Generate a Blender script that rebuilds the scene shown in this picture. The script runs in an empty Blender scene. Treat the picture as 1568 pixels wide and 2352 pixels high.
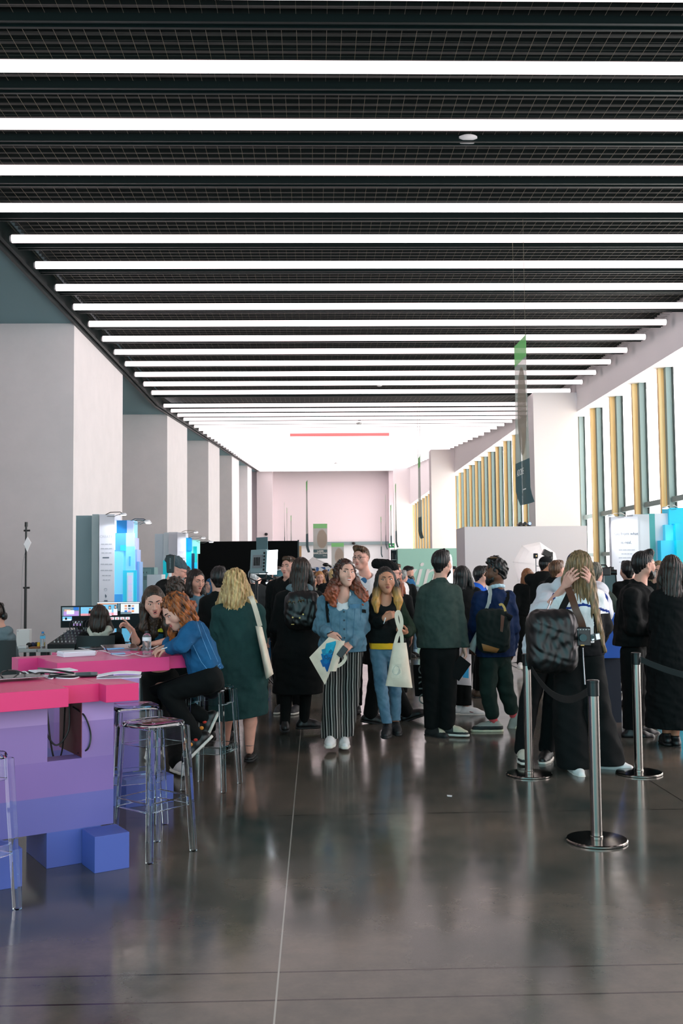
import bpy, math, random
import numpy as np
from mathutils import Vector, Matrix

random.seed(7)
RNG = np.random.RandomState(7)
SC = bpy.context.scene
COL = SC.collection
PI = math.pi
R = math.radians

# ---------------------------------------------------------------- camera
F, CX, CY, EYE, ROLL = 2290.0, 784.0, 1176.0, 1.58, R(0.55)
_c, _s = math.cos(ROLL), math.sin(ROLL)
def _unroll(x, y): return (_c*x + _s*y, -_s*x + _c*y)
_a, _b = _unroll((724-CX)/F, (CY-1315)/F)
PHI = math.atan(-_b)
PSI = math.atan(-_a*math.cos(PHI))
FWD = np.array([math.sin(PSI)*math.cos(PHI), math.cos(PSI)*math.cos(PHI), math.sin(PHI)])
RGT = np.array([math.cos(PSI), -math.sin(PSI), 0.0])
UPV = np.cross(RGT, FWD)
EYEP = np.array([0.0, 0.0, EYE])

def ray(px, py):
    x, y = _unroll((px-CX)/F, (CY-py)/F)
    return FWD + x*RGT + y*UPV
def at(px, py, Y):
    d = ray(px, py); return EYEP + d*(Y/d[1])
def onz(px, py, z=0.0):
    d = ray(px, py); return EYEP + d*((z-EYE)/d[2])

def make_camera():
    cam = bpy.data.cameras.new('camera'); o = bpy.data.objects.new('camera', cam)
    COL.objects.link(o)
    cam.sensor_fit = 'VERTICAL'; cam.sensor_height = 36.0; cam.sensor_width = 24.0
    cam.lens = 36.0*F/2352.0; cam.clip_end = 400; cam.clip_start = .05
    X = _c*RGT - _s*UPV; Yc = _s*RGT + _c*UPV; Z = -FWD
    o.matrix_world = Matrix(((X[0], Yc[0], Z[0], 0), (X[1], Yc[1], Z[1], 0), (X[2], Yc[2], Z[2], EYE), (0, 0, 0, 1)))
    SC.camera = o

# ---------------------------------------------------------------- materials
def lin(c):
    c = c/255.0
    return c/12.92 if c <= .04045 else ((c+.055)/1.055)**2.4
def rgb(*c): return tuple(lin(x) for x in c) + (1.0,)
MATS = {}
def mat(name, col, rough=.6, metal=0.0, spec=.5, emit=0.0, alpha=None, trans=0.0, ior=1.45, var=None, vscale=6.0, bump=0.0, bscale=200.0, coat=0.0, sheen=0.0, ecol=None, stretch=None):
    if name in MATS: return MATS[name]
    m = bpy.data.materials.new(name); m.use_nodes = True
    nt = m.node_tree; b = nt.nodes['Principled BSDF']
    c = rgb(*col)
    b.inputs['Base Color'].default_value = c
    b.inputs['Roughness'].default_value = rough
    b.inputs['Metallic'].default_value = metal
    b.inputs['Specular IOR Level'].default_value = spec
    b.inputs['IOR'].default_value = ior
    if coat: b.inputs['Coat Weight'].default_value = coat; b.inputs['Coat Roughness'].default_value = .08
    if sheen: b.inputs['Sheen Weight'].default_value = sheen
    if trans: b.inputs['Transmission Weight'].default_value = trans
    if emit:
        b.inputs['Emission Color'].default_value = rgb(*(ecol or col)); b.inputs['Emission Strength'].default_value = emit
    if alpha is not None: b.inputs['Alpha'].default_value = alpha
    tc = None
    if var is not None or bump:
        tc = nt.nodes.new('ShaderNodeTexCoord')
        src = tc.outputs['Object']
        if stretch:
            mp = nt.nodes.new('ShaderNodeMapping'); mp.inputs['Scale'].default_value = stretch
            nt.links.new(src, mp.inputs['Vector']); src = mp.outputs['Vector']
    if var is not None:
        n = nt.nodes.new('ShaderNodeTexNoise'); n.inputs['Scale'].default_value = vscale; n.inputs['Detail'].default_value = 6
        n.inputs['Roughness'].default_value = .65
        nt.links.new(src, n.inputs['Vector'])
        r = nt.nodes.new('ShaderNodeValToRGB')
        r.color_ramp.elements[0].position = .32; r.color_ramp.elements[1].position = .68
        r.color_ramp.elements[0].color = c; r.color_ramp.elements[1].color = rgb(*var)
        nt.links.new(n.outputs['Fac'], r.inputs['Fac']); nt.links.new(r.outputs['Color'], b.inputs['Base Color'])
    if bump:
        n2 = nt.nodes.new('ShaderNodeTexNoise'); n2.inputs['Scale'].default_value = bscale; n2.inputs['Detail'].default_value = 3
        nt.links.new(src, n2.inputs['Vector'])
        bp = nt.nodes.new('ShaderNodeBump'); bp.inputs['Strength'].default_value = bump; bp.inputs['Distance'].default_value = .004
        nt.links.new(n2.outputs['Fac'], bp.inputs['Height']); nt.links.new(bp.outputs['Normal'], b.inputs['Normal'])
    MATS[name] = m
    return m

# ---------------------------------------------------------------- mesh builder
def nrm(v):
    v = np.asarray(v, float); return v/max(1e-9, np.linalg.norm(v))
class MB:
    def __init__(s): s.v = []; s.f = []; s.m = []
    def add(s, vs, fs, mi=0):
        n = len(s.v); s.v += [tuple(float(c) for c in p) for p in vs]
        for f in fs: s.f.append(tuple(i+n for i in f)); s.m.append(mi)
        return s
    def box(s, x0, y0, z0, x1, y1, z1, mi=0):
        return s.hexa([(x0,y0,z0),(x1,y0,z0),(x1,y1,z0),(x0,y1,z0),(x0,y0,z1),(x1,y0,z1),(x1,y1,z1),(x0,y1,z1)], mi)
    def hexa(s, p, mi=0):
        return s.add(p, [(3,2,1,0),(4,5,6,7),(0,1,5,4),(1,2,6,5),(2,3,7,6),(3,0,4,7)], mi)
    def obox(s, c, u, v, w, mi=0):
        c, u, v, w = [np.asarray(q, float) for q in (c, u, v, w)]
        return s.hexa([c-u-v-w, c+u-v-w, c+u+v-w, c-u+v-w, c-u-v+w, c+u-v+w, c+u+v+w, c-u+v+w], mi)
    def prism(s, pts, off, mi=0):
        pts = [np.asarray(p, float) for p in pts]; off = np.asarray(off, float); n = len(pts)
        return s.add(pts+[p+off for p in pts], [tuple(range(n))[::-1], tuple(range(n, 2*n))] + [(i, (i+1) % n, n+(i+1) % n, n+i) for i in range(n)], mi)
    def tube(s, pts, r, seg=8, cap=True, mi=0, closed=False):
        pts = [np.asarray(p, float) for p in pts]; n = len(pts)
        rs = r if hasattr(r, '__len__') else [r]*n
        def tan(i):
            if closed: return nrm(pts[(i+1) % n]-pts[i-1])
            return nrm(pts[min(i+1, n-1)]-pts[max(i-1, 0)])
        t0 = tan(0); a = np.array([0, 0, 1.0]) if abs(t0[2]) < .9 else np.array([1.0, 0, 0])
        u = nrm(np.cross(t0, a)); vs = []
        for i in range(n):
            t = tan(i); u = nrm(u - t*np.dot(u, t)); w = np.cross(t, u)
            for k in range(seg):
                th = 2*PI*k/seg; vs.append(pts[i]+rs[i]*(math.cos(th)*u+math.sin(th)*w))
        fs = []
        for i in range(n if closed else n-1):
            j = (i+1) % n
            for k in range(seg):
                k2 = (k+1) % seg; fs.append((i*seg+k, i*seg+k2, j*seg+k2, j*seg+k))
        if cap and not closed: fs += [tuple(range(seg))[::-1], tuple((n-1)*seg+k for k in range(seg))]
        return s.add(vs, fs, mi)
    def cyl(s, a, b, r, r2=None, seg=16, mi=0): return s.tube([a, b], [r, r if r2 is None else r2], seg, True, mi)
    def lathe(s, prof, c=(0, 0, 0), seg=24, mi=0, axis=None, up=None):
        c = np.asarray(c, float); ax = nrm(axis) if axis is not None else np.array([0, 0, 1.0])
        a = np.array([0, 0, 1.0]) if abs(ax[2]) < .9 else np.array([1.0, 0, 0])
        u = nrm(np.cross(a, ax)); w = np.cross(ax, u); vs = []; n = len(prof)
        for (r, z) in prof:
            for k in range(seg):
                th = 2*PI*k/seg; vs.append(c+ax*z+max(r, 1e-5)*(math.cos(th)*u+math.sin(th)*w))
        fs = [(i*seg+k, i*seg+(k+1) % seg, (i+1)*seg+(k+1) % seg, (i+1)*seg+k) for i in range(n-1) for k in range(seg)]
        fs += [tuple(range(seg))[::-1], tuple((n-1)*seg+k for k in range(seg))]
        return s.add(vs, fs, mi)
    def ell(s, c, r, seg=16, rings=10, mi=0, M=None):
        c = np.asarray(c, float); M = np.eye(3) if M is None else np.asarray(M); vs = []
        for i in range(rings+1):
            ph = -PI/2+PI*i/rings; ph = max(-1.5, min(1.5, ph))
            for k in range(seg):
                th = 2*PI*k/seg
                vs.append(c+M @ (np.array([math.cos(ph)*math.cos(th)*r[0], math.cos(ph)*math.sin(th)*r[1], math.sin(ph)*r[2]])))
        fs = [(i*seg+k, i*seg+(k+1) % seg, (i+1)*seg+(k+1) % seg, (i+1)*seg+k) for i in range(rings) for k in range(seg)]
        fs += [tuple(range(seg))[::-1], tuple(rings*seg+k for k in range(seg))]
        return s.add(vs, fs, mi)
    def sheet(s, grid, th=.003, mi=0):
        """grid[i][j] of points -> thin solid sheet of real thickness"""
        g = np.asarray(grid, float); n, m = g.shape[:2]
        du = np.gradient(g, axis=0); dv = np.gradient(g, axis=1); nn = np.cross(du, dv)
        nn /= np.maximum(np.linalg.norm(nn, axis=2, keepdims=True), 1e-9)
        a = (g+nn*th/2).reshape(-1, 3); b = (g-nn*th/2).reshape(-1, 3); N = n*m; fs = []
        for i in range(n-1):
            for j in range(m-1):
                q = (i*m+j, (i+1)*m+j, (i+1)*m+j+1, i*m+j+1); fs.append(q); fs.append(tuple(N+k for k in q[::-1]))
        ring = [j for j in range(m)]+[i*m+m-1 for i in range(1, n)]+[(n-1)*m+j for j in range(m-2, -1, -1)]+[i*m for i in range(n-2, 0, -1)]
        for k in range(len(ring)):
            p, q = ring[k], ring[(k+1) % len(ring)]; fs.append((p, q, N+q, N+p))
        return s.add(np.vstack([a, b]), fs, mi)
    def build(s, name, m, parent=None, smooth=False, bevel=0, bseg=2, kind=None, ang=35):
        me = bpy.data.meshes.new(name); me.from_pydata(s.v, [], s.f); 
        for q in (m if isinstance(m, (list, tuple)) else [m]): me.materials.append(q)
        if any(s.m): me.polygons.foreach_set('material_index', s.m)
        me.validate(); me.update()
        if smooth:
            me.shade_smooth(); me.set_sharp_from_angle(angle=R(ang))
        o = bpy.data.objects.new(name, me); COL.objects.link(o)
        if bevel:
            b = o.modifiers.new('bevel', 'BEVEL'); b.width = bevel; b.segments = bseg; b.limit_method = 'ANGLE'; b.angle_limit = R(40)
        link(o, parent)
        if kind: o['kind'] = kind
        return o
def link(o, parent):
    if parent is not None:
        o.parent = parent
        if parent.get('_world'): o.matrix_parent_inverse = parent.matrix_basis.inverted()
def tag(o, label, cat, group=None):
    o['label'] = label; o['category'] = cat
    if group: o['group'] = group
    return o
def thing(name, label, cat, loc=(0, 0, 0), rz=0.0, group=None, world=True):
    """Empty at the base of a thing. world=True: its parts are meshed in world coordinates."""
    o = bpy.data.objects.new(name, None); COL.objects.link(o)
    o.empty_display_size = .1
    o.location = tuple(float(x) for x in loc); o.rotation_euler = (0, 0, rz)
    o.matrix_basis = Matrix.Translation(o.location) @ Matrix.Rotation(rz, 4, 'Z')
    if world: o['_world'] = 1
    return tag(o, label, cat, group)
def dup(root, loc=None, rz=None, label=None, group=None):
    r = root.copy(); COL.objects.link(r)
    if loc is not None: r.location = tuple(float(x) for x in loc)
    if rz is not None: r.rotation_euler = (0, 0, rz)
    if label: r['label'] = label
    if group: r['group'] = group
    for ch in list(root.children):
        c = ch.copy(); COL.objects.link(c); c.parent = r
        for g in list(ch.children):
            d = g.copy(); COL.objects.link(d); d.parent = c
    return r
def struct(name, mb, m, **k): return mb.build(name, m, kind='structure', **k)

def text_mesh(txt, size, M, name, m, parent=None, depth=.002, spacing=1.0, xs=1.0):
    """text centred at matrix M: columns right, up, normal + origin"""
    cu = bpy.data.curves.new('lettering', 'FONT'); cu.body = txt; cu.size = size; cu.align_x = 'CENTER'; cu.align_y = 'CENTER'
    cu.extrude = depth; cu.space_character = spacing
    o = bpy.data.objects.new('lettering', cu); COL.objects.link(o)
    dg = bpy.context.evaluated_depsgraph_get(); me = bpy.data.meshes.new_from_object(o.evaluated_get(dg))
    bpy.data.objects.remove(o); me.name = name
    r, u, n, c = [np.asarray(q, float) for q in M]
    co = np.empty(len(me.vertices)*3); me.vertices.foreach_get('co', co); co = co.reshape(-1, 3)
    w = c + co[:, :1]*xs*r + co[:, 1:2]*u + co[:, 2:3]*n
    me.vertices.foreach_set('co', w.ravel()); me.update()
    me.materials.clear(); me.materials.append(m)
    q = bpy.data.objects.new(name, me); COL.objects.link(q); link(q, parent)
    return q
# ================================================================ setting
HC = 5.0                                   # tube height above the eye
ZT = EYE + HC
XL, XR = -4.74, 7.30
YS, SL = 29.5, .0644                       # the roof climbs from here on
def rise(y): return max(0.0, y-YS)*SL
YB = 82.8

M_wall = mat('white_plaster', (240, 236, 238), .75, var=(233, 230, 232), vscale=1.5)
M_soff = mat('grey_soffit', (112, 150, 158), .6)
M_dark = mat('dark_steel', (12, 30, 30), .42, metal=.4)
M_blk = mat('ceiling_black', (3, 14, 13), .7)
M_slat = mat('ceiling_slat', (3, 13, 12), .55, var=(9, 22, 20), vscale=3)
M_wire = mat('wire_mesh', (96, 92, 76), .5); M_wired = mat('wire_mesh_dark', (28, 36, 32), .6)

def floor_mat():
    m = bpy.data.materials.new('polished_concrete'); m.use_nodes = True
    nt = m.node_tree; N = nt.nodes; L = nt.links; b = N['Principled BSDF']
    tc = N.new('ShaderNodeTexCoord'); sx = N.new('ShaderNodeSeparateXYZ'); L.new(tc.outputs['Object'], sx.inputs[0])
    n = N.new('ShaderNodeTexNoise'); n.inputs['Scale'].default_value = .9; n.inputs['Detail'].default_value = 8; n.inputs['Roughness'].default_value = .62
    L.new(tc.outputs['Object'], n.inputs['Vector'])
    r = N.new('ShaderNodeValToRGB'); e = r.color_ramp.elements
    e[0].position = .34; e[1].position = .7
    e[0].color = rgb(50, 58, 55); e[1].color = rgb(114, 101, 90)
    L.new(n.outputs['Fac'], r.inputs['Fac'])
    n2 = N.new('ShaderNodeTexNoise'); n2.inputs['Scale'].default_value = 60; n2.inputs['Detail'].default_value = 4
    L.new(tc.outputs['Object'], n2.inputs['Vector'])
    mx = N.new('ShaderNodeMixRGB'); mx.blend_type = 'OVERLAY'; mx.inputs['Fac'].default_value = .08
    L.new(r.outputs['Color'], mx.inputs[1]); L.new(n2.outputs['Fac'], mx.inputs[2])
    def line(sock, pos, w):
        d = N.new('ShaderNodeMath'); d.operation = 'SUBTRACT'; L.new(sock, d.inputs[0]); d.inputs[1].default_value = pos
        a = N.new('ShaderNodeMath'); a.operation = 'ABSOLUTE'; L.new(d.outputs[0], a.inputs[0])
        q = N.new('ShaderNodeMath'); q.operation = 'LESS_THAN'; L.new(a.outputs[0], q.inputs[0]); q.inputs[1].default_value = w
        return q.outputs[0]
    tot = None
    for sock, pos, w in ([(sx.outputs['Y'], y, .006) for y in (3.80, 4.06, 6.62, 8.86, 9.30, 12.0, 14.6, 17.2, 19.8)] +
                         [(sx.outputs['X'], x, .004) for x in (2.49, 5.13, -2.80)]):
        o = line(sock, pos, w)
        if tot is None: tot = o
        else:
            mm = N.new('ShaderNodeMath'); mm.operation = 'MAXIMUM'; L.new(tot, mm.inputs[0]); L.new(o, mm.inputs[1]); tot = mm.outputs[0]
    mj = N.new('ShaderNodeMixRGB'); mj.inputs[2].default_value = rgb(30, 30, 28); L.new(tot, mj.inputs['Fac']); L.new(mx.outputs[0], mj.inputs[1])
    ms = N.new('ShaderNodeMixRGB'); ms.inputs[2].default_value = rgb(150, 146, 138); L.new(line(sx.outputs['X'], -.158, .0035), ms.inputs['Fac']); L.new(mj.outputs[0], ms.inputs[1])
    L.new(ms.outputs[0], b.inputs['Base Color'])
    n3 = N.new('ShaderNodeTexNoise'); n3.inputs['Scale'].default_value = 1.7; n3.inputs['Detail'].default_value = 7; n3.inputs['Roughness'].default_value = .7
    L.new(tc.outputs['Object'], n3.inputs['Vector'])
    mr = N.new('ShaderNodeMapRange'); mr.inputs['From Min'].default_value = .3; mr.inputs['From Max'].default_value = .75
    mr.inputs['To Min'].default_value = .10; mr.inputs['To Max'].default_value = .22
    L.new(n3.outputs['Fac'], mr.inputs['Value']); L.new(mr.outputs[0], b.inputs['Roughness'])
    n4 = N.new('ShaderNodeTexNoise'); n4.inputs['Scale'].default_value = 2.2; n4.inputs['Detail'].default_value = 2
    L.new(tc.outputs['Object'], n4.inputs['Vector'])
    bp = N.new('ShaderNodeBump'); bp.inputs['Strength'].default_value = .12; bp.inputs['Distance'].default_value = .01
    L.new(n4.outputs['Fac'], bp.inputs['Height']); L.new(bp.outputs['Normal'], b.inputs['Normal'])
    b.inputs['Specular IOR Level'].default_value = .55
    return m
struct('floor', MB().box(-12, -2.0, -.2, 9.0, YB+1, 0), floor_mat())

# left piers, recess walls and soffits
piers = [(7.0, 12.1), (19.65, 24.64), (32.1, 37.1), (44.5, 49.7), (57.1, 62.4), (70.4, 75.0)]
wl = MB()
for (a, b) in piers: wl.box(-11.0, a, 0, XL, b, ZT+.1+rise(b))
wl.box(-11.3, -2, 0, -11.0, YB, ZT+6)
struct('wall_left', wl, M_wall)
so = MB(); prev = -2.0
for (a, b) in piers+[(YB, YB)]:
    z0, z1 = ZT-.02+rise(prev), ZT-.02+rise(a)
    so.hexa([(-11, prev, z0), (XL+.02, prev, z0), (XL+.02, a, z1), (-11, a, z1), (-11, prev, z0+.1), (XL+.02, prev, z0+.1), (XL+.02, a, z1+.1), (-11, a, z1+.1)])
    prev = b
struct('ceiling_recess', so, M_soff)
# dark edge channel along the left of the ceiling
tr = MB()
for (y0, y1) in ((-2, YS), (YS, YB)):
    for (x0, x1, dz0, dz1) in ((XL, XL+.06, -.06, .12), (XL+.10, XL+.16, -.02, .30), (XL, XL+.2, .24, .3)):
        z0, z1 = ZT+rise(y0), ZT+rise(y1)
        tr.hexa([(x0, y0, z0+dz0), (x1, y0, z0+dz0), (x1, y1, z1+dz0), (x0, y1, z1+dz0), (x0, y0, z0+dz1), (x1, y0, z0+dz1), (x1, y1, z1+dz1), (x0, y1, z1+dz1)])
struct('trim_1', tr, M_dark)
# ceiling: black deck, slats, wire mesh
ck = MB()
for (y0, y1) in ((-2, YS), (YS, YB+1)):
    z0, z1 = ZT+.62+rise(y0), ZT+.62+rise(y1)
    ck.hexa([(XL-.3, y0, z0), (XR+.3, y0, z0), (XR+.3, y1, z1), (XL-.3, y1, z1), (XL-.3, y0, z0+.2), (XR+.3, y0, z0+.2), (XR+.3, y1, z1+.2), (XL-.3, y1, z1+.2)])
struct('ceiling', ck, M_blk)
sl = MB(); y = 3.0
while y < 30:
    z = ZT+.34+rise(y); sl.box(XL+.2, y, z, XR-.02, y+.05, z+.10); y += .165
struct('ceiling_slats', sl, M_slat)
wr = MB(); x = XL+.25
while x < XR-.05:
    wr.box(x-.0012, 6.0, ZT+.195, x+.0012, YS, ZT+.198)
    wr.hexa([(x-.003, YS, ZT+.19), (x+.003, YS, ZT+.19), (x+.003, 52, ZT+.19+rise(52)), (x-.003, 52, ZT+.19+rise(52)), (x-.003, YS, ZT+.196), (x+.003, YS, ZT+.196), (x+.003, 52, ZT+.196+rise(52)), (x-.003, 52, ZT+.196+rise(52))])
    x += .145
y = 6.0
while y < 30:
    wr.box(XL+.2, y-.002, ZT+.199, XR-.02, y+.002, ZT+.203, 1); y += .145
struct('ceiling_mesh', wr, [M_wire, M_wired])

# tubes
def tube_mat(name, r, g, b):
    m = bpy.data.materials.new(name); m.use_nodes = True; nt = m.node_tree; nt.nodes.clear()
    e = nt.nodes.new('ShaderNodeEmission'); e.inputs['Color'].default_value = (r, g, b, 1); e.inputs['Strength'].default_value = 1.0
    o = nt.nodes.new('ShaderNodeOutputMaterial'); nt.links.new(e.outputs[0], o.inputs[0]); return m
TUBE = .85
M_tube = tube_mat('lamp_diffuser', 3.2, 2.65, 2.70)
M_tubef = tube_mat('far_diffuser', 2.0, 1.72, 1.75)
M_red = tube_mat('red_diffuser', 1.4, .30, .30)
M_cap = mat('lamp_end_cap', (200, 196, 198), .5)
ys = []; y = 9.60-1.272*3
while y < 28.0: ys.append(y); y += 1.272
y = 29.6
while y < YB-1: ys.append(y); y += 1.5
ORD = ['first', 'second', 'third', 'fourth', 'fifth', 'sixth', 'seventh', 'eighth', 'ninth', 'tenth', 'eleventh', 'twelfth', 'thirteenth', 'fourteenth', 'fifteenth', 'sixteenth', 'seventeenth', 'eighteenth', 'nineteenth', 'twentieth']
def ordinal(n):
    if n <= 20: return ORD[n-1]
    t = n // 10; u = n % 10
    tens = {2: 'twenty', 3: 'thirty', 4: 'forty', 5: 'fifty', 6: 'sixty'}; tth = {2: 'twentieth', 3: 'thirtieth', 4: 'fortieth', 5: 'fiftieth', 6: 'sixtieth'}
    return tth[t] if u == 0 else tens[t]+'-'+ORD[u-1]
TX0, TX1 = -.894*HC, 1.436*HC-.04
seen = 0
for i, y in enumerate(ys):
    z = ZT+rise(y); r = .060 if y < 28.5 else .054
    if y > 8.5: seen += 1
    lab = ('long white ceiling tube lamp, %s from the top of the photo' % ordinal(seen)) if y > 8.5 else 'white ceiling tube lamp nearer than the top edge of the photo'
    is_red = abs(y-42.0) < .8
    if is_red: lab = 'far ceiling tube lamp whose middle stretch glows red'
    r = .078 if is_red else r
    t = thing('tube_lamp', lab, 'ceiling lamp', (0, y, z-r), group='tube lamps across the ceiling')
    cuts = [TX0, -1.02, 3.15, TX1]
    seg = 16 if y < 30 else 8
    for q in range(3):
        if y > 58:
            MB().box(cuts[q]+(.004 if q else 0), y-.62, z-.02, cuts[q+1], y+.62, z+.05).build('diffuser_panel', M_tubef, t); continue
        MB().cyl((cuts[q]+(.004 if q else 0), y, z), (cuts[q+1], y, z), r, seg=seg).build('diffuser_tube', M_red if (is_red and q == 1) else M_tube, t, smooth=True)
    for xe, sg in ((TX0, -1), (TX1, 1)):
        if y > 58: break
        MB().lathe([(r, 0), (r, .012), (r*.8, .03)], (xe, y, z), seg, axis=(sg, 0, 0)).build('end_cap', M_cap, t, smooth=True)
# steel rails between the tubes
k = 2
for i in range(len(ys)-1):
    y = (ys[i]+ys[i+1])/2
    if y > 46 or y < 7: continue
    z = ZT+.06+rise(y); b = MB()
    for dy in ((-.07, -.035), (.035, .07)): b.box(XL+.16, y+dy[0], z, XR-.02, y+dy[1], z+.06)
    b.box(XL+.16, y-.03, z+.02, XR-.02, y+.03, z+.10)
    struct('trim_%d' % k, b, M_dark); k += 1

# right side: fascia, pillars, windows
M_tim = None
def timber():
    m = bpy.data.materials.new('laminated_timber'); m.use_nodes = True; nt = m.node_tree; N = nt.nodes; L = nt.links; b = N['Principled BSDF']
    tc = N.new('ShaderNodeTexCoord'); mp = N.new('ShaderNodeMapping'); mp.inputs['Scale'].default_value = (26, 9, .45); L.new(tc.outputs['Object'], mp.inputs[0])
    n = N.new('ShaderNodeTexNoise'); n.inputs['Scale'].default_value = 1.0; n.inputs['Detail'].default_value = 5; L.new(mp.outputs[0], n.inputs['Vector'])
    r = N.new('ShaderNodeValToRGB'); e = r.color_ramp.elements; e[0].position = .3; e[1].position = .7
    e[0].color = rgb(250, 196, 122); e[1].color = rgb(255, 228, 176)
    L.new(n.outputs['Fac'], r.inputs[0]); L.new(r.outputs[0], b.inputs['Base Color']); b.inputs['Roughness'].default_value = .5
    return m
M_tim = timber()
M_alu = mat('grey_window_frame', (132, 150, 150), .5)
M_gsk = mat('black_gasket', (16, 22, 26), .5)
def glass_pane():
    m = bpy.data.materials.new('window_glass'); m.use_nodes = True; nt = m.node_tree; N = nt.nodes; N.clear()
    o = N.new('ShaderNodeOutputMaterial'); t = N.new('ShaderNodeBsdfTransparent'); t.inputs['Color'].default_value = (.93, .97, .94, 1)
    g = N.new('ShaderNodeBsdfGlossy'); g.inputs['Roughness'].default_value = .03; 
    mx = N.new('ShaderNodeMixShader'); mx.inputs[0].default_value = .05; nt.links.new(t.outputs[0], mx.inputs[1]); nt.links.new(g.outputs[0], mx.inputs[2])
    nt.links.new(mx.outputs[0], o.inputs[0]); return m
M_pane = glass_pane()
XW, XF = 7.75, 7.53
pil = [(27.3, 28.15, 6.08, XR+.02), (51.6, 52.5, 6.07, XR+.02), (76.0, 76.9, 6.07, XR+.02)]
pb = MB()
for (a, b, x0, x1) in pil: pb.box(x0, a, 0, x1, b, ZT-.07+rise(a))
for (y0, y1, zb) in ((-2, 28.15, 5.97), (28.15, YB, 6.72)):
    for (a, b) in ((y0, min(y1, YS)), (max(y0, YS), y1)):
        if b <= a: continue
        za, zc = ZT+.66+rise(a), ZT+.66+rise(b)
        pb.hexa([(XR, a, zb), (8.1, a, zb), (8.1, b, zb), (XR, b, zb), (XR, a, za), (8.1, a, za), (8.1, b, zc), (XR, b, zc)])
pb.box(XR, -2, 0, 8.1, 6.2, 5.97)
struct('wall_right', pb, mat('right_plaster', (246, 241, 243), .75))
fin_y = [28.55-1.785*i for i in range(0, 12)]+[28.55+1.785*i for i in range(1, 28)]
fin_y.sort(); wn = 1
for i in range(len(fin_y)):
    y = fin_y[i]; top = 5.98 if y < 28.2 else 6.73
    if any(a-.1 < y < b+.05 for (a, b, *_ ) in pil): pass
    w = MB()
    w.box(XF, y, 0, XW, y+.10, top, 0)                         # timber fin
    w.box(XW-.1, y-.13, 0, XW+.06, y-.003, top, 1)                    # mullion
    w.box(XW+.025, y-.165, 0, XW+.06, y-.131, top, 2)
    if i:
        y0 = fin_y[i-1]+.1
        for (z, h) in ((3.02, .12), (1.95, .1), (0, .15)): w.box(XW-.06, y0, z, XW+.06, y-.16, z+h, 1)
        w.box(XW, y0, .1, XW+.012, y-.16, top, 3)
    struct('window_%d' % wn, w, [M_tim, M_alu, M_gsk, M_pane]); wn += 1

# far wall
bw = MB()
zb = ZT+.7+rise(YB)
bw.box(-11.3, YB, 0, 8.1, YB+.3, zb)
bw.box(XL, YB-1.2, 0, XL+1.28, YB, zb-.6)
bw.box(6.1, YB-1.2, 0, XR, YB, zb-.6)
struct('wall_back', bw, mat('far_plaster', (236, 226, 229), .75))
struct('trim_band', MB().box(-3.4, YB-.35, 3.85, 6.1, YB-.01, 4.1), mat('band_grey', (128, 150, 152), .6))
wb = MB().box(-3.4, YB-.06, 0, 6.1, YB-.005, 3.85)
struct('wall_back_lower', wb, mat('lower_grey_wall', (226, 232, 234), .7))
# no rear wall: the hall stays open to added world fill behind the viewer
# ================================================================ counters
def pbox(x0, y0, x1, y1, Y, th, floor=False, mb=None, mi=0):
    p = at(x0, y1, Y); q = at(x1, y0, Y); mb = mb or MB()
    return mb.box(p[0], Y, 0.0 if floor else p[2], q[0], Y+th, q[2], mi)
UA = R(31.0); U = np.array([math.cos(UA), math.sin(UA), 0]); V = np.array([-math.sin(UA), math.cos(UA), 0])
def uv(O, u, v, z): return np.array([O[0], O[1], 0.0])+U*u+V*v+np.array([0, 0, z])
def ubox(mb, O, u0, u1, v0, v1, z0, z1, mi=0):
    return mb.hexa([uv(O, u0, v0, z0), uv(O, u1, v0, z0), uv(O, u1, v1, z0), uv(O, u0, v1, z0), uv(O, u0, v0, z1), uv(O, u1, v0, z1), uv(O, u1, v1, z1), uv(O, u0, v1, z1)], mi)
M_pink = mat('pink_laminate', (216, 66, 128), .33, spec=.35)
M_pink2 = mat('deep_pink_laminate', (218, 54, 112), .33, spec=.35)
M_band = [mat('lilac_panel', (166, 136, 192), .45), mat('violet_panel', (140, 112, 172), .45), mat('purple_panel', (132, 104, 168), .45), mat('indigo_panel', (104, 102, 170), .45), mat('blue_block', (78, 96, 172), .45)]
O1 = (-1.46, 5.516); O2 = (-1.767, 6.905)
def colour_bands(mb, O, u0, u1, v0, v1, zs):
    for (z0, z1, mi) in zs: ubox(mb, O, u0, u1, v0, v1, z0, z1, mi)
ZB = [(.19, .38, 3), (.38, .57, 2), (.57, .77, 1), (.77, .88, 0)]
c1 = thing('bar_counter', 'nearest pink and purple bar counter of stacked blocks at the left', 'counter', uv(O1, -.3, .2, 0))
b = MB()
colour_bands(b, O1, -1.5, 0.0, 0, .14, ZB); colour_bands(b, O1, .19, .372, 0, .14, ZB); colour_bands(b, O1, 0, .19, 0, .14, ZB[:2])
b.build('front_panel', M_band, c1)
b = MB(); colour_bands(b, O1, -1.5, -.05, .40, .54, ZB); colour_bands(b, O1, .345, .37, .40, .54, ZB); b.build('rear_panel', M_band, c1)
ubox(MB(), O1, .1855, .1895, .0, .40, .575, .878).build('side_liner', mat('dark_red_liner', (92, 24, 36), .5), c1)
for nm, a in (('foot_block', (0, .30, .0, .40, 0, .19)), ('foot_block', (.188, .38, -.23, -.02, 0, .19)), ('foot_block', (-1.0, -.19, -.23, -.02, 0, .19))):
    ubox(MB(), O1, *a).build(nm, M_band[4], c1, bevel=.002)
b = MB(); zt, zl = .98, .882
ubox(b, O1, -1.6, .0525, -.2, .60, zl, zt, 0); b.build('top_block', [M_pink2], c1, bevel=.002)
ubox(MB(), O1, .0525, .26, -.078, .62, zl, zt).build('top_block', [M_pink2], c1, bevel=.002)
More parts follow.
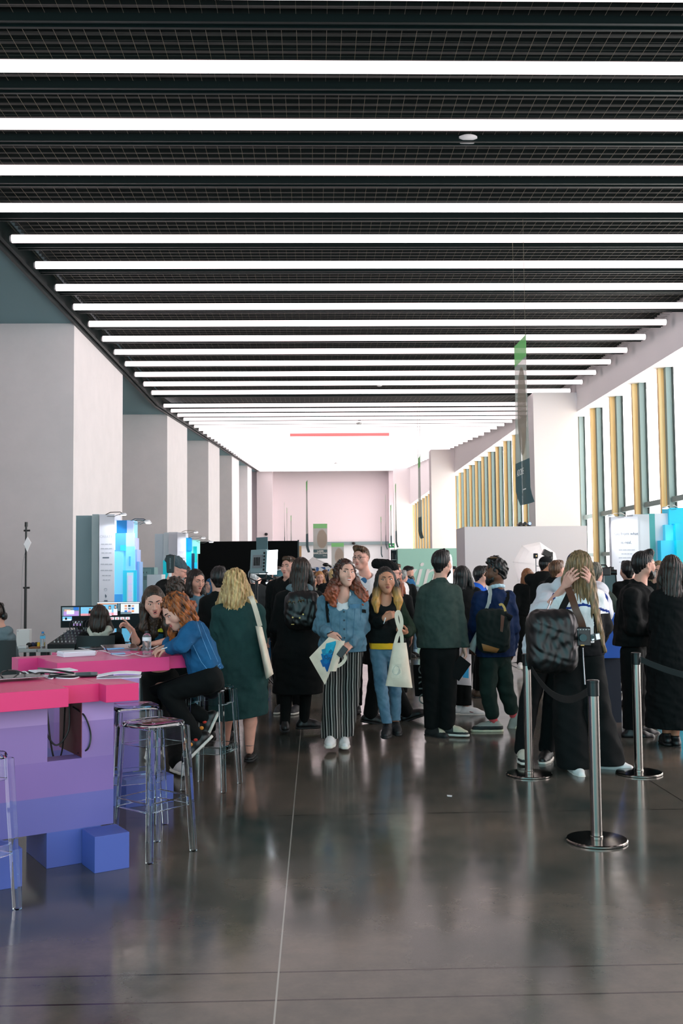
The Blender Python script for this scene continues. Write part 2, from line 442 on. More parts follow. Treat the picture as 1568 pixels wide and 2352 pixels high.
ubox(MB(), O1, .26, .447, -.19, .63, zl+.004, zt+.0006).build('top_block', [M_pink2], c1, bevel=.002)

c2 = thing('bar_counter', 'second pink counter with two women leaning over it', 'counter', uv(O2, .4, .4, 0))
ubox(MB(), O2, 0, .82, 0, .30, zl, zt).build('top_block', [M_pink], c2, bevel=.002)
ubox(MB(), O2, .82, 1.0, .05, .62, zl+.006, zt+.0006).build('top_block', [M_pink], c2, bevel=.002)
ubox(MB(), O2, .02, .82, .30, .56, zl, zt).build('top_block', [M_pink], c2, bevel=.002)
ubox(MB(), O2, -.12, .30, .54, .72, zl+.004, zt-.001).build('top_block', [M_pink], c2, bevel=.002)
ubox(MB(), O2, .24, .82, .56, .94, zl+.002, zt+.0012).build('top_block', [M_pink], c2, bevel=.002)
b = MB(); colour_bands(b, O2, .40, .59, .0, .14, ZB); b.build('front_panel', M_band, c2)
b = MB(); colour_bands(b, O2, -.0, .21, .06, .2, ZB); b.build('front_panel', M_band, c2)
b = MB(); colour_bands(b, O2, .1, .66, .5, .64, ZB); b.build('rear_panel', M_band, c2)
ubox(MB(), O2, .40, .745, -.255, -.005, 0, .185).build('foot_block', M_band[4], c2, bevel=.002)
ubox(MB(), O2, .08, .62, .2, .5, 0, .188).build('foot_block', M_band[4], c2, bevel=.002)

# ---------------------------------------------------------------- clear stools
def acrylic():
    m = bpy.data.materials.new('clear_acrylic'); m.use_nodes = True; nt = m.node_tree; N = nt.nodes; N.clear()
    o = N.new('ShaderNodeOutputMaterial'); g = N.new('ShaderNodeBsdfGlossy'); g.inputs['Roughness'].default_value = .02; g.inputs['Color'].default_value = (.92, .98, 1, 1)
    t = N.new('ShaderNodeBsdfRefraction'); t.inputs['Color'].default_value = (.955, .985, .99, 1); t.inputs['IOR'].default_value = 1.06; t.inputs['Roughness'].default_value = 0
    f = N.new('ShaderNodeLayerWeight'); f.inputs['Blend'].default_value = .17; x = N.new('ShaderNodeMixShader')
    nt.links.new(f.outputs['Fresnel'], x.inputs[0]); nt.links.new(t.outputs[0], x.inputs[1]); nt.links.new(g.outputs[0], x.inputs[2]); nt.links.new(x.outputs[0], o.inputs[0]); return m
M_acr = acrylic()
def stool(loc, rz, label):
    t = thing('bar_stool', label, 'bar stool', loc, rz, 'clear bar stools round the counters', world=False)
    hb, ht, H = .160, .128, .742
    def corner(z): return hb+(ht-hb)*min(1, z/.70)
    b = MB(); n = 28; prof = []
    s = .142
    ring = []
    for k in range(n):
        th = 2*PI*k/n; c, q = math.cos(th), math.sin(th)
        ring.append((math.copysign(abs(c)**.42, c), math.copysign(abs(q)**.42, q)))
    vs = []
    for (sc, z) in ((s, H-.026), (s+.003, H-.012), (s-.004, H), (s*.6, H-.006), (.01, H-.010), (.01, H-.016), (s*.6, H-.014), (s-.02, H-.012), (s-.006, H-.02)):
        vs += [(x*sc, y*sc, z) for x, y in ring]
    m = 9; fs = []
    for i in range(m):
        for k in range(n):
            fs.append((i*n+k, i*n+(k+1) % n, ((i+1) % m)*n+(k+1) % n, ((i+1) % m)*n+k))
    b.add(vs, fs); b.build('seat', M_acr, t, smooth=True)
    w = .019
    for sx in (-1, 1):
        for sy in (-1, 1):
            b = MB(); c0, c1_ = corner(0), corner(.715)
            p = []
            for (c, z, ww) in ((c0, 0, w*.9), (c1_, .715, w)):
                x, y = sx*c, sy*c
                p += [(x-ww, y-ww, z), (x+ww, y-ww, z), (x+ww, y+ww, z), (x-ww, y+ww, z)]
            b.hexa(p); b.build('leg', M_acr, t, smooth=True, bevel=.007, bseg=2)
    for k in range(4):
        a = k*PI/2; ca, sa = math.cos(a), math.sin(a)
        def q(x, y, z): return (ca*x-sa*y, sa*x+ca*y, z)
        for nm, z0, z1, th in (('apron', .615, .714, .006), ('foot_rail', .265, .315, .012)):
            ca0, ca1 = corner(z0), corner(z1); b = MB()
            x0, x1 = ca0-w-.001, ca1-w-.001
            b.hexa([q(-x0, ca0-th, z0), q(x0, ca0-th, z0), q(x0, ca0+th, z0), q(-x0, ca0+th, z0), q(-x1, ca1-th, z1), q(x1, ca1-th, z1), q(x1, ca1+th, z1), q(-x1, ca1+th, z1)])
            b.build(nm, M_acr, t, smooth=True, bevel=.003)
    return t
st = stool((-.933, 5.80, 0), R(48.8), 'empty clear bar stool in front of the nearest counter, its seat reflecting pink')
dup(st, (-.78, 7.52, 0), R(-17), 'clear bar stool under the woman in the blue denim jacket')
dup(st, (-1.17, 6.52, 0), R(24), 'clear bar stool tucked between the two pink counters')
dup(st, (-1.64, 4.80, 0), R(-28), 'clear bar stool cut off by the left edge of the photo')

# ---------------------------------------------------------------- stanchions
M_chr = mat('polished_steel', (132, 128, 122), .14, metal=1.0)
M_belt = mat('black_belt', (5, 9, 9), .7)
def stanchion(loc, label, top=.93):
    t = thing('queue_post', label, 'queue post', loc, 0, 'steel queue posts', world=False)
    MB().lathe([(.0, 0), (.172, 0), (.178, .004), (.178, .012), (.172, .017), (.05, .021), (.0, .022)], seg=48).build('base', M_chr, t, smooth=True)
    MB().lathe([(.036, .02), (.036, .03), (.0325, .034), (.0325, top-.09)], seg=28).build('pole', M_chr, t, smooth=True)
    MB().lathe([(.0335, top-.09), (.035, top-.088), (.035, top-.012), (.037, top-.010), (.037, top), (.030, top+.004), (.0, top+.004)], seg=28).build('belt_cassette', mat('dark_cassette', (40, 44, 44), .3, metal=.8), t, smooth=True)
    return t
S1 = onz(1370, 1932); S2 = onz(1215, 1780); S3 = onz(1467, 1777)
q1 = stanchion(S1, 'nearest steel queue post with round mirror base')
dup(q1, S2, 0, 'steel queue post left of the black wide trousers')
dup(q1, S3, 0, 'steel queue post in front of the bearded man with glasses')
def belt(a, b, label, sag=.10):
    a = np.array(a); b = np.array(b); d = nrm(b-a); pts = []
    g = []
    for i in range(17):
        s = i/16; p = a+(b-a)*s; p[2] -= sag*4*s*(1-s)
        g.append([p+np.array([0, 0, .024]), p+np.array([0, 0, -.024])])
    o = MB().sheet(g, .003).build('belt_barrier', M_belt, smooth=True); tag(o, label, 'barrier belt')
d12 = nrm(S1-S2)
belt(S2+d12*.036+np.array([0, 0, .88]), S1-d12*.036+np.array([0, 0, .88]), 'black belt sagging between the left post and the nearest post', .16)
e3 = np.array([3.6, 7.2, .88]); d3 = nrm(e3-S3-np.array([0, 0, .88]))
belt(S3+d3*.036+np.array([0, 0, .88]), e3, 'black belt running right from the post by the bearded man', .14)

# ---------------------------------------------------------------- things on the counters
M_paper = mat('white_paper', (232, 230, 238), .5)
M_blackp = mat('black_plastic', (16, 18, 20), .35)
M_grey = mat('grey_plastic', (120, 124, 128), .4)
M_white = mat('white_plastic', (226, 226, 228), .4)
M_silver = mat('silver_metal', (190, 192, 196), .25, metal=.9)
def onctr(px, py, z=.981): return onz(px, py, z)
def slab(name, px, py, wu, wv, h, ang, m, label, cat, z=.9815, group=None, bev=.0015, mi2=None):
    c = onctr(px, py, z); a = R(ang); u = np.array([math.cos(a), math.sin(a), 0])*wu/2; v = np.array([-math.sin(a), math.cos(a), 0])*wv/2
    o = MB().obox(c+np.array([0, 0, h/2]), u, v, np.array([0, 0, h/2])).build(name, m, bevel=bev)
    tag(o, label, cat, group); return o, c
def stackp(px, py, n, wu, wv, h, ang, label, z=.9815):
    t = thing('paper_stack', label, 'stack of papers', onctr(px, py, z)); c = onctr(px, py, z)
    for i in range(n):
        a = R(ang+random.uniform(-4, 4)); u = np.array([math.cos(a), math.sin(a), 0])*wu/2; v = np.array([-math.sin(a), math.cos(a), 0])*wv/2
        MB().obox(c+np.array([random.uniform(-.004, .004), random.uniform(-.004, .004), h*(i+.5)]), u, v, np.array([0, 0, h*.48])).build('booklet', M_paper, t)
stackp(175, 1506, 6, .235, .17, .006, 33, 'stack of white booklets on the front edge of the second counter')
M_scr = mat('tablet_glass', (20, 22, 26), .08)
def tablet(px, py, ang, label, tilt=0, z=.9815, w=.25, d=.175, m=None, dz=0.0):
    c = onctr(px, py, z)+np.array([0, 0, dz]); t = thing('tablet', label, 'tablet', c); a = R(ang)
    u = np.array([math.cos(a), math.sin(a), 0]); v = np.array([-math.sin(a), math.cos(a), 0]); k = R(tilt)
    v2 = v*math.cos(k)+np.array([0, 0, math.sin(k)]); n = np.cross(u, v2)
    c = c+v2*d/2*abs(math.sin(k))*0+np.array([0, 0, math.sin(abs(k))*d/2])
    MB().obox(c+n*.004, u*w/2, v2*d/2, n*.0035).build('case', m or M_silver, t, bevel=.003)
    MB().obox(c+n*.0078, u*(w/2-.008), v2*(d/2-.008), n*.0006).build('screen', M_scr, t)
tablet(215, 1489, 31, 'dark tablet lying at the back of the second counter', w=.2)
tablet(276, 1494, 25, 'black tablet on a stand amid cables on the second counter', tilt=8, w=.27, dz=.012)
tablet(330, 1489, -14, 'silver tablet the two women look at', tilt=6, w=.22, d=.16)
slab('booklet', 271, 1503, .10, .06, .012, 20, mat('blue_white_booklet', (150, 180, 214), .5), 'small blue and white packet by the cables on the second counter', 'packet')
slab('phone', 262, 1491, .14, .07, .008, 40, mat('light_blue_cover', (96, 170, 222), .4), 'light blue phone on the tablets on the second counter', 'phone', z=.999)
def cable(pts, r, m, label, cat='cable', name='cable'):
    P = [np.asarray(p, float) for p in pts]; out = []
    for i in range(len(P)-1):
        p0, p1, p2, p3 = P[max(i-1, 0)], P[i], P[i+1], P[min(i+2, len(P)-1)]
        for k in range(8):
            s = k/8; out.append(.5*((2*p1)+(-p0+p2)*s+(2*p0-5*p1+4*p2-p3)*s*s+(-p0+3*p1-3*p2+p3)*s**3))
    out.append(P[-1])
    o = MB().tube(out, r, 6).build(name, m, smooth=True); return tag(o, label, cat)
def cp(px, py, dz=0): return onz(px, py, .984+dz)
M_cabw = mat('white_cable', (226, 222, 228), .4); M_cabk = mat('black_cable', (14, 16, 18), .45)
cable([cp(220, 1503), cp(222, 1497), cp(232, 1495), cp(246, 1498), cp(262, 1504), cp(290, 1506), cp(318, 1499)], .004, M_cabw, 'white cable looping round the tablets on the second counter')
cable([cp(300, 1500), cp(330, 1507), cp(352, 1503), cp(345, 1497)], .0025, M_cabw, 'thin white cable beside the water bottle')
cable([onz(246, 1496, .99), onz(243, 1490, 1.02), onz(240, 1484, 1.06)], .004, M_cabk, 'black gooseneck rising from the second counter')
cable([cp(45, 1556), cp(48, 1545, .01), cp(58, 1543, .02), cp(68, 1549, .01), cp(90, 1552), cp(118, 1559), cp(120, 1553), cp(98, 1551)], .004, M_cabw, 'white cable curling over the nearest counter')
cable([cp(98, 1551), cp(130, 1557), cp(170, 1558), cp(190, 1551), cp(192, 1546)], .004, M_cabw, 'white cable running along the nearest counter to the papers')
cable([cp(0, 1560, .004), cp(4, 1545, .03), cp(18, 1540, .05), cp(40, 1541, .03), cp(62, 1550), cp(66, 1556)], .004, M_cabk, 'black cable arching at the left end of the nearest counter')
cable([cp(66, 1556, .004), cp(85, 1546, .02), cp(110, 1545, .02), cp(150, 1549, .01), cp(172, 1549)], .004, M_cabk, 'black cable arching over the middle of the nearest counter')
cable([onz(88, 1535, 1.0), cp(110, 1537, .03), cp(140, 1541, .03), cp(170, 1546, .02)], .006, M_cabk, 'thick black cable behind the papers on the nearest counter')
cable([uv(O1, .02, .2, .87), uv(O1, .05, .2, .70), uv(O1, .11, .2, .62), uv(O1, .17, .18, .70), uv(O1, .18, .2, .86)], .005, M_cabk, 'black cable hanging in the opening of the nearest counter')
cable([uv(O1, .06, .24, .87), uv(O1, .09, .24, .62), uv(O1, .12, .24, .52), uv(O1, .15, .22, .6), uv(O1, .17, .24, .87)], .005, M_cabk, 'black cable drooping lowest in the counter opening')
cable([uv(O1, .17, .1, .84), uv(O1, .20, -.012, .80), uv(O1, .235, -.012, .70), uv(O1, .22, -.012, .62), uv(O1, .185, .05, .59)], .005, M_cabk, 'black cable bulging out over the purple panel')
tablet(20, 1562, 31, 'flat tablet at the left end of the nearest counter', w=.36, d=.2, dz=.012)
tablet(168, 1553, 12, 'black tablet under the papers on the nearest counter', w=.28, d=.2, m=M_blackp, dz=.004)
slab('brochure', 122, 1541, .26, .18, .006, 30, M_paper, 'white papers beside the black cable on the nearest counter', 'papers')
def brochure():
    c = onctr(268, 1556); t = thing('brochure', 'folded white brochure overhanging the right end of the nearest counter', 'brochure', c)
    a = R(8); u = np.array([math.cos(a), math.sin(a), 0]); v = np.array([-math.sin(a), math.cos(a), 0])
    for sgn, lift in ((0, .002), (1, .012)):
        g = []
        for i in range(7):
            s = i/6; row = []
            for j in range(2):
                row.append(c+u*(-.11+.25*s)+v*(-.075+.15*j)+np.array([0, 0, lift+.012*sgn*math.sin(s*PI)+.010*s*sgn]))
            g.append(row)
        MB().sheet(g, .0025).build('page', M_paper, t, smooth=True)
brochure()
def bottle(c, label, h=.22, r=.033, capcol=(20, 24, 28), labcol=(232, 232, 236), tint=(.93, .96, 1)):
    t = thing('water_bottle', label, 'bottle', c)
    m = bpy.data.materials.new('clear_bottle'); m.use_nodes = True; b = m.node_tree.nodes['Principled BSDF']
    b.inputs['Base Color'].default_value = (*tint, 1); b.inputs['Transmission Weight'].default_value = .9; b.inputs['Roughness'].default_value = .06; b.inputs['IOR'].default_value = 1.25
    prof = [(0, 0), (r*.9, .0), (r, .006)]
    for i in range(9): prof.append((r*(1 if i % 2 else .94), h*(.06+.055*i)))
    prof += [(r, h*.58), (r, h*.74), (r*.8, h*.83), (r*.42, h*.90), (r*.42, h*.94), (0, h*.94)]
    MB().lathe(prof, c, 20).build('body', m, t, smooth=True)
    MB().lathe([(r*1.02, h*.58), (r*1.02, h*.74)], c, 20).build('paper_label', mat('label_%d' % labcol[0], labcol, .5), t, smooth=True)
    MB().lathe([(0, h*.90), (r*.5, h*.90), (r*.5, h*1.0), (0, h*1.0)], c, 16).build('cap', mat('cap_%d_%d' % (capcol[0], capcol[2]), capcol, .4), t, smooth=True)
bottle(onctr(337, 1503), 'clear water bottle with dark cap standing on the second counter', h=.175)

# ---------------------------------------------------------------- operators' desks
DY = 11.5
M_desk = mat('grey_desk_top', (168, 178, 178), .5); M_leg = mat('dark_desk_leg', (34, 42, 44), .5)
def desk(x0, x1, Y, label, dep=.75):
    a = at(x0, 1480, Y)[0]; b = at(x1, 1480, Y)[0]
    t = thing('work_table', label, 'table', ((a+b)/2, Y+.3, 0))
    MB().box(a, Y, .705, b, Y+dep, .74).build('tabletop', M_desk, t, bevel=.004)
    for x in (a+.03, b-.09):
        for y in (Y+.03, Y+dep-.09): MB().box(x, y, 0, x+.06, y+.06, .705).build('leg', M_leg, t)
desk(-60, 84, DY, 'grey work table at the far left behind the counters')
desk(85.5, 340, DY, 'grey work table carrying the monitors and the mixer')
def ond(px, py, z=.741): return onz(px, py, z)
def Z(px, py, Y): return at(px, py, Y)
t = thing('router_box', 'white upright router box on the far left table', 'router', (at(52, 1478, 11.9)[0], 11.9, .74))
p = at(37, 1479, 11.9); q = at(68, 1445, 11.9)
MB().box(p[0], 11.9, .741, q[0], 12.0, q[2]).build('casing', mat('warm_white_plastic', (206, 208, 206), .5), t, bevel=.008)
MB().cyl((p[0]+.02, 11.897, q[2]-.02), (p[0]+.02, 11.90, q[2]-.02), .006, seg=10).build('logo_dot', M_grey, t)
bottle((at(97, 1470, 11.6)[0], 11.62, .741), 'small water bottle with blue cap and label on the work table', h=.19, r=.03, capcol=(40, 130, 200), labcol=(90, 190, 235), tint=(.8, .92, .98))
tag(MB().box(at(85, 1470, 11.75)[0], 11.75, .741, at(91, 1470, 11.75)[0], 11.79, .80).build('tape_dispenser', mat('yellow_plastic', (226, 184, 40), .5), bevel=.006), 'small yellow object beside the blue-capped bottle', 'small object')
tag(MB().box(at(66, 1480, 11.58)[0], 11.58, .741, at(98, 1480, 11.58)[0]-.03, 11.72, .757).build('wooden_tray', mat('brown_wood', (126, 78, 44), .6), bevel=.003), 'flat brown tray on the table in front of the bottle', 'tray')
t = thing('headset', 'tangle of dark headsets on the far left table', 'headset', (at(75, 1470, 11.8)[0], 11.8, .741))
for i in range(3):
    c = np.array([at(68+7*i, 1470, 11.8)[0], 11.78+.03*i, .741])
    MB().ell(c+[0, 0, .03], (.035, .03, .028), 12, 8).build('ear_cup', M_blackp if i != 1 else mat('navy_plastic', (26, 36, 70), .5), t, smooth=True)
tag(MB().box(at(43, 1480, 11.6)[0], 11.56, .741, at(62, 1480, 11.6)[0], 11.66, .775).build('small_device', mat('pale_device', (196, 204, 206), .5), bevel=.008), 'pale small device in front of the router box', 'device')
# mixing desk
mx0, mx1 = at(111, 1478, 11.6)[0], at(190, 1478, 11.6)[0]
t = thing('audio_mixer', 'black audio mixing desk sloping up on the work table', 'mixer', ((mx0+mx1)/2, 11.7, .741))
MB().hexa([(mx0, 11.55, .741), (mx1, 11.55, .741), (mx1, 12.0, .741), (mx0+.05, 12.0, .741), (mx0, 11.55, .79), (mx1, 11.55, .79), (mx1, 12.0, .93), (mx0+.14, 12.0, .93)]).build('chassis', M_blackp, t, bevel=.004)
for i in range(8):
    for j in range(5):
        s = (j+.5)/5; x = mx0+.06+i*.043+s*.08; y = 11.57+s*.4; z = .793+s*.135
        MB().cyl((x, y, z), (x-.0, y-.006, z+.018), .009, .007, 8).build('knob', mat('grey_knob', (120, 128, 128), .4) if j else mat('pale_fader', (196, 200, 200), .4), t, smooth=True)
for i in range(7):
    x = mx0+.16+i*.038
    cable([(x, 11.96, .93), (x-.01, 11.97, 1.0), (x+.01, 12.02, 1.04), (x+.03, 12.06, 1.0), (x+.03, 12.08, .76)], .006, M_cabk, 'black audio lead plugged into the back of the mixer', name='audio_lead')['group'] = 'audio leads in the mixer'

# monitors
def rgbm(n, c, e=.75): return mat('screen_'+n, c, .4, emit=e, spec=.2)
S_blk = rgbm('dark', (8, 12, 16), .3); S_pur = rgbm('lilac', (176, 140, 206)); S_sky = rgbm('sky', (120, 186, 222)); S_wht = rgbm('white', (226, 230, 236)); S_pnk = rgbm('pink', (226, 150, 160)); S_skin = rgbm('skin', (206, 160, 140)); S_hair = rgbm('black', (14, 14, 16), .2); S_blu = rgbm('blue', (46, 110, 190)); S_org = rgbm('orange', (222, 140, 90)); S_gry = rgbm('grey', (110, 130, 140))
def monitor(x0, y0, x1, y1, Y, label, wins):
    p = at(x0, y1, Y); q = at(x1, y0, Y); t = thing('monitor', label, 'monitor', ((p[0]+q[0])/2, Y+.05, .741))
    MB().box(p[0], Y, p[2], q[0], Y+.03, q[2]).build('bezel', M_blackp, t, bevel=.003)
    xm = (p[0]+q[0])/2
    MB().box(xm-.03, Y+.03, .76, xm+.03, Y+.06, p[2]+.1).build('stand_neck', M_blackp, t)
    MB().box(xm-.12, Y-.02, .741, xm+.12, Y+.14, .756).build('stand_foot', M_blackp, t, bevel=.004)
    sc = MB().box(p[0]+.008, Y-.002, p[2]+.008, q[0]-.008, Y+.001, q[2]-.008).build('screen', S_blk, t)
    W, Hh = q[0]-p[0], q[2]-p[2]
    for (nm, u0, v0, u1, v1, m, lay) in wins:
        MB().box(p[0]+W*u0, Y-.0025-.0006*lay, q[2]-Hh*v1, p[0]+W*u1, Y-.002, q[2]-Hh*v0).build(nm, m, sc)
def person_icon(u, v, s, top):
    return [('picture', u-.03*s, v, u+.03*s, v+.16*s, S_hair, 2), ('picture', u-.02*s, v+.03*s, u+.02*s, v+.13*s, S_skin, 3), ('picture', u-.05*s, v+.15*s, u+.05*s, v+.42*s, top, 2)]
monitor(139, 1391, 226, 1442, 12.1, 'left monitor with a grid of live video pictures', [
    ('video_tile', .04, .06, .50, .46, S_gry, 1), ('picture', .08, .24, .48, .46, S_pur, 2), ('picture', .16, .20, .36, .38, S_wht, 3), ('picture', .34, .06, .48, .20, S_blu, 2), ('picture', .10, .16, .26, .26, S_skin, 3),
    ('video_tile', .53, .06, .97, .46, S_sky, 1), ('picture', .53, .36, .97, .46, S_pnk, 2)] + person_icon(.78, .12, .8, S_hair) + [
    ('video_tile', .05, .49, .30, .68, S_sky, 1), ('picture', .07, .60, .28, .67, S_wht, 2), ('picture', .12, .53, .17, .64, S_hair, 3), ('video_tile', .32, .70, .58, .92, S_gry, 1), ('picture', .34, .82, .56, .91, S_pur, 2), ('picture', .36, .73, .46, .82, S_wht, 2)])
monitor(222, 1382, 322, 1444, 12.3, 'right monitor with editing windows and a white web page', [
    ('menu_bar', .01, .01, .99, .05, S_wht, 1), ('video_tile', .02, .06, .47, .50, S_sky, 1), ('picture', .02, .06, .47, .09, S_org, 2), ('picture', .02, .40, .47, .50, S_pnk, 2)] + person_icon(.30, .14, .9, S_wht) + person_icon(.43, .12, .9, S_wht) + [
    ('tool_column', .49, .06, .53, .34, S_gry, 1), ('web_page', .55, .07, .97, .44, S_wht, 1)] + [('thumbnail', .64+.08*i, .12+.10*j, .70+.08*i, .19+.10*j, [S_org, S_hair, S_skin, S_gry, S_blu, S_pnk][(i+2*j) % 6], 2) for i in range(3) for j in range(3)] + [
    ('picture', .55, .38, .80, .46, S_gry, 2)] + [('thumbnail', .06+.12*i, .57, .16+.12*i, .67, S_wht, 1) for i in range(6)] + [('picture', .09+.12*i, .59, .13+.12*i, .66, S_pnk, 2) for i in range(6)])
# black light stand by the wall
X0 = at(58, 1443, 13.0)[0]; zt_ = at(58, 1208, 13.0)[2]
t = thing('light_stand', 'tall black light stand against the grey wall at the left', 'light stand', (X0, 13.0, 0))
MB().cyl((X0, 13, .3), (X0, 13, 1.42), .018, seg=12).build('lower_pole', M_blackp, t, smooth=True)
MB().cyl((X0, 13, 1.40), (X0, 13, zt_), .013, seg=12).build('upper_pole', M_blackp, t, smooth=True)
for z in (1.42, zt_-.06): MB().cyl((X0-.03, 13, z), (X0+.05, 13, z), .012, seg=8).build('clamp_knob', M_blackp, t, smooth=True)
for k in range(3):
    a = R(90+120*k); MB().tube([(X0, 13, .42), (X0+.42*math.cos(a), 13+.42*math.sin(a), .012)], .011, 8).build('leg', M_blackp, t, smooth=True)
MB().cyl((X0, 13, zt_-.01), (X0, 13, zt_+.05), .020, seg=10).build('spigot', M_blackp, t, smooth=True)
c = at(62, 1250, 12.95)
t = thing('antenna_box', 'white diamond-shaped device strapped to the tall black stand', 'device', c)
MB().prism([c+[0.05, 0, .02], c+[.0, 0, .10], c+[-.045, 0, .0], c+[.0, 0, -.10]], (0, .025, 0)).build('shell', M_white, t, bevel=.006)
MB().tube([c+[-.01, 0, -.1], c+[-.03, .02, -.17]], .004, 6).build('tail', M_cabk, t)
cable([at(48, 1444, 12.2), at(50, 1380, 12.8), at(52, 1300, 12.98), at(60, 1260, 12.98)], .0022, M_grey, 'thin grey wire hanging beside the black stand')

# ---------------------------------------------------------------- exhibition booths, left
M_bgrey = mat('grey_booth_side', (140, 164, 170), .6); M_bgrey2 = mat('pale_booth_edge', (176, 192, 194), .6); M_bwhite = mat('white_booth_panel', (228, 228, 238), .5)
M_ink = mat('pale_grey_print', (184, 187, 198), .6); M_ink2 = mat('dark_grey_print', (90, 104, 120), .6)
def arm_lamp(p, L, label, en=60, dirv=(.8, -.6), tgt=None):
    p = np.asarray(p, float); d = np.array([dirv[0], dirv[1], 0]); d = nrm(d); t = thing('arm_lamp', label, 'spotlight', p, group='arm lamps over the booths')
    e = p+d*L
    MB().tube([p, p+d*L*.3+[0, 0, .03], e-d*.05+[0, 0, .02], e], .006, 6).build('arm', M_chr, t, smooth=True)
    MB().tube([p+[0, .02, -.02], p+d*L*.5+[0, .02, -.035], e], .004, 6).build('lower_rod', M_chr, t, smooth=True)
    MB().lathe([(.0, .0), (.035, .0), (.05, -.02), (.055, -.03), (.0, -.026)], e+d*.03, 16).build('lamp_head', mat('lamp_head_white', (230, 232, 238), .3), t, smooth=True)
    MB().lathe([(.0, -.027), (.04, -.031), (.0, -.034)], e+d*.03, 12).build('bulb', mat('spot_bulb', (255, 252, 246), .3, emit=12), t)
    if en:
        l = bpy.data.lights.new('spot', 'SPOT'); l.energy = en; l.spot_size = R(75); l.spot_blend = .5; l.shadow_soft_size = .04; l.color = (.92, .96, 1)
        o = bpy.data.objects.new('spot', l); COL.objects.link(o); s = e+d*.03+np.array([0, 0, -.04])
        tv = np.asarray(tgt if tgt is not None else p+[0, 0, -1.0], float)-s
        o.rotation_euler = Vector(tv).to_track_quat('-Z', 'Y').to_euler(); o.location = s; link(o, t)
        o.matrix_parent_inverse = t.matrix_basis.inverted()
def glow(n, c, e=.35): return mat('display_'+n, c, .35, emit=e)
def lines(t, xc, Y, rows, px):
    for (y, w, h, m) in rows:
        a = at(xc-w/2, y, Y); b = at(xc+w/2, y, Y); hh = h*Y/F/2
        MB().box(a[0], Y-.003, a[2]-hh, b[0], Y, a[2]+hh).build('print_line', m, t)
BY = 14.8
t = thing('booth_wall', 'left booth with white text panel and stepped blue picture blocks', 'booth', (at(240, 1400, BY)[0], BY, 0))
pbox(172.5, 1184, 211, 1500, 15.35, .08, True).build('grey_back_panel', M_bgrey, t)
pbox(210, 1181, 227, 1500, 15.0, .35, True).build('corner_post', M_bgrey2, t)
wp = pbox(226.5, 1181, 263, 1500, BY, .5, True).build('text_panel', M_bwhite, t)
for y, w, n in ((1250, 26, 9), (1260, 27, 9), (1270, 24, 8), (1296, 28, 10), (1310, 28, 10), (1322, 21, 7), (1332, 18, 6)):
    for k in range(3):
        lines(wp, 244.5+(k-1)*w/3, BY, [(y, w/3-1.2, 2.2, M_ink)], 0)
lines(wp, 243, BY, [(1281, 15, 3, M_ink2), (1380, 8, 3, M_ink2)], 0)
text_mesh('CREATE', .052, ((1, 0, 0), (0, 0, 1), (0, -1, 0), at(243.5, 1233, BY-.001)), 'headline', M_ink, wp, .001)
c = at(243, 1354, BY); MB().tube([c+[.02*math.cos(a), -.003, .02*math.sin(a)] for a in np.linspace(0, 2*PI, 16)[:-1]], .003, 4, closed=True).build('round_mark', M_ink, wp)
MB().prism([at(242, 1364, BY-.002), at(245, 1369, BY-.002), at(243, 1374, BY-.002), at(241, 1369, BY-.002)], (0, -.002, 0)).build('drop_mark', M_ink2, wp)
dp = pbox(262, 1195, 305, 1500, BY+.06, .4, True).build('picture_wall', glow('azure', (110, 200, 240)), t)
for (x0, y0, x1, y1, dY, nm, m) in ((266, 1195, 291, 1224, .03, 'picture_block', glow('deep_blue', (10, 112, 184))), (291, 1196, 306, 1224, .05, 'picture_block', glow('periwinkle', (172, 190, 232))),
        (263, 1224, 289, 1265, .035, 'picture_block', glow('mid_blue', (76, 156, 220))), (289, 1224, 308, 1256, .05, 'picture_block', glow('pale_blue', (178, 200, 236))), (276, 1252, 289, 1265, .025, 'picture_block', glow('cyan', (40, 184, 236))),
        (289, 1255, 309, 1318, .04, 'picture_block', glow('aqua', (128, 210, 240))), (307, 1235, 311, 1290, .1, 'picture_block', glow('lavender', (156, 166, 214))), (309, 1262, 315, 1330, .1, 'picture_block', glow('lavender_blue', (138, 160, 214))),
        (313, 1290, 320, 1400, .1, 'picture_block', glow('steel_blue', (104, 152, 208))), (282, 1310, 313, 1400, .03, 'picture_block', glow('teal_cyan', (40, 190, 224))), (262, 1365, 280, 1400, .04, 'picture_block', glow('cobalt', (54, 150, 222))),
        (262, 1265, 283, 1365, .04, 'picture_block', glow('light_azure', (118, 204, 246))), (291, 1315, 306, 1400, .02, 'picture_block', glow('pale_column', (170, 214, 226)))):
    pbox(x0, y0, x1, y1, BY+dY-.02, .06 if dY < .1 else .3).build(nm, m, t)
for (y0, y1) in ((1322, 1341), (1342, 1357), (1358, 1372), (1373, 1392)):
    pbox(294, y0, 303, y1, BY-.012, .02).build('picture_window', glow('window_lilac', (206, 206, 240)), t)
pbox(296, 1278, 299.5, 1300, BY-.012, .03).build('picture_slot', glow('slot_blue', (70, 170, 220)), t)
led = MB()
for i in range(26):
    c = at(265.5 if i < 11 else 262.5, 1197+i*2.6, BY+.005); led.obox(c, (.010, 0, 0), (0, .004, 0), (0, 0, .005))
led.build('led_strip', mat('led_white', (255, 250, 255), .4, emit=2.5), t)['kind'] = 'stuff'
arm_lamp(at(243, 1182, BY), .42, 'arm lamp over the white text panel of the left booth', 18, (.7, -.7), at(243, 1260, BY))
arm_lamp(at(299, 1197, BY+.06), .36, 'arm lamp over the top of the blue picture blocks', 14, (.75, -.65), at(290, 1260, BY))
arm_lamp(at(304, 1200, BY+.3), .34, 'arm lamp reaching lowest from the blue picture blocks', 0, (.75, -.65))
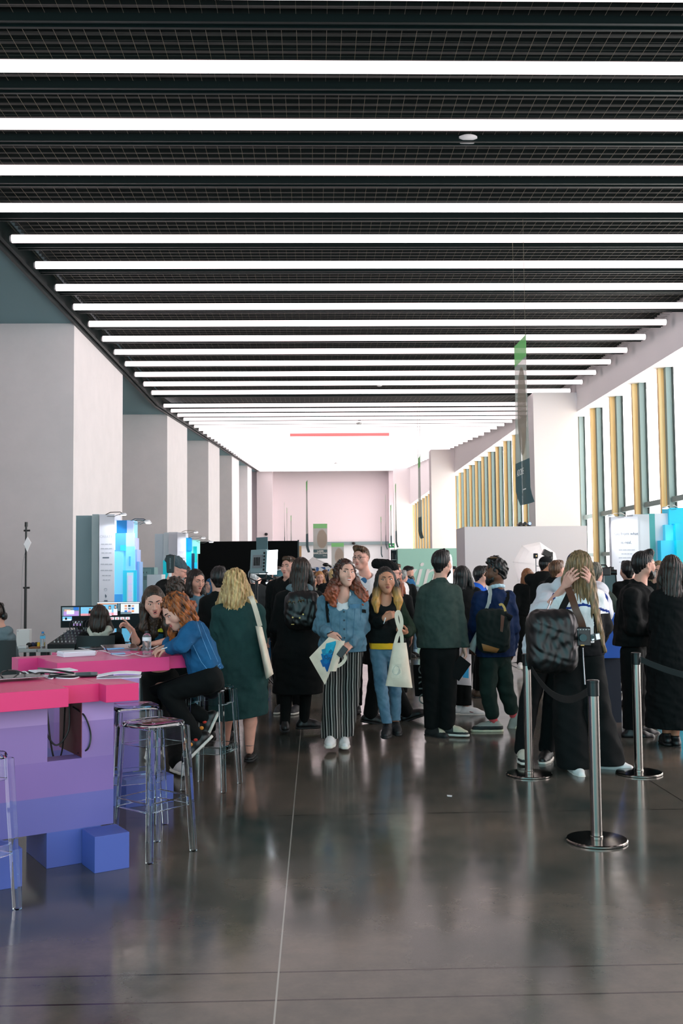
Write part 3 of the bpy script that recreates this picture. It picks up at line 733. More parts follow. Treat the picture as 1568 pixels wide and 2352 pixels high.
# second left booth
B2 = 21.4
t = thing('booth_wall', 'farther left booth with white lit panel and cyan and mint bars', 'booth', (at(410, 1400, B2)[0], B2, 0))
pbox(355, 1226, 376, 1500, B2+.6, .1, True).build('grey_back_panel', mat('booth_blue_grey', (190, 204, 214), .6), t)
pbox(376, 1223, 388, 1500, B2+.4, .2, True).build('corner_post', mat('booth_pale', (200, 212, 218), .6), t)
pbox(387, 1222, 408, 1500, B2+.2, .2, True).build('side_panel', mat('booth_side_white', (206, 208, 216), .6), t)
wp = pbox(407, 1223, 426.5, 1500, B2, .4, True).build('text_panel', M_bwhite, t)
lines(wp, 417, B2, [(1282, 13, 2, M_ink), (1289, 14, 2, M_ink), (1297, 12, 2, M_ink), (1303, 8, 2, M_ink)], 0)
text_mesh('TEST', .06, ((1, 0, 0), (0, 0, 1), (0, -1, 0), at(417, 1269, B2-.001)), 'headline', M_ink, wp, .001)
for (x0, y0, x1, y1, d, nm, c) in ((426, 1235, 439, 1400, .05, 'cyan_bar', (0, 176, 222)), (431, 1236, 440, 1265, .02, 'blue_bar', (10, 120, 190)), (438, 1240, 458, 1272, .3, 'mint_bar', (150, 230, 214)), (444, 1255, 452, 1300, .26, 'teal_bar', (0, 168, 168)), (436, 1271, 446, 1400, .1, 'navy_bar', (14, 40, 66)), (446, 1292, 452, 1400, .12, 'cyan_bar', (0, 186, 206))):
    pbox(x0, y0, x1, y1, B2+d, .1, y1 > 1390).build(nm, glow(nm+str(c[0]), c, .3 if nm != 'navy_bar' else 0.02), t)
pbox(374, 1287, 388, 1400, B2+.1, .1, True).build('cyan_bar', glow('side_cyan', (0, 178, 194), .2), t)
arm_lamp(at(417, 1222, B2), .42, 'arm lamp over the white panel of the farther left booth', 20, (.75, -.65), at(417, 1270, B2))
arm_lamp(at(434, 1235, B2+.05), .42, 'arm lamp over the cyan bar of the farther left booth', 20, (.75, -.65), at(434, 1290, B2))
arm_lamp(at(452, 1244, B2+.3), .42, 'arm lamp next to the black partition', 14, (.75, -.65), at(448, 1270, B2+.3))
# cabinet and plinth
CYY = 17.5
t = thing('metal_cabinet', 'grey-green metal cabinet beside the left booth', 'cabinet', (at(338, 1400, CYY)[0], CYY, 0))
pbox(320, 1303, 354, 1500, CYY, .4, True).build('body', mat('cabinet_green', (104, 146, 150), .5), t)
d = pbox(321, 1307, 346, 1500, CYY-.015, .016, True).build('door', mat('cabinet_door', (120, 162, 166), .5), t, bevel=.004)
for y in (1324, 1327, 1330): pbox(329, y, 337, y+1, CYY-.02, .006).build('louvre', M_leg, d)
for x in (329, 336): pbox(x, 1313, x+1, 1317, CYY-.02, .006).build('hinge', M_leg, d)
tag(pbox(337, 1319.5, 371, 1500, 16.2, .4, True).build('display_plinth', mat('plinth_white', (206, 212, 216), .6), bevel=.003), 'plain white plinth behind the man in the grey beanie', 'plinth')
# directional antenna
AY = 9.75
t = thing('paddle_antenna', 'black paddle antenna with lettering on a thin stand', 'antenna', (at(390, 1400, AY)[0], AY, 0))
pz = [at(380.5, 1275, AY), at(401, 1275, AY), at(399, 1316, AY), at(382.5, 1316, AY)]
pp = MB().prism(pz, (0, .035, 0)).build('paddle', mat('antenna_black', (12, 18, 20), .5), t, bevel=.008)
text_mesh('SENNHEISER', .019, ((0, 0, 1), (-1, 0, 0), (0, -1, 0), at(391, 1294, AY-.001)), 'lettering', M_grey, pp, .0006)
xa = at(390, 1400, AY)[0]; MB().cyl((xa, AY+.017, 0.02), (xa, AY+.017, at(390, 1316, AY)[2]), .009, seg=8).build('pole', M_blackp, t, smooth=True)
MB().cyl((xa, AY+.017, at(390, 1325, AY)[2]), (xa, AY+.017, at(390, 1316, AY)[2]), .015, seg=8).build('connector', M_white, t, smooth=True)
for k in range(3):
    a = R(30+120*k); MB().tube([(xa, AY+.017, .25), (xa+.16*math.cos(a), AY+.017+.16*math.sin(a), .01)], .008, 6).build('leg', M_blackp, t, smooth=True)

# ---------------------------------------------------------------- mid hall
PY = 26.0
t = thing('partition_wall', 'large black partition across the middle of the hall', 'partition', (at(570, 1400, PY)[0], PY, 0))
pbox(455, 1242, 683, 1500, PY, .15, True).build('panel', mat('black_fabric_panel', (7, 10, 11), .8, spec=.1), t)
p = at(683, 1240, PY); MB().box(p[0], PY+.02, 0, p[0]+.04, PY+.13, p[2]).build('end_post', M_blackp, t)
tag(pbox(684, 1254, 692, 1500, PY+.8, .05, True).build('plywood_board', mat('plywood', (206, 168, 124), .6)), 'upright plywood board at the right end of the black partition', 'board')
# mint wall and lettering
MY = 27.5
t = thing('mint_wall', 'mint green display wall with white script lettering', 'display wall', (at(970, 1400, MY)[0], MY, 0))
w_ = pbox(916, 1259, 1060, 1500, MY, .5, True).build('panel', mat('mint_paint', (166, 214, 200), .6), t)
text_mesh('vin', .95, ((1, 0, 0), (.26, 0, 1), (0, -1, 0), at(966, 1319, MY-.001)), 'script_lettering', mat('white_letters', (234, 232, 232), .6), w_, .012, xs=1.0)
text_mesh('ng', .95, ((1, 0, 0), (.26, 0, 1), (0, -1, 0), at(1024, 1330, MY-.001)), 'script_lettering', mat('white_letters', (234, 232, 232), .6), w_, .012, xs=1.0)
t = thing('shelf_unit', 'dark shelf unit at the left end of the mint wall', 'shelf', (at(905, 1400, MY+.1)[0], MY+.1, 0))
pbox(900, 1262, 915.5, 1500, MY+.55, .06, True).build('back', mat('shelf_dark', (60, 72, 78), .6), t)
for y in (1263, 1285, 1305, 1330): pbox(900, y, 915.5, y+1.5, MY+.05, .5).build('shelf', mat('shelf_edge', (150, 164, 168), .6), t)
for i, (x, y) in enumerate(((904, 1270), (909, 1274), (906, 1294), (911, 1290))): tag(pbox(x-2, y, x+2, y+ (1284.5-y if y < 1285 else 1304.5-y), MY+.2, .2).build('small_box', mat('shelf_item%d' % (i % 2), (96, 110, 114) if i % 2 else (40, 48, 52), .6)), ['dark box at the left of the upper shelf', 'grey box at the right of the upper shelf', 'dark box at the left of the lower shelf', 'grey box at the right of the lower shelf'][i]+' beside the mint wall', 'box')
# photo-shoot wall
WY = 20.2
t = thing('photo_wall', 'large plain white wall behind the studio umbrella', 'display wall', (at(1200, 1400, WY)[0], WY, 0))
p = at(1066.5, 1210, WY); q = at(1347, 1208, WY)
MB().box(p[0], WY, 0, q[0], WY+1.2, p[2]).build('panel', mat('white_studio_wall', (224, 216, 220), .6), t)
for i, x in enumerate((1193, 1203, 1214)):
    c = at(x, 1210, WY+.4); c[2] = p[2]
    tt = thing('small_spotlight', ['leftmost', 'middle', 'rightmost, faintly glowing'][i]+' small black spotlight on top of the white wall', 'spotlight', c)
    MB().box(c[0]-.035, c[1]-.05, c[2], c[0]+.035, c[1]+.05, c[2]+.03).build('foot', M_blackp, tt)
    MB().cyl(c+[.0, .1, .06], c+[.0, -.1, .07], .034, .036, 12).build('barrel', M_blackp, tt, smooth=True)
    if i == 2: MB().cyl(c+[.0, -.1, .07], c+[.0, -.103, .07], .03, seg=12).build('lens', mat('lens_blue', (150, 180, 255), .3, emit=1.5), tt)
# studio umbrella
c = at(1232, 1302, 17.2); t = thing('studio_umbrella', 'white translucent studio umbrella on a stand', 'umbrella', (c[0], c[1], 0))
def brolly():
    m = bpy.data.materials.new('translucent_white'); m.use_nodes = True; nt = m.node_tree; N = nt.nodes; N.clear(); o = N.new('ShaderNodeOutputMaterial')
    a = N.new('ShaderNodeBsdfDiffuse'); a.inputs[0].default_value = (.92, .9, .9, 1); b = N.new('ShaderNodeBsdfTranslucent'); b.inputs[0].default_value = (.95, .9, .9, 1)
    x = N.new('ShaderNodeMixShader'); x.inputs[0].default_value = .5; nt.links.new(a.outputs[0], x.inputs[1]); nt.links.new(b.outputs[0], x.inputs[2]); nt.links.new(x.outputs[0], o.inputs[0]); return m
b = MB(); RR = .445; rings = []
axu = nrm(np.array([.25, -1, .12])); ux = nrm(np.cross(axu, [0, 0, 1.0])); uz = np.cross(ux, axu)
vs = []; n = 8
for i in range(6):
    s = i/5; rr = RR*math.sin(s*1.15)/math.sin(1.15); dd = .17*(1-(s**2))
    for k in range(n):
        for h in range(2):
            th = 2*PI*(k+.5*h)/n+.2; f_ = 1 if h == 0 else math.cos(PI/n)*1.0
            vs.append(c+axu*dd+(ux*math.cos(th)+uz*math.sin(th))*rr*f_)
g = np.array(vs).reshape(6, 2*n, 3); g = np.concatenate([g, g[:, :1]], axis=1)
b.sheet(g, .003); b.build('canopy', brolly(), t, smooth=True, ang=12)
for k in range(n):
    th = 2*PI*k/n+.2
    MB().tube([c+axu*.168+(ux*math.cos(th)+uz*math.sin(th))*.01]+[c+axu*(.17*(1-s*s)-.012)+(ux*math.cos(th)+uz*math.sin(th))*RR*math.sin(s*1.15)/math.sin(1.15) for s in (.3, .6, 1.0)], .0035, 5).build('rib', M_silver, t)
MB().tube([c+axu*.16, c-axu*.35], .005, 6).build('shaft', M_silver, t)
MB().cyl(c-axu*.28, c-axu*.5, .055, .06, 14).build('flash_head', M_blackp, t, smooth=True)
sx = c-axu*.36
MB().cyl((sx[0], sx[1], .02), (sx[0], sx[1], sx[2]-.05), .014, seg=8).build('stand_pole', M_blackp, t, smooth=True)
for k in range(3):
    a = R(20+120*k); MB().tube([(sx[0], sx[1], .5), (sx[0]+.4*math.cos(a), sx[1]+.4*math.sin(a), .012)], .01, 6).build('stand_leg', M_blackp, t, smooth=True)
l = bpy.data.lights.new('flash_bulb', 'SPOT'); l.energy = 260; l.spot_size = R(125); l.spot_blend = .3; l.shadow_soft_size = .06; l.color = (1, .93, .92); o = bpy.data.objects.new('flash_bulb', l); COL.objects.link(o); o.location = c-axu*.24; o.rotation_euler = Vector(axu).to_track_quat('-Z', 'Y').to_euler()
o.parent = t; o.matrix_parent_inverse = t.matrix_basis.inverted()
# small flash on its own thin stand
c = at(1230, 1277, 16.0); t = thing('flash_unit', 'small round black flash on a bracket before the umbrella', 'flash', (c[0], c[1], 0))
MB().lathe([(.0, -.04), (.036, -.04), (.04, -.02), (.04, .03), (.034, .042), (.0, .042)], c, 16).build('head', mat('flash_black', (24, 26, 26), .25), t, smooth=True)
MB().ell(c+[0, -.041, .0], (.008, .003, .008), 8, 6).build('pilot_lamp', mat('pilot_orange', (255, 190, 110), .3, emit=2), t)
MB().cyl(c+[0, 0, -.04], (c[0], c[1], .9), .008, seg=8).build('stalk', M_grey, t, smooth=True)
MB().cyl((c[0], c[1], .9), (c[0], c[1], 0.01), .012, seg=8).build('pole', M_blackp, t, smooth=True)
MB().tube([c+[0, 0, -.16], c+[.1, .02, -.17]], .007, 6).build('side_arm', M_grey, t)
for k in range(3):
    a = R(20+120*k); MB().tube([(c[0], c[1], .4), (c[0]+.3*math.cos(a), c[1]+.3*math.sin(a), .012)], .008, 6).build('leg', M_blackp, t, smooth=True)
# softbox and camera rig, right
SY = 13.2
c = at(1399, 1340, SY); t = thing('softbox', 'dark softbox on a stand beside the right booth', 'softbox', (c[0], c[1], 0))
def pp_(x, y, dy=0): return at(x, y, SY+dy)
b = MB(); ring0 = [pp_(1384, 1304), pp_(1402, 1302), pp_(1413, 1312), pp_(1415, 1335), pp_(1415, 1372), pp_(1408, 1392), pp_(1392, 1396), pp_(1384, 1385)]
cen = np.mean(ring0, axis=0); ring1 = [cen+(p-cen)*.35+np.array([0, .35, 0]) for p in ring0]
b.add(ring0+ring1, [tuple(range(8))[::-1], tuple(range(8, 16))]+[(i, (i+1) % 8, 8+(i+1) % 8, 8+i) for i in range(8)]); b.build('box', mat('softbox_teal', (52, 82, 88), .45), t, bevel=.01)
MB().tube([p+np.array([0, -.004, 0]) for p in ring0], .008, 6, closed=True).build('rim', M_blackp, t)
MB().cyl((cen[0], SY+.4, .02), (cen[0], SY+.4, cen[2]), .014, seg=8).build('pole', M_blackp, t, smooth=True)
for k in range(3):
    a = R(20+120*k); MB().tube([(cen[0], SY+.4, .4), (cen[0]+.3*math.cos(a), SY+.4+.3*math.sin(a), .012)], .008, 6).build('leg', M_blackp, t, smooth=True)
c = at(1385, 1313, SY-.5); t = thing('video_camera', 'black video camera rig on a tripod head by the softbox', 'camera', (c[0], c[1], 0))
MB().obox(c, (.07, 0, 0), (0, .1, 0), (0, 0, .05)).build('body', M_blackp, t, bevel=.01)
MB().cyl(c+[.05, -.02, -.01], c+[.16, -.05, -.01], .035, seg=12).build('lens', M_blackp, t, smooth=True)
MB().tube([c+[-.05, 0, .05], c+[-.03, 0, .085], c+[.04, 0, .085], c+[.06, 0, .05]], .009, 6).build('handle', M_blackp, t, smooth=True)
MB().obox(c+[.11, 0, .01], (.012, 0, 0), (0, .05, 0), (0, 0, .05)).build('matte_box', M_blackp, t)
MB().cyl(c+[0, 0, -.05], (c[0], c[1], .7), .014, seg=8).build('column', M_grey, t, smooth=True)
for k in range(3):
    a = R(40+120*k); MB().tube([(c[0], c[1], .9), (c[0]+.35*math.cos(a), c[1]+.35*math.sin(a), .012)], .012, 6).build('leg', M_blackp, t, smooth=True)
# blue plinth with plastic bag
BYY = 10.25
t = thing('blue_plinth', 'plain blue plinth block behind the long haired woman', 'plinth', (at(1405, 1500, BYY)[0], BYY, 0))
pbox(1383, 1409, 1426, 1512, BYY, .5).build('upper_block', mat('plinth_blue', (40, 96, 190), .5), t, bevel=.003)
pbox(1390, 1512, 1424, 1700, BYY+.1, .35, True).build('lower_block', mat('plinth_navy', (14, 28, 44), .6), t)
c = at(1397, 1409, BYY); zc = c[2]; c = np.array([c[0], BYY+.15, zc])
b = MB(); vs = []; rs = [(.0, .10), (.07, .16), (.09, .13), (.05, .07), (.0, .02)]
b.lathe([(0, .001), (.075, .002), (.085, .03), (.06, .06), (.03, .085), (.04, .12), (0, .10)], c, 12)
b.v = [tuple(np.array(v)+RNG.uniform(-.008, .008, 3)*np.array([1, 1, 0 if v[2] < zc+.005 else 1])) for v in b.v]
tag(b.build('plastic_bag', mat('clear_film', (200, 226, 250), .12, trans=.6), smooth=True), 'crumpled clear plastic bag on the blue plinth', 'plastic bag')
# right booth
RY = 14.8
t = thing('booth_wall', 'right booth with lit white text panel and cyan steps', 'booth', (at(1480, 1500, RY)[0], RY, 0))
wp = pbox(1412, 1186, 1464, 1560, RY, .12, True).build('text_panel', mat('white_right_panel', (226, 224, 234), .5), t)
pbox(1463, 1181, 1490, 1560, RY+.02, .3, True).build('grey_panel', mat('booth_grey_right', (200, 204, 212), .6), t)
pbox(1490, 1180, 1503, 1560, RY+.25, .2, True).build('teal_edge', mat('booth_teal', (70, 158, 160), .5), t)
pbox(1503, 1179, 1546, 1560, RY+.3, .2, True).build('white_panel', mat('booth_white_right', (226, 226, 236), .5), t)
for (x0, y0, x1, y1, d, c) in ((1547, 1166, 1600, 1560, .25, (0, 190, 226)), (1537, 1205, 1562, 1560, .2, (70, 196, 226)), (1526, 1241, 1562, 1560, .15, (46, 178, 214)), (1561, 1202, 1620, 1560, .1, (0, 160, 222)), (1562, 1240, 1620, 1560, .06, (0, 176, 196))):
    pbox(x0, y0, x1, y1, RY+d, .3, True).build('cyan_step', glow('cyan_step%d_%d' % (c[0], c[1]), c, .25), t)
text_mesh('Go from what', .062, ((1, 0, 0), (0, 0, 1), (0, -1, 0), at(1438, 1226, RY-.001)), 'headline', M_ink2, wp, .001)
text_mesh('is real.', .062, ((1, 0, 0), (0, 0, 1), (0, -1, 0), at(1438, 1246, RY-.001)), 'headline', M_ink2, wp, .001)
for y, w in ((1263, 38), (1272, 26), (1281, 38), (1291, 36), (1300, 13)):
    for k in range(4): lines(wp, 1439+(k-1.5)*w/4, RY, [(y, w/4-1.3, 2.4, M_ink)], 0)
MB().cyl(at(1441, 1318, RY-.004), at(1441, 1318, RY), .026, seg=18).build('red_badge', mat('badge_red', (220, 60, 70), .5), wp)
arm_lamp(at(1436, 1184, RY), .36, 'arm lamp over the white text panel of the right booth', 20, (-.75, -.65), at(1438, 1230, RY))
arm_lamp(at(1556, 1166, RY+.25), .34, 'arm lamp over the cyan steps of the right booth', 22, (-.75, -.65), at(1552, 1215, RY))

# LED panel on stand
LY = 12.2
c = at(596, 1290, LY); t = thing('led_panel_light', 'bright studio LED panel with barn doors on a stand', 'studio light', (c[0], LY, 0))
a_ = R(52); fd = np.array([math.sin(a_), math.cos(a_), -.06]); fd = nrm(fd); sd = nrm(np.cross(fd, [0, 0, 1])); ud = np.cross(sd, fd)
MB().obox(c, sd*.16, ud*.145, fd*.03).build('housing', mat('panel_housing', (128, 150, 154), .45), t, bevel=.008)
MB().obox(c+fd*.032, sd*.145, ud*.13, fd*.003).build('diffuser', mat('panel_white', (236, 244, 255), .4, emit=9), t)
MB().hexa([c+fd*.036-sd*.14-ud*.125, c+fd*.036+sd*.14-ud*.125, c+fd*.15+sd*.16-ud*.15, c+fd*.15-sd*.16-ud*.15, c+fd*.036-sd*.14+ud*.125, c+fd*.036+sd*.14+ud*.125, c+fd*.15+sd*.16+ud*.15, c+fd*.15-sd*.16+ud*.15]).build('soft_diffuser', mat('panel_white', (236, 244, 255), .4, emit=9), t)
bk = MB().obox(c-fd*.033, sd*.1, ud*.08, fd*.004).build('battery_plate', M_grey, t)
for i in range(4): MB().obox(c-fd*.04+sd*(.05-.035*i), sd*.009, ud*.05, fd*.004).build('vent_slot', M_blackp, bk)
for i in range(6): MB().obox(c-fd*.034+sd*.14+ud*(.1-.04*i), sd*.012, ud*.013, fd*.006).build('button', M_blackp, t)
M_barn = mat('barn_door_metal', (86, 116, 122), .4, metal=.3); M_barnw = mat('barn_door_white', (230, 236, 244), .5)
for (e, w, axis, L, fo) in ((ud*.15, sd*.12, ud, .15, -.05), (sd*.165, ud*.13, sd, .14, -.9), (-sd*.165, ud*.13, -sd, .17, 1.6), (-ud*.15, sd*.13, -ud, .14, 1.5)):
    o0 = c+fd*.03+e; out = nrm(axis*.75+fd*fo)
    MB().hexa([o0-w, o0+w, o0+w+out*L, o0-w+out*L]+[q-fd*.004 for q in (o0-w, o0+w, o0+w+out*L, o0-w+out*L)]).build('barn_door', M_barn, t)
MB().tube([c+sd*.175, c+sd*.175-ud*.2-fd*.02, c-ud*.24-fd*.03, c-sd*.175-ud*.2-fd*.02, c-sd*.175], .009, 6).build('yoke', M_blackp, t, smooth=True)
xs_ = c-ud*.24-fd*.03
MB().cyl((xs_[0], xs_[1], .02), xs_, .013, seg=8).build('pole', M_blackp, t, smooth=True)
MB().cyl((xs_[0], xs_[1], xs_[2]-.06), (xs_[0], xs_[1], xs_[2]), .022, seg=10).build('clamp', M_blackp, t, smooth=True)
for k in range(3):
    a = R(20+120*k); MB().tube([(xs_[0], xs_[1], .45), (xs_[0]+.42*math.cos(a), xs_[1]+.42*math.sin(a), .012)], .01, 6).build('leg', M_blackp, t, smooth=True)
l = bpy.data.lights.new('panel_beam', 'AREA'); l.shape = 'RECTANGLE'; l.size = .28; l.size_y = .25; l.energy = 25; l.color = (.9, .95, 1); o = bpy.data.objects.new('panel_beam', l); COL.objects.link(o)
o.location = c+fd*.17; o.rotation_euler = Vector(fd).to_track_quat('-Z', 'Y').to_euler(); o.parent = t; o.matrix_parent_inverse = t.matrix_basis.inverted()
xq = at(613, 1400, LY+.25)[0]
t = thing('light_stand', 'second thin black stand right behind the LED panel', 'light stand', (xq, LY+.4, 0))
MB().cyl((xq, LY+.4, .02), (xq, LY+.4, at(613, 1322, LY)[2]), .012, seg=8).build('pole', M_blackp, t, smooth=True)
MB().cyl((xq, LY+.4, at(613, 1342, LY)[2]), (xq, LY+.4, at(613, 1338, LY)[2]), .022, seg=8).build('clamp', M_white, t, smooth=True)
for k in range(3):
    a = R(50+120*k); MB().tube([(xq, LY+.4, .45), (xq+.4*math.cos(a), LY+.4+.4*math.sin(a), .012)], .01, 6).build('leg', M_blackp, t, smooth=True)

# market tent in the back
TY = 36.0
t = thing('market_tent', 'white tent canopy with blue patterned valance far back', 'tent', (at(740, 1300, TY)[0], TY+1, 0))
p0, p1, p2 = at(690, 1303, TY), at(772, 1303, TY), at(706, 1279, TY+1.5)
b = MB(); ap = np.array([(p0[0]+p1[0])/2-.2, TY+1.5, p2[2]]); cs = [np.array(p0), np.array(p1), np.array([p1[0], TY+3, p1[2]]), np.array([p0[0], TY+3, p0[2]])]
b.add(cs+[ap]+[q-np.array([0, 0, .05]) for q in cs], [(0, 1, 4), (1, 2, 4), (2, 3, 4), (3, 0, 4), (8, 7, 6, 5), (0, 5, 6, 1), (1, 6, 7, 2), (2, 7, 8, 3), (3, 8, 5, 0)]); b.build('canopy', M_white, t)
def pattern():
    m = mat('blue_pattern', (222, 228, 236), .6); nt = m.node_tree; N = nt.nodes; v = N.new('ShaderNodeTexNoise'); v.inputs['Scale'].default_value = 9; v.inputs['Detail'].default_value = 4; tc = N.new('ShaderNodeTexCoord'); r = N.new('ShaderNodeValToRGB'); r.color_ramp.interpolation = 'CONSTANT'
    r.color_ramp.elements[0].color = rgb(60, 100, 160); r.color_ramp.elements[1].color = rgb(222, 228, 236); r.color_ramp.elements[1].position = .47
    nt.links.new(tc.outputs['Object'], v.inputs[0]); nt.links.new(v.outputs[0], r.inputs[0]); nt.links.new(r.outputs[0], N['Principled BSDF'].inputs[0]); return m
MB().box(p0[0], TY-.02, p0[2]-.32, p1[0], TY, p0[2]).build('valance', pattern(), t)
MB().tube([at(726, 1284, TY-.1), at(772, 1304, TY-.1)], .022, 6).build('roof_bar', M_white, t)
for q in cs: MB().cyl((q[0], q[1]+(.05 if q[1] < TY+1 else -.05), 0), (q[0], q[1]+(.05 if q[1] < TY+1 else -.05), q[2]-.02), .025, seg=8).build('post', M_silver, t)
tag(pbox(714, 1316, 768, 1330, TY+.5, .05).build('blue_sign', rgbm('sign_blue', (60, 130, 200), .3)), 'blue sign board under the tent valance', 'sign')
c = at(748, 1297, TY-.2); t = thing('clip_light', 'small dark lamp clipped to the tent roof bar', 'spotlight', c)
MB().ell(c, (.12, .1, .07), 10, 8).build('head', M_blackp, t, smooth=True); MB().cyl(c+[.1, 0, -.02], c+[.2, 0, -.1], .03, seg=8).build('clip', M_blackp, t)
# exit sign
c = at(899, 1253, 70.0); t = thing('exit_sign', 'small green emergency exit sign near the far wall', 'sign', c)
MB().obox(c, (.2, 0, 0), (0, .05, 0), (0, 0, .16)).build('panel', mat('exit_green', (22, 120, 70), .5, emit=.3), t)
MB().prism([c+[-.15, -.06, 0], c+[-.05, -.06, .09], c+[-.05, -.06, .03], c+[.13, -.06, .03], c+[.13, -.06, -.03], c+[-.05, -.06, -.03], c+[-.05, -.06, -.09]], (0, -.01, 0)).build('arrow', M_white, t)
# ceiling devices
def dome(px, py, Y, r, label, name='ceiling_device'):
    c = at(px, py, Y); t = thing(name, label, 'ceiling device', c)
    MB().lathe([(0, -.03*r/.14), (r*.7, -.028*r/.14), (r, -.008*r/.14), (r, .02*r/.14), (r*.8, .035*r/.14), (0, .035*r/.14)], c, 28).build('body', M_white, t, smooth=True)
    zc = ZT+.06+rise(Y)
    MB().box(c[0]-.05, c[1]-.04, c[2]+.03*r/.14, c[0]+.05, c[1]+.04, zc+.04).build('bracket', M_grey, t)
    return c, t
yy = ys[5]-.636
c = at(1073, 322, 12.7); 
dome(1073, 322, 11.5, .125, 'white oval wireless access point hanging under the ceiling', 'access_point')
dome(871, 886, 26.7, .07, 'tiny white smoke detector in the middle of the ceiling', 'smoke_detector')
dome(825, 973, 35.6, .13, 'small dome hanging in front of the red lamp stretch', 'ceiling_dome')
dome(771, 1064, 66, .12, 'farthest tiny dome under the white luminous ceiling', 'ceiling_dome')
c = at(611, 1227, YB-1.3); tag(MB().ell(c, (.14, .12, .12), 12, 8).build('security_camera', M_blackp, smooth=True), 'dark dome camera on the far left pilaster', 'security camera')
c = at(812, 1248, YB-.45); tag(MB().ell(c, (.14, .09, .12), 12, 8).build('security_camera', M_blackp, smooth=True), 'small camera on the grey band of the far wall', 'security camera')

# ---------------------------------------------------------------- hanging banners
def veil(n, col, al):
    m = bpy.data.materials.new(n); m.use_nodes = True; nt = m.node_tree; N = nt.nodes; N.clear(); o = N.new('ShaderNodeOutputMaterial'); d = N.new('ShaderNodeBsdfDiffuse'); d.inputs[0].default_value = rgb(*col)
    tl = N.new('ShaderNodeBsdfTranslucent'); tl.inputs[0].default_value = rgb(*col)
    a = N.new('ShaderNodeAddShader') if False else N.new('ShaderNodeMixShader'); a.inputs[0].default_value = .4; nt.links.new(d.outputs[0], a.inputs[1]); nt.links.new(tl.outputs[0], a.inputs[2])
    t_ = N.new('ShaderNodeBsdfTransparent'); x = N.new('ShaderNodeMixShader'); x.inputs[0].default_value = al; nt.links.new(t_.outputs[0], x.inputs[1]); nt.links.new(a.outputs[0], x.inputs[2]); nt.links.new(x.outputs[0], o.inputs[0]); return m
V_green = veil('banner_green', (130, 190, 130), .80); V_stone = veil('banner_stone', (176, 164, 152), .6); V_dark = veil('banner_slate', (84, 108, 114), .84); V_gray = veil('banner_grey', (158, 164, 160), .62)
V_txt = mat('banner_text', (232, 232, 228), .6)
def banner(X, Y, ztop, w, h, ang, label, txt=None, detail=True, wy=0):
    a = R(ang); u = np.array([math.cos(a), math.sin(a), 0]); n = np.array([math.sin(a), -math.cos(a), 0])
    c = np.array([X, Y, 0]); t = thing('hanging_banner', label, 'banner', c+[0, 0, ztop-h], group='banners hanging from the ceiling')
    def strip(z0, z1, m, nm, cols=6, u0=-.5, u1=.5, off=0.0):
        g = []
        for i in range(7):
            z = z0+(z1-z0)*i/6; row = []
            for j in range(cols+1):
                s = u0+(u1-u0)*j/cols; k = (ztop-z)/h
                p = c+u*s*w+n*(.02*math.sin(3*s+4*k)*k+off)+np.array([0, 0, z])
                if k > .93: p = p+n*(-(k-.93)*1.0*h*.35)
                row.append(p)
            g.append(row)
        MB().sheet(g, .004).build(nm, m, t, smooth=True)
    strip(ztop, ztop-.13*h, V_green, 'green_heading'); 
    strip(ztop-.13*h, ztop-.46*h, V_gray, 'upper_cloth'); strip(ztop-.46*h, ztop-.74*h, V_gray, 'middle_cloth'); strip(ztop-.74*h, ztop-h, V_dark, 'lower_cloth')
    if detail:
        pts = [c+u*w*(.12+.36*math.cos(q))+n*.012+np.array([0, 0, ztop-h*(.44+.27*math.sin(q))]) for q in np.linspace(0, 2*PI, 25)[:-1]]
        pts = [p if np.dot(p-c, u) < w*.49 else p-u*(np.dot(p-c, u)-w*.49) for p in pts]
        MB().prism(pts, n*.002).build('stone_picture', V_stone, t)
    if txt:
        for k, s in enumerate(txt): text_mesh(s, .17*w, (u, (0, 0, 1), n, c+n*.034+np.array([0, 0, ztop-h*(.83+.06*k-.02*len(txt))])), 'lettering', V_txt, t, .001, xs=1.0)
        MB().obox(c+u*w*.3+n*.032+np.array([0, 0, ztop-h*.92]), u*w*.12, np.array([0, 0, .008]), n*.002).build('small_line', V_txt, t)
    for s in (-.45, .45):
        if Y > 30: break
        p = c+u*s*w+np.array([0, 0, ztop]); MB().cyl(p, (p[0], p[1], ZT+.1+rise(p[1])), .003 if Y < 20 else .006, seg=5).build('cord', M_wire, t)
banner(3.03, 14.40, 4.95, .80, 2.40, -90+0.6, 'nearest hanging banner, at the right, seen almost edge on', ['ADOBE'])
for (px, y0, y1, X, lab) in ((962, 1050, 1238, 3.02, 'second banner from the front in the right row'), (908, 1112, 1258, 3.03, 'third banner from the front in the right row'), (884.5, 1137, 1262, 2.98, 'banner in the right row left of the third one, overlapping it'), (897, 1160, 1256, 3.6, 'small banner between two larger ones in the right row'), (874.5, 1187, 1280, 2.9, 'last and leftmost banner edge of the right row'),
        (704, 1105, 1262, -.3, 'front banner of the left row, seen edge on'), (653, 1155, 1240, -1.6, 'leftmost distant banner over the black partition'), (658.5, 1166, 1240, -1.8, 'distant banner second from left over the black partition'), (668, 1184, 1240, -1.8, 'distant banner third from left over the black partition')):
    Yd = (2.4*F)/(y1-y0) if y1 != 1240 else 52+abs(px-653)*.5
    if px == 704: Yd = 33.5
    p = at(px, y0, Yd); h = 2.4 if y1 != 1240 else 2.4
    banner(p[0], Yd, p[2], .80, h, -90+RNG.uniform(-3, 3) - (1.5 if px > 724 else -1.5), lab, None, False)
p = at(735, 1203, 66.0); banner(p[0], 66.0, p[2], .93, 2.3, 0, 'front facing banner with stone picture and white lettering', ['LASER', 'BARCELONA'])
p = at(775, 1247, 76.0); banner(p[0], 76.0, p[2], .95, 2.3, 0, 'front facing banner behind, half hidden by the curly red hair')
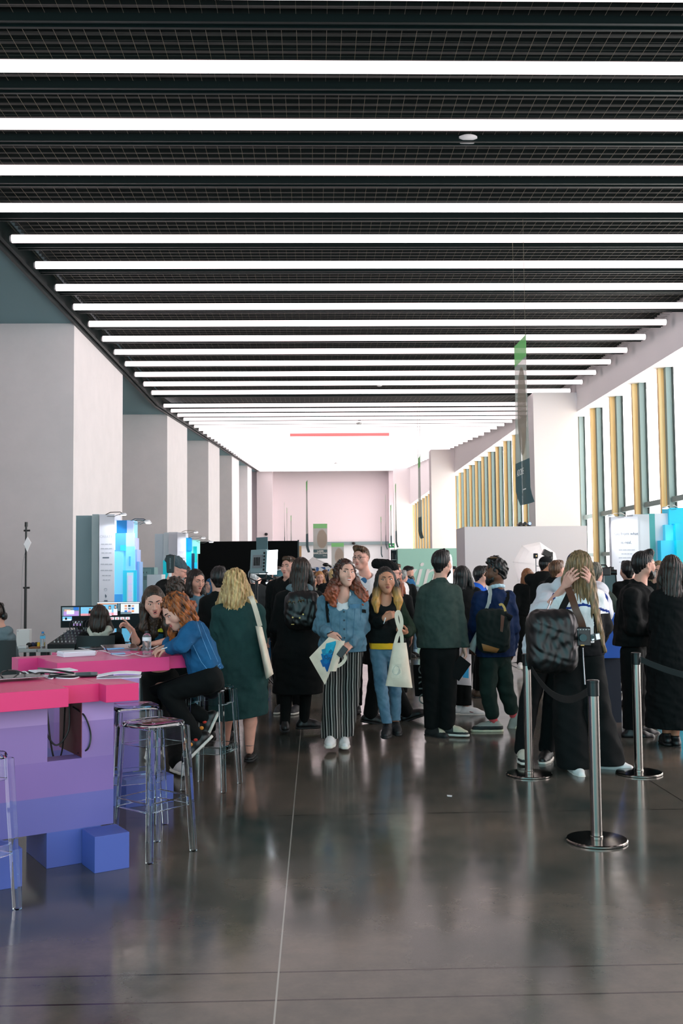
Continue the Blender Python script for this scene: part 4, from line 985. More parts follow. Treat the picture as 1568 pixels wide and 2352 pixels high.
# floor cables near the photo wall
cable([onz(1165, 1524), onz(1185, 1522), onz(1210, 1526), onz(1235, 1521)], .012, M_cabk, 'black cable on the floor at the foot of the white wall')
cable([onz(1168, 1526), onz(1180, 1531), onz(1192, 1535), onz(1200, 1531)], .008, M_cabk, 'thin cable curving on the floor by the white wall')
tag(MB().prism([onz(1026, 1826, .001), onz(1038, 1827, .001), onz(1037, 1830, .001), onz(1027, 1829, .001)], (0, 0, .001)).build('paper_scrap', M_white), 'tiny white paper scrap on the bare floor', 'scrap')
# ================================================================ figures: smooth-blended volumes meshed by surface nets
class Fld:
    def __init__(s, h): s.h = h; s.ops = []; s.post = []
    def c(s, a, b, ra, rb=None, k=.02, flat=1.0, fd=None, sub=False):
        s.ops.append(('c', np.asarray(a, float), np.asarray(b, float), ra, ra if rb is None else rb, k, flat, None if fd is None else nrm(fd), sub)); return s
    def chain(s, pts, rs, k=.02, flat=1.0, fd=None):
        for i in range(len(pts)-1): s.c(pts[i], pts[i+1], rs[i], rs[i+1], k, flat, fd)
        return s
    def e(s, c, r, M=None, k=.02, sub=False):
        s.ops.append(('e', np.asarray(c, float), np.asarray(r, float), np.eye(3) if M is None else np.asarray(M, float), k, sub)); return s
    def cut(s, p, n): s.post.append(('cut', np.asarray(p, float), nrm(n))); return s
    def noise(s, amp, wl, seed=0, stretch=(1, 1, 1)): s.post.append(('n', amp, wl, seed, stretch)); return s
    def fn(s, f): s.post.append(('f', f)); return s
    def late(s): s.post.append(('s', s.ops.pop())); return s
    def ridge(s, amp, wl, seed=0, stretch=(1, 1, 1)): s.post.append(('r', amp, wl, seed, stretch)); return s
    @staticmethod
    def prim(o, X, Yq, Zq):
        if o[0] == 'c':
            _, a, b, ra, rb, k, flat, fd, sub = o; px, py, pz = X-np.float32(a[0]), Yq-np.float32(a[1]), Zq-np.float32(a[2]); ba = b-a
            if flat != 1.0:
                g = 1/flat-1; dd = px*fd[0]+py*fd[1]+pz*fd[2]; px = px+g*dd*fd[0]; py = py+g*dd*fd[1]; pz = pz+g*dd*fd[2]; ba = ba+g*np.dot(ba, fd)*fd
            L2 = max(1e-9, float(np.dot(ba, ba))); t = np.clip((px*ba[0]+py*ba[1]+pz*ba[2])/L2, 0, 1)
            d = np.sqrt((px-ba[0]*t)**2+(py-ba[1]*t)**2+(pz-ba[2]*t)**2)-(ra+(rb-ra)*t)
            return d*math.sqrt(flat) if flat != 1.0 else d
        _, c, r, M, k, sub = o; px, py, pz = X-np.float32(c[0]), Yq-np.float32(c[1]), Zq-np.float32(c[2])
        q = [(px*M[0, i]+py*M[1, i]+pz*M[2, i])/r[i] for i in range(3)]
        k0 = np.sqrt(q[0]**2+q[1]**2+q[2]**2); k1 = np.sqrt((q[0]/r[0])**2+(q[1]/r[1])**2+(q[2]/r[2])**2)
        return k0*(k0-1)/np.maximum(k1, 1e-6)
    def mesh(s):
        lo = np.full(3, 1e9); hi = -lo
        for o in s.ops:
            if o[-1]: continue
            if o[0] == 'c':
                m = max(o[3], o[4])
                for p in (o[1], o[2]): lo = np.minimum(lo, p-m); hi = np.maximum(hi, p+m)
            else: m = max(o[2]); lo = np.minimum(lo, o[1]-m); hi = np.maximum(hi, o[1]+m)
        h = s.h; lo = lo-4*h; hi = hi+4*h
        n = np.ceil((hi-lo)/h).astype(int)+1
        ax = [(lo[i]+h*np.arange(n[i])).astype(np.float32) for i in range(3)]
        Fv = np.full(tuple(n), .5, np.float32)
        for o in s.ops:
            if o[0] == 'c':
                _, a, b, ra, rb, k, flat, fd, sub = o; m = max(ra, rb)+k+3*h
                l0 = np.minimum(a, b)-m; h0 = np.maximum(a, b)+m
            else:
                _, c, r, M, k, sub = o; m = max(r)+k+3*h; l0 = c-m; h0 = c+m
            i0 = np.maximum(0, np.floor((l0-lo)/h).astype(int)); i1 = np.minimum(n, np.ceil((h0-lo)/h).astype(int)+1)
            if np.any(i1 <= i0): continue
            X = ax[0][i0[0]:i1[0]][:, None, None]; Yq = ax[1][i0[1]:i1[1]][None, :, None]; Zq = ax[2][i0[2]:i1[2]][None, None, :]
            d = Fld.prim(o, X, Yq, Zq)
            sl_ = (slice(i0[0], i1[0]), slice(i0[1], i1[1]), slice(i0[2], i1[2])); A = Fv[sl_]
            k = max(k, 1e-4)
            if sub:
                d = -d; hh = np.maximum(k-np.abs(A-d), 0)/k; Fv[sl_] = np.maximum(A, d)+hh*hh*k*.25
            else:
                hh = np.maximum(k-np.abs(A-d), 0)/k; Fv[sl_] = np.minimum(A, d)-hh*hh*k*.25
        X = ax[0][:, None, None]; Yq = ax[1][None, :, None]; Zq = ax[2][None, None, :]
        for p in s.post:
            if p[0] == 's':
                d = -Fld.prim(p[1], X, Yq, Zq); kk = max(p[1][-2] if p[1][0] == 'e' else p[1][5], 1e-4); hh = np.maximum(kk-np.abs(Fv-d), 0)/kk; Fv = (np.maximum(Fv, d)+hh*hh*kk*.25).astype(np.float32)
            elif p[0] in 'nr':
                kind_, amp, wl, seed, st = p; rr = np.random.RandomState(seed+11); w = 2*PI/wl; tot = 0
                for i in range(4):
                    v = nrm(rr.normal(size=3))*np.array([1/st[0], 1/st[1], 1/st[2]])*w*rr.uniform(.7, 1.5); v2 = nrm(rr.normal(size=3))*w*.35
                    sg = np.sin(X*v[0]+Yq*v[1]+Zq*v[2]+rr.uniform(0, 6)+1.6*np.sin(X*v2[0]+Yq*v2[1]+Zq*v2[2]+rr.uniform(0, 6)))
                    tot = tot+(sg if kind_ == 'n' else 1.3*(np.abs(sg)-.6))
                Fv = Fv+(np.float32(amp*.5)*tot).astype(np.float32)
            elif p[0] == 'f': Fv = (Fv+p[1](X, Yq, Zq)).astype(np.float32)
            else: Fv = np.maximum(Fv, ((X-p[1][0])*p[2][0]+(Yq-p[1][1])*p[2][1]+(Zq-p[1][2])*p[2][2]).astype(np.float32))
        return nets(Fv, lo, h)
    def build(s, name, m, parent=None, matfn=None):
        v, q = s.mesh()
        if name in ('hair', 'curly_hair', 'beard', 'top') and len(q):           # drop stray crumbs
            lb = np.arange(len(v))
            for _ in range(60):
                old = lb.copy(); mn = lb[q].min(axis=1); np.minimum.at(lb, q.ravel(), np.repeat(mn, 4)); lb = lb[lb]
                if np.array_equal(old, lb): break
            fl_ = lb[q[:, 0]]; ids, ct = np.unique(fl_, return_counts=True); keep = set(ids[ct > .06*len(q)].tolist()); mk = np.isin(fl_, list(keep)); q = q[mk]
            us = np.unique(q); rm = np.full(len(v), -1); rm[us] = np.arange(len(us)); v = v[us]; q = rm[q]
        me = bpy.data.meshes.new(name)
        me.vertices.add(len(v)); me.vertices.foreach_set('co', v.astype(np.float32).ravel())
        me.loops.add(4*len(q)); me.loops.foreach_set('vertex_index', q.astype(np.int32).ravel())
        me.polygons.add(len(q)); me.polygons.foreach_set('loop_start', np.arange(0, 4*len(q), 4, dtype=np.int32)); me.polygons.foreach_set('loop_total', np.full(len(q), 4, np.int32))
        me.update(calc_edges=True)
        ml = m if isinstance(m, (list, tuple)) else [m]
        for x in ml: me.materials.append(x)
        if matfn is not None and len(q):
            c = v[q].mean(axis=1); me.polygons.foreach_set('material_index', np.asarray(matfn(c), np.int32))
        me.shade_smooth()
        o = bpy.data.objects.new(name, me); COL.objects.link(o); link(o, parent)
        return o
def nets(Fv, lo, h):
    S = Fv < 0; n = Fv.shape
    cnt = np.zeros((n[0]-1, n[1]-1, n[2]-1), np.int8)
    for i in (0, 1):
        for j in (0, 1):
            for k in (0, 1): cnt += S[i:n[0]-1+i, j:n[1]-1+j, k:n[2]-1+k]
    act = (cnt > 0) & (cnt < 8); I = np.argwhere(act)
    idx = np.full(act.shape, -1, np.int32); idx[act] = np.arange(len(I))
    C = {}
    for i in (0, 1):
        for j in (0, 1):
            for k in (0, 1): C[i, j, k] = Fv[I[:, 0]+i, I[:, 1]+j, I[:, 2]+k]
    acc = np.zeros((len(I), 3)); num = np.zeros(len(I))
    for a in range(3):
        b, c = [x for x in range(3) if x != a]
        for u in (0, 1):
            for w in (0, 1):
                p = [0, 0, 0]; p[b] = u; p[c] = w; q = list(p); q[a] = 1
                f0, f1 = C[tuple(p)], C[tuple(q)]; m = (f0 < 0) != (f1 < 0)
                t = np.where(m, f0/np.where(m, f0-f1, 1), 0)
                for d in range(3): acc[:, d] += np.where(m, t if d == a else p[d], 0)
                num += m
    V_ = lo+(I+acc/num[:, None])*h; quads = []
    for a in range(3):
        b, c = (a+1) % 3, (a+2) % 3
        s0 = [slice(None)]*3; s1 = [slice(None)]*3
        s0[a] = slice(0, n[a]-1); s1[a] = slice(1, n[a])
        for d in (b, c): s0[d] = s1[d] = slice(1, n[d]-1)
        A = S[tuple(s0)]; B = S[tuple(s1)]; E = np.argwhere(A != B)
        if not len(E): continue
        sg = A[E[:, 0], E[:, 1], E[:, 2]]
        E = E.copy(); E[:, b] += 1; E[:, c] += 1
        def g(db, dc):
            q = E.copy(); q[:, b] += db; q[:, c] += dc; return idx[q[:, 0], q[:, 1], q[:, 2]]
        Q = np.stack([g(-1, -1), g(0, -1), g(0, 0), g(-1, 0)], 1)
        Q = np.where(sg[:, None], Q, Q[:, ::-1]); quads.append(Q)
    return V_, (np.vstack(quads) if quads else np.zeros((0, 4), int))

# ---------------------------------------------------------------- materials for people
def skin(n, c, lip): return [mat('skin_'+n, c, .5, spec=.35, var=tuple(int(x*.93) for x in c), vscale=14), mat('lips_'+n, lip, .42)]
SK_fair = skin('fair', (214, 160, 140), (176, 92, 88)); SK_tan = skin('tan', (188, 128, 100), (140, 74, 66)); SK_pink = skin('pink', (220, 160, 142), (184, 98, 90)); SK_brown = skin('brown', (104, 66, 48), (84, 46, 40))
def cloth(n, c, var=None, rough=.85, bump=.25, bs=260, vs=9, sheen=.0): return mat('cloth_'+n, c, rough, spec=.2, var=var or tuple(min(255, int(x*1.18)+3) for x in c), vscale=vs, bump=bump, bscale=bs, sheen=sheen)
def hairmat(n, c1, c2, z0=None, z1=None, tip=None, sc=70):
    if 'hair_'+n in MATS: return MATS['hair_'+n]
    m = bpy.data.materials.new('hair_'+n); m.use_nodes = True; nt = m.node_tree; N = nt.nodes; L = nt.links; b = N['Principled BSDF']; b.inputs['Roughness'].default_value = .42; b.inputs['Specular IOR Level'].default_value = .35
    tc = N.new('ShaderNodeTexCoord'); mp = N.new('ShaderNodeMapping'); mp.inputs['Scale'].default_value = (sc, sc, 7); L.new(tc.outputs['Object'], mp.inputs[0])
    n1 = N.new('ShaderNodeTexNoise'); n1.inputs['Scale'].default_value = 1; n1.inputs['Detail'].default_value = 3; L.new(mp.outputs[0], n1.inputs['Vector'])
    r = N.new('ShaderNodeValToRGB'); e = r.color_ramp.elements; e[0].position = .36; e[1].position = .66; e[0].color = rgb(*c1); e[1].color = rgb(*c2); L.new(n1.outputs[0], r.inputs[0]); out = r.outputs[0]
    if tip:
        sx = N.new('ShaderNodeSeparateXYZ'); L.new(tc.outputs['Object'], sx.inputs[0]); ad = N.new('ShaderNodeMath'); ad.operation = 'MULTIPLY_ADD'; L.new(n1.outputs[0], ad.inputs[0]); ad.inputs[1].default_value = .16; L.new(sx.outputs['Z'], ad.inputs[2])
        mr = N.new('ShaderNodeMapRange'); mr.inputs['From Min'].default_value = z1+.08; mr.inputs['From Max'].default_value = z0+.08; L.new(ad.outputs[0], mr.inputs[0])
        r2 = N.new('ShaderNodeValToRGB'); e2 = r2.color_ramp.elements; e2[0].position = .3; e2[1].position = .7; e2[0].color = rgb(*[int(q*.62) for q in tip]); e2[1].color = rgb(*tip); L.new(n1.outputs[0], r2.inputs[0])
        mx = N.new('ShaderNodeMixRGB'); L.new(mr.outputs[0], mx.inputs[0]); L.new(out, mx.inputs[2]); L.new(r2.outputs[0], mx.inputs[1]); out = mx.outputs[0]
    L.new(out, b.inputs[0])
    bp = N.new('ShaderNodeBump'); bp.inputs['Strength'].default_value = .5; bp.inputs['Distance'].default_value = .006; L.new(n1.outputs[0], bp.inputs['Height']); L.new(bp.outputs[0], b.inputs['Normal'])
    MATS['hair_'+n] = m; return m
H_black = hairmat('black', (10, 10, 11), (30, 27, 26)); H_dark = hairmat('dark_brown', (24, 17, 14), (58, 42, 34)); H_brown = hairmat('brown', (58, 38, 26), (110, 76, 52)); H_grey = hairmat('grey', (90, 92, 92), (150, 150, 148)); H_blonde = hairmat('blonde', (132, 98, 58), (214, 182, 128), sc=48); H_auburn = hairmat('auburn', (96, 42, 22), (170, 88, 44)); H_ginger = hairmat('ginger', (44, 22, 14), (168, 92, 42), sc=38); H_blue = hairmat('blue', (14, 48, 74), (30, 104, 150)); H_light = hairmat('light_brown', (92, 72, 50), (150, 118, 82))
M_eye = mat('eye_white', (222, 216, 210), .25); M_iris = mat('eye_iris', (46, 34, 26), .15); M_lash = mat('eyelash', (18, 13, 12), .6); M_teeth = mat('teeth', (232, 226, 216), .3)
M_denim = cloth('light_denim', (70, 102, 120), (92, 124, 140), vs=7); M_denimb = cloth('blue_denim', (20, 68, 106), (32, 88, 130), vs=7); M_jean = cloth('jeans_blue', (70, 100, 122), (96, 126, 144), vs=8)
M_k = cloth('black', (8, 11, 12), (12, 15, 15)); M_k2 = cloth('black_wool', (11, 14, 14), (16, 19, 19)); M_kt = cloth('black_trousers', (7, 10, 10), (11, 14, 14))
M_wt = cloth('white_cotton', (222, 218, 218), (210, 206, 208)); M_canvas = cloth('canvas', (226, 212, 192), (214, 198, 178), bs=500)
M_sk = mat('black_shoe', (13, 14, 15), .4); M_sw = mat('white_shoe', (214, 212, 210), .5); M_sole = mat('white_rubber', (216, 212, 202), .6); M_solek = mat('black_rubber', (16, 17, 18), .6)

def headframe(c, yaw, pitch, roll, s):
    y, p, r = R(yaw), R(pitch), R(roll)
    f = np.array([math.sin(y)*math.cos(p), -math.cos(y)*math.cos(p), -math.sin(p)])
    rt = nrm(np.cross(f, [0, 0, 1.0])); u = np.cross(rt, f)
    rt2 = rt*math.cos(r)+u*math.sin(r); u2 = -rt*math.sin(r)+u*math.cos(r)
    return dict(c=np.asarray(c, float), M=np.stack([rt2, f, u2], 1), s=s)
def HL(hf, x, y, z): return hf['c']+hf['M'] @ (np.array([x, y, z])*hf['s'])

def add_head(fl, hf, neck, sex='f', nr=.052):
    s = hf['s']; M = hf['M']; WX = 1.07; P = lambda x, y, z: HL(hf, x*WX, y, z if z > -.05 else -.05+(z+.05)*.90)
    def E(c, r, k=.02, sub=False): fl.e(P(*c), np.array([r[0]*WX, r[1], r[2]])*s, M, k*s, sub)
    jw = 1.0 if sex == 'f' else 1.08
    E((0, -.016, .034), (.074, .094, .083), .02)
    E((0, .022, .0), (.070, .068, .09), .03)
    fl.c(P(0, .022, -.035), P(0, .055, -.088), .057*s*jw, .030*s*jw, .03*s)
    fl.c(P(-.045*jw, .0, -.055), P(0, .06, -.095), .026*s, .024*s*jw, .03*s); fl.c(P(.045*jw, .0, -.055), P(0, .06, -.095), .026*s, .024*s*jw, .03*s)
    E((0, .074, -.103), (.02*jw, .016, .014), .02)
    for sx in (-1, 1):
        E((sx*.043, .054, -.026), (.028, .026, .030), .025)
        E((sx*.031, .097, .012), (.017, .014, .011), .012, True)
        fl.c(P(sx*.010, .088, .028), P(sx*.045, .070, .026), .009*s, .007*s, .012*s)
        E((sx*.031, .071, .010), (.0145, .0135, .0125), .006)
        E((sx*.012, .094, -.034), (.0085, .010, .0075), .008)
        E((sx*.074, -.008, -.004), (.009, .021, .031), .006)
        E((sx*.080, -.002, -.004), (.006, .011, .018), .006, True)
    fl.c(P(0, .084, .018), P(0, .106, -.026), .0075*s, .0105*s, .012*s); E((0, .108, -.030), (.0105, .010, .009), .008)
    E((0, .078, -.062), (.030, .018, .022), .02)
    fl.c(P(-.019, .086, -.060), P(.019, .086, -.060), .0052*s, k=.006*s); fl.c(P(-.015, .086, -.069), P(.015, .086, -.069), .0065*s, k=.006*s)
    fl.c(P(0, -.022, -.05), neck, nr*.98*s, nr*1.08, .03)
def lipfn(hf):
    def f(c):
        q = (c-hf['c']) @ hf['M']/hf['s']; return ((np.abs(q[:, 0]) < .023) & (q[:, 1] > .080) & (q[:, 2] < -.0545-.0*q[:, 0]) & (q[:, 2] > -.0755)).astype(int)
    return f
def add_face(t, hf, lip, look=(0, 0), brow=M_lash, smile=0, open_mouth=0, lids=0):
    s = hf['s']; P = lambda x, y, z: HL(hf, x*1.07, y, z if z > -.05 else -.05+(z+.05)*.90); M = hf['M']
    for sx in (-1, 1):
        b = MB(); b.ell(P(sx*.031, .0715, .0095), np.array([.0165, .0150, .0105])*s, 14, 10, 0, M)
        b.ell(P(sx*.031+.005*look[0], .0832, .0095+.004*look[1]), np.array([.0068, .0036, .0072])*s, 10, 8, 1, M)
        arc = [P(sx*.031+.0185*math.cos(a), .0845-.008*abs(math.cos(a)), .0095+.0105*math.sin(a)*(1 if not lids else .2)) for a in np.linspace(.15, PI-.15, 7)]
        b.tube(arc, .0030*s, 5, mi=2); b.build('eye', [M_eye, M_iris, M_lash], t, smooth=True)
        pts = [P(sx*(.012+.036*q), .0965-.026*q*q, .030+.008*math.sin(q*2.6)-.004*q) for q in np.linspace(0, 1, 6)]
        MB().tube(pts, [.0032*s, .0042*s, .0042*s, .0036*s, .0028*s, .0016*s], 6).build('eyebrow', brow, t, smooth=True)
    w = .027 if smile else .022; dz = .003*bool(open_mouth); b = MB()
    b.tube([P(x, .1000-x*x*26, -.0580+dz+(abs(x)*.22*smile if smile else .002-abs(x)*.16)) for x in np.linspace(-w, w, 9)], [q*s for q in (.0012, .003, .0042, .0046, .0040, .0046, .0042, .003, .0012)], 6)
    b.tube([P(x, .0995-x*x*26, -.0695-dz*1.6+(abs(x)*.34*smile if smile else abs(x)*.20)) for x in np.linspace(-w, w, 9)], [q*s for q in (.0012, .0032, .0050, .0058, .0060, .0058, .0050, .0032, .0012)], 6)
    b.build('lips', lip, t, smooth=True)
    if smile: MB().tube([P(x, .1010-x*x*24, -.0640+abs(x)*.22*smile) for x in np.linspace(-.019, .019, 7)], [.0015*s, .004*s, .0048*s, .005*s, .0048*s, .004*s, .0015*s], 6).build('teeth', M_teeth, t, smooth=True)
    if open_mouth: MB().ell(P(0, .097, -.064), np.array([.012, .006, .006])*s, 12, 8, 0, M).build('mouth', M_lash, t, smooth=True)

def hand(fl, w, d, n, side, s=1.0, curl=.4, thumb=.5, k=.006, spread=.0):
    """w wrist, d direction to knuckles, n where the palm looks, side=+1/-1 thumb side"""
    d = nrm(d); n = nrm(np.asarray(n, float)-d*np.dot(n, d)); tv = np.cross(d, n)*side; w = np.asarray(w, float)
    cs = curl if hasattr(curl, '__len__') else [curl]*4
    for i in range(4):
        off = (.030, .010, -.010, -.029)[i]*s; kn = w+d*(.088, .092, .088, .079)[i]*s+tv*off
        fl.c(w+tv*off*.55, kn, .0165*s, .0115*s, .014*s)
        ln = (.92, 1.0, .94, .76)[i]; a = 0; p = kn; sp = (1.0, .33, -.33, -1.0)[i]*spread
        for L, ba, r0, r1 in ((.043, 55, .0098, .0088), (.027, 70, .0088, .0080), (.022, 45, .0080, .0066)):
            a += R(ba)*cs[i]; q = p+(nrm(d+tv*sp)*math.cos(a)+n*math.sin(a))*L*ln*s; fl.c(p, q, r0*s, r1*s, k*s); p = q
    b = w+d*.022*s+tv*.022*s; p1 = b+nrm(d*.62+tv*.78+n*.35)*.042*s; p2 = p1+nrm(d*(.9-.2*thumb)+tv*(.35-.5*thumb)+n*(.3+.6*thumb))*.034*s; p3 = p2+nrm(d*(.9-.2*thumb)+tv*(.2-.7*thumb)+n*(.3+.7*thumb))*.026*s
    fl.c(b-d*.012*s, p1, .0165*s, .0125*s, .012*s); fl.c(p1, p2, .0118*s, .0100*s, .006*s); fl.c(p2, p3, .0100*s, .0078*s, .006*s)

class Person:
    def __init__(s, label, Y, x, ytop, hd=0, yaw=None, pitch=0, roll=0, hs=.96, head=None, sex='f', J=None, h=.010, group=None, w=1.0, base=None):
        s.Y, s.x, s.h, s.sex = Y, x, h, sex
        X0 = at(x, 1500, Y)[0]; H = at(x, ytop, Y)[2]; s.H = H; k = H/1.70; s.k = k
        a = R(hd); s.f = np.array([math.sin(a), -math.cos(a), 0]); s.r = np.cross(s.f, [0, 0, 1.0]); s.u = np.array([0, 0, 1.0]); s.B = np.array([X0, Y, 0.0])
        sw = (.165 if sex == 'f' else .19)*w; hw = .092*w
        L = dict(hip=(hw, 0, .90), knee=(hw+.004, .015, .49), ank=(hw, -.01, .085), sh=(sw, -.01, 1.385), el=(sw+.055, -.03, 1.095), wr=(sw+.055, .05, .86))
        s.J = {}
        for n_, (rr, ff, z) in L.items():
            s.J[n_+'R'] = s.B+s.r*rr*k+s.f*ff*k+s.u*z*k; s.J[n_+'L'] = s.B-s.r*rr*k+s.f*ff*k+s.u*z*k
        s.J['neck'] = s.B+s.u*1.435*k+s.f*-.005
        for n_, v in (J or {}).items(): s.J[n_] = s.px(*v) if len(v) < 4 else np.asarray(v[:3], float)
        hc = s.px(*head) if head is not None else s.J['neck']+s.u*.137*k+s.f*.025
        s.hf = headframe(hc, hd if yaw is None else yaw, pitch, roll, hs)
        s.t = thing('person', label, 'person', s.B if base is None else base, group=group)
        s.hands = []
    def px(s, x, y, dy=0.0): return at(x, y, s.Y+dy)
    def mid(s, a): return (s.J[a+'L']+s.J[a+'R'])/2
    def axes(s):
        up = nrm(s.mid('sh')-s.mid('hip')); side = nrm(s.J['shR']-s.J['shL']); fr = nrm(np.cross(up, side)); return up, side, fr
    # ---- skin
    def body(s, sk, face=None, arm=(.043, .036, .026), leg=(.066, .043, .033), hands=True, hs=None):
        J = s.J; fl = Fld(s.h); up, side, fr = s.axes(); mh, ms = s.mid('hip'), s.mid('sh'); k = s.k
        add_head(fl, s.hf, J['neck'], s.sex, .050 if s.sex == 'f' else .058)
        T = lambda q: mh+(ms-mh)*q
        fl.c(T(-.02), T(.40), .105*k, .104*k, .05, .72, fr); fl.c(T(.40), T(.85), .108*k, .128*k, .05, .72, fr); fl.c(J['shL']*.8+ms*.2, J['shR']*.8+ms*.2, .048*k, k=.06); fl.c(J['neck'], T(.85), .055*k, .09*k, .05)
        for q in 'LR':
            fl.chain([J['sh'+q], J['el'+q], J['wr'+q]], [arm[0]*k, arm[1]*k, arm[2]*k], .015)
            fl.chain([J['hip'+q], J['knee'+q]], [leg[0]*k, leg[1]*k], .03)
            kn, an = J['knee'+q], J['ank'+q]; fl.chain([kn, kn+(an-kn)*.33, an], [leg[1]*k, leg[1]*1.02*k, leg[2]*k], .02)
            if hands and not any(hh[0] == q for hh in s.hands):
                d = nrm(J['wr'+q]-J['el'+q]); sg = 1 if q == 'R' else -1
                n_ = -s.r*sg; side_ = 1 if np.dot(np.cross(d, n_), s.f) > 0 else -1
                hand(fl, J['wr'+q], d, n_, side_, .95*k, .35, .4)
        for (q, d, n_, side_, cu, th, sp) in s.hands: hand(fl, J['wr'+q], d, n_, side_, (hs or .95)*k, cu, th, spread=sp)
        fl.build('body', sk[0], s.t)
        if face is not None: add_face(s.t, s.hf, lip=sk[1], **face)
        return s
    def foot(s, q, d, m, sole=M_solek, L=.26, w=1.0, up=None, boot=0.0, name='shoe', cut=None, tm=None, h=.0065, laces=None):
        """shoe on ankle q, d = direction of the toe"""
        a = s.J['ank'+q]; d = nrm(d); n = np.array([0, 0, 1.0]) if up is None else nrm(up); n = nrm(n-d*np.dot(n, d)); sd = np.cross(d, n); k = s.k
        def q_(f, z): return a+d*f*L/.26+n*(z-.085)
        fl = Fld(h)
        fl.chain([q_(-.045, .040), q_(.03, .045), q_(.11, .036), q_(.17, .026)], [.038*w, .042*w, .041*w, .030*w], .02)
        fl.c(q_(-.025, .05), q_(-.012, .095+boot), .040, .043 if boot else .039, .02)
        fl.c(q_(.01, .09), q_(.09, .055), .026*w, .026*w, .03)
        fl.cut(q_(0, .012), -n); fl.cut(q_(0, .105+boot), n)
        if cut: fl.fn(cut)
        o = fl.build(name, m, s.t, tm)
        fs = Fld(h); fs.chain([q_(-.045, .01), q_(.03, .01), q_(.11, .01), q_(.175, .012)], [.042*w, .043*w, .046*w, .034*w], .02); fs.cut(q_(0, -.0), -n); fs.cut(q_(0, .022), n)
        so = fs.build('sole', sole, o)
        if laces:
            b = MB()
            for i in range(5):
                f_ = .035+.022*i; zz = .094-.011*i; b.tube([q_(f_, zz-.012)+sd*.030, q_(f_+.004, zz+.004)+sd*.012, q_(f_+.004, zz+.004)-sd*.012, q_(f_, zz-.012)-sd*.030], .0032, 5)
            b.tube([q_(.03, .100), q_(.02, .110)+sd*.02, q_(.04, .092)+sd*.035], .0028, 5); b.tube([q_(.03, .100), q_(.02, .110)-sd*.02, q_(.04, .092)-sd*.035], .0028, 5)
            b.build('laces', laces, o, smooth=True)
        return o
    # ---- clothes
    def top(s, name, m, hem=.78, tor=(.175, .15, .16, .17), slv=(.070, .060, .050), cuff=(1.0, 1.0), flat=.74, amp=.004, wl=.085, collar=0, cm=None, hood=None, h=None, matfn=None, neckr=.068, vee=0.0, seed=1, skirt=None, belly=.0, sh=.070, open_=None):
        J = s.J; fl = Fld(h or s.h); up, side, fr = s.axes(); mh, ms = s.mid('hip'), s.mid('sh'); k = s.k
        T = lambda q: mh+(ms-mh)*q
        r0, r1, r2, r3 = [q*k for q in tor]
        fl.c(T(.86), T(.55), r0*.98, r1, .05, flat, fr); fl.c(T(.55), T(.22), r1, r2, .05, flat, fr); fl.c(T(.22), T(-.12), r2, r3, .05, flat, fr)
        fl.c(J['shL']*.86+ms*.14-up*.012, J['shR']*.86+ms*.14-up*.012, sh*k*.84, k=.06)
        fl.c(J['neck']-up*.015, T(.88), .062*k, .12*k, .05)
        if skirt:
            p = T(-.1)
            for (z, r_, fl_) in skirt:
                q = np.array([p[0], p[1], z]); fl.c(p, q, r3, r_, .05, fl_, s.f); p, r3 = q, r_
        for q, cf in zip('LR', cuff):
            if cf <= 0: continue
            pts = [J['sh'+q], J['el'+q], J['wr'+q]]; rr = [x*k for x in slv]
            if cf < .5: fl.c(pts[0], pts[0]+(pts[1]-pts[0])*cf*2, rr[0], rr[1]*1.06, .03)
            else:
                fl.c(pts[0], pts[1], rr[0], rr[1], .03); e = pts[1]+(pts[2]-pts[1])*(cf-.5)*2; fl.c(pts[1], e, rr[1], rr[2], .02)
        if collar:
            nk = J['neck']; ring = [nk+up*.012+(side*math.cos(a)+fr*math.sin(a)*.95)*.066*k-up*(.022*math.sin(a)) for a in np.linspace(0, 2*PI, 13)]
            for i in range(12): fl.c(ring[i], ring[i+1], collar, k=.012)
        if hood is not None:
            nk = J['neck']; b_ = nk-fr*.055-up*.01
            for sg in (-1, 1): fl.chain([b_-up*.02, b_+side*sg*.085+fr*.03+up*.012, nk+side*sg*.07+fr*.07-up*.02], [.045, .042, .030], .03)
            fl.e(b_-up*.045, (.10, .055, .075), np.stack([side, fr, up], 1), .03)
        fl.noise(amp*.5, wl*1.3, seed); fl.ridge(amp*.75, wl*2.2, seed+5, (1, 1, 1.6)); fl.ridge(amp*.3, wl*.9, seed+9)
        # neck opening
        nk = J['neck']; fl.c(nk-up*(.02+vee)+fr*(.035+.3*vee), nk+up*.12+fr*.03, neckr*k*.82, neckr*k*1.12, .012, sub=True)
        zh = hem if not hasattr(hem, '__len__') else None
        if zh is not None: fl.cut((0, 0, zh), (0, 0, -1))
        else: fl.cut(hem[0], hem[1])
        if open_: fl.fn(open_)
        o = fl.build(name, m, s.t, matfn); return o
    def pants(s, name, m, rad=(.105, .072, .058), hemz=None, waist=None, amp=.004, wl=.08, seed=3, flat=1.0, h=None, matfn=None, seat=.145, bot=1.0):
        J = s.J; fl = Fld(h or s.h); mh, ms = s.mid('hip'), s.mid('sh'); up, side, fr = s.axes(); k = s.k
        fl.c(mh+(ms-mh)*.22, mh-(ms-mh)*.04, seat*k*.92, seat*k, .05, .78, fr)
        for q in 'LR':
            hp, kn, an = J['hip'+q], J['knee'+q], J['ank'+q]; e = kn+(an-kn)*bot
            fl.chain([hp, kn], [rad[0]*k, rad[1]*k], .012, flat, fr if flat != 1 else None); fl.c(kn, e, rad[1]*k, rad[2]*k, .010, flat, fr if flat != 1 else None)
            ex = nrm(e-kn)
        fl.noise(amp*.35, wl*1.6, seed); fl.ridge(amp*.6, wl*1.9, seed+2, (1.5, 1.5, 1))
        wz = mh+(ms-mh)*(.22 if waist is None else waist); fl.cut(wz, up)
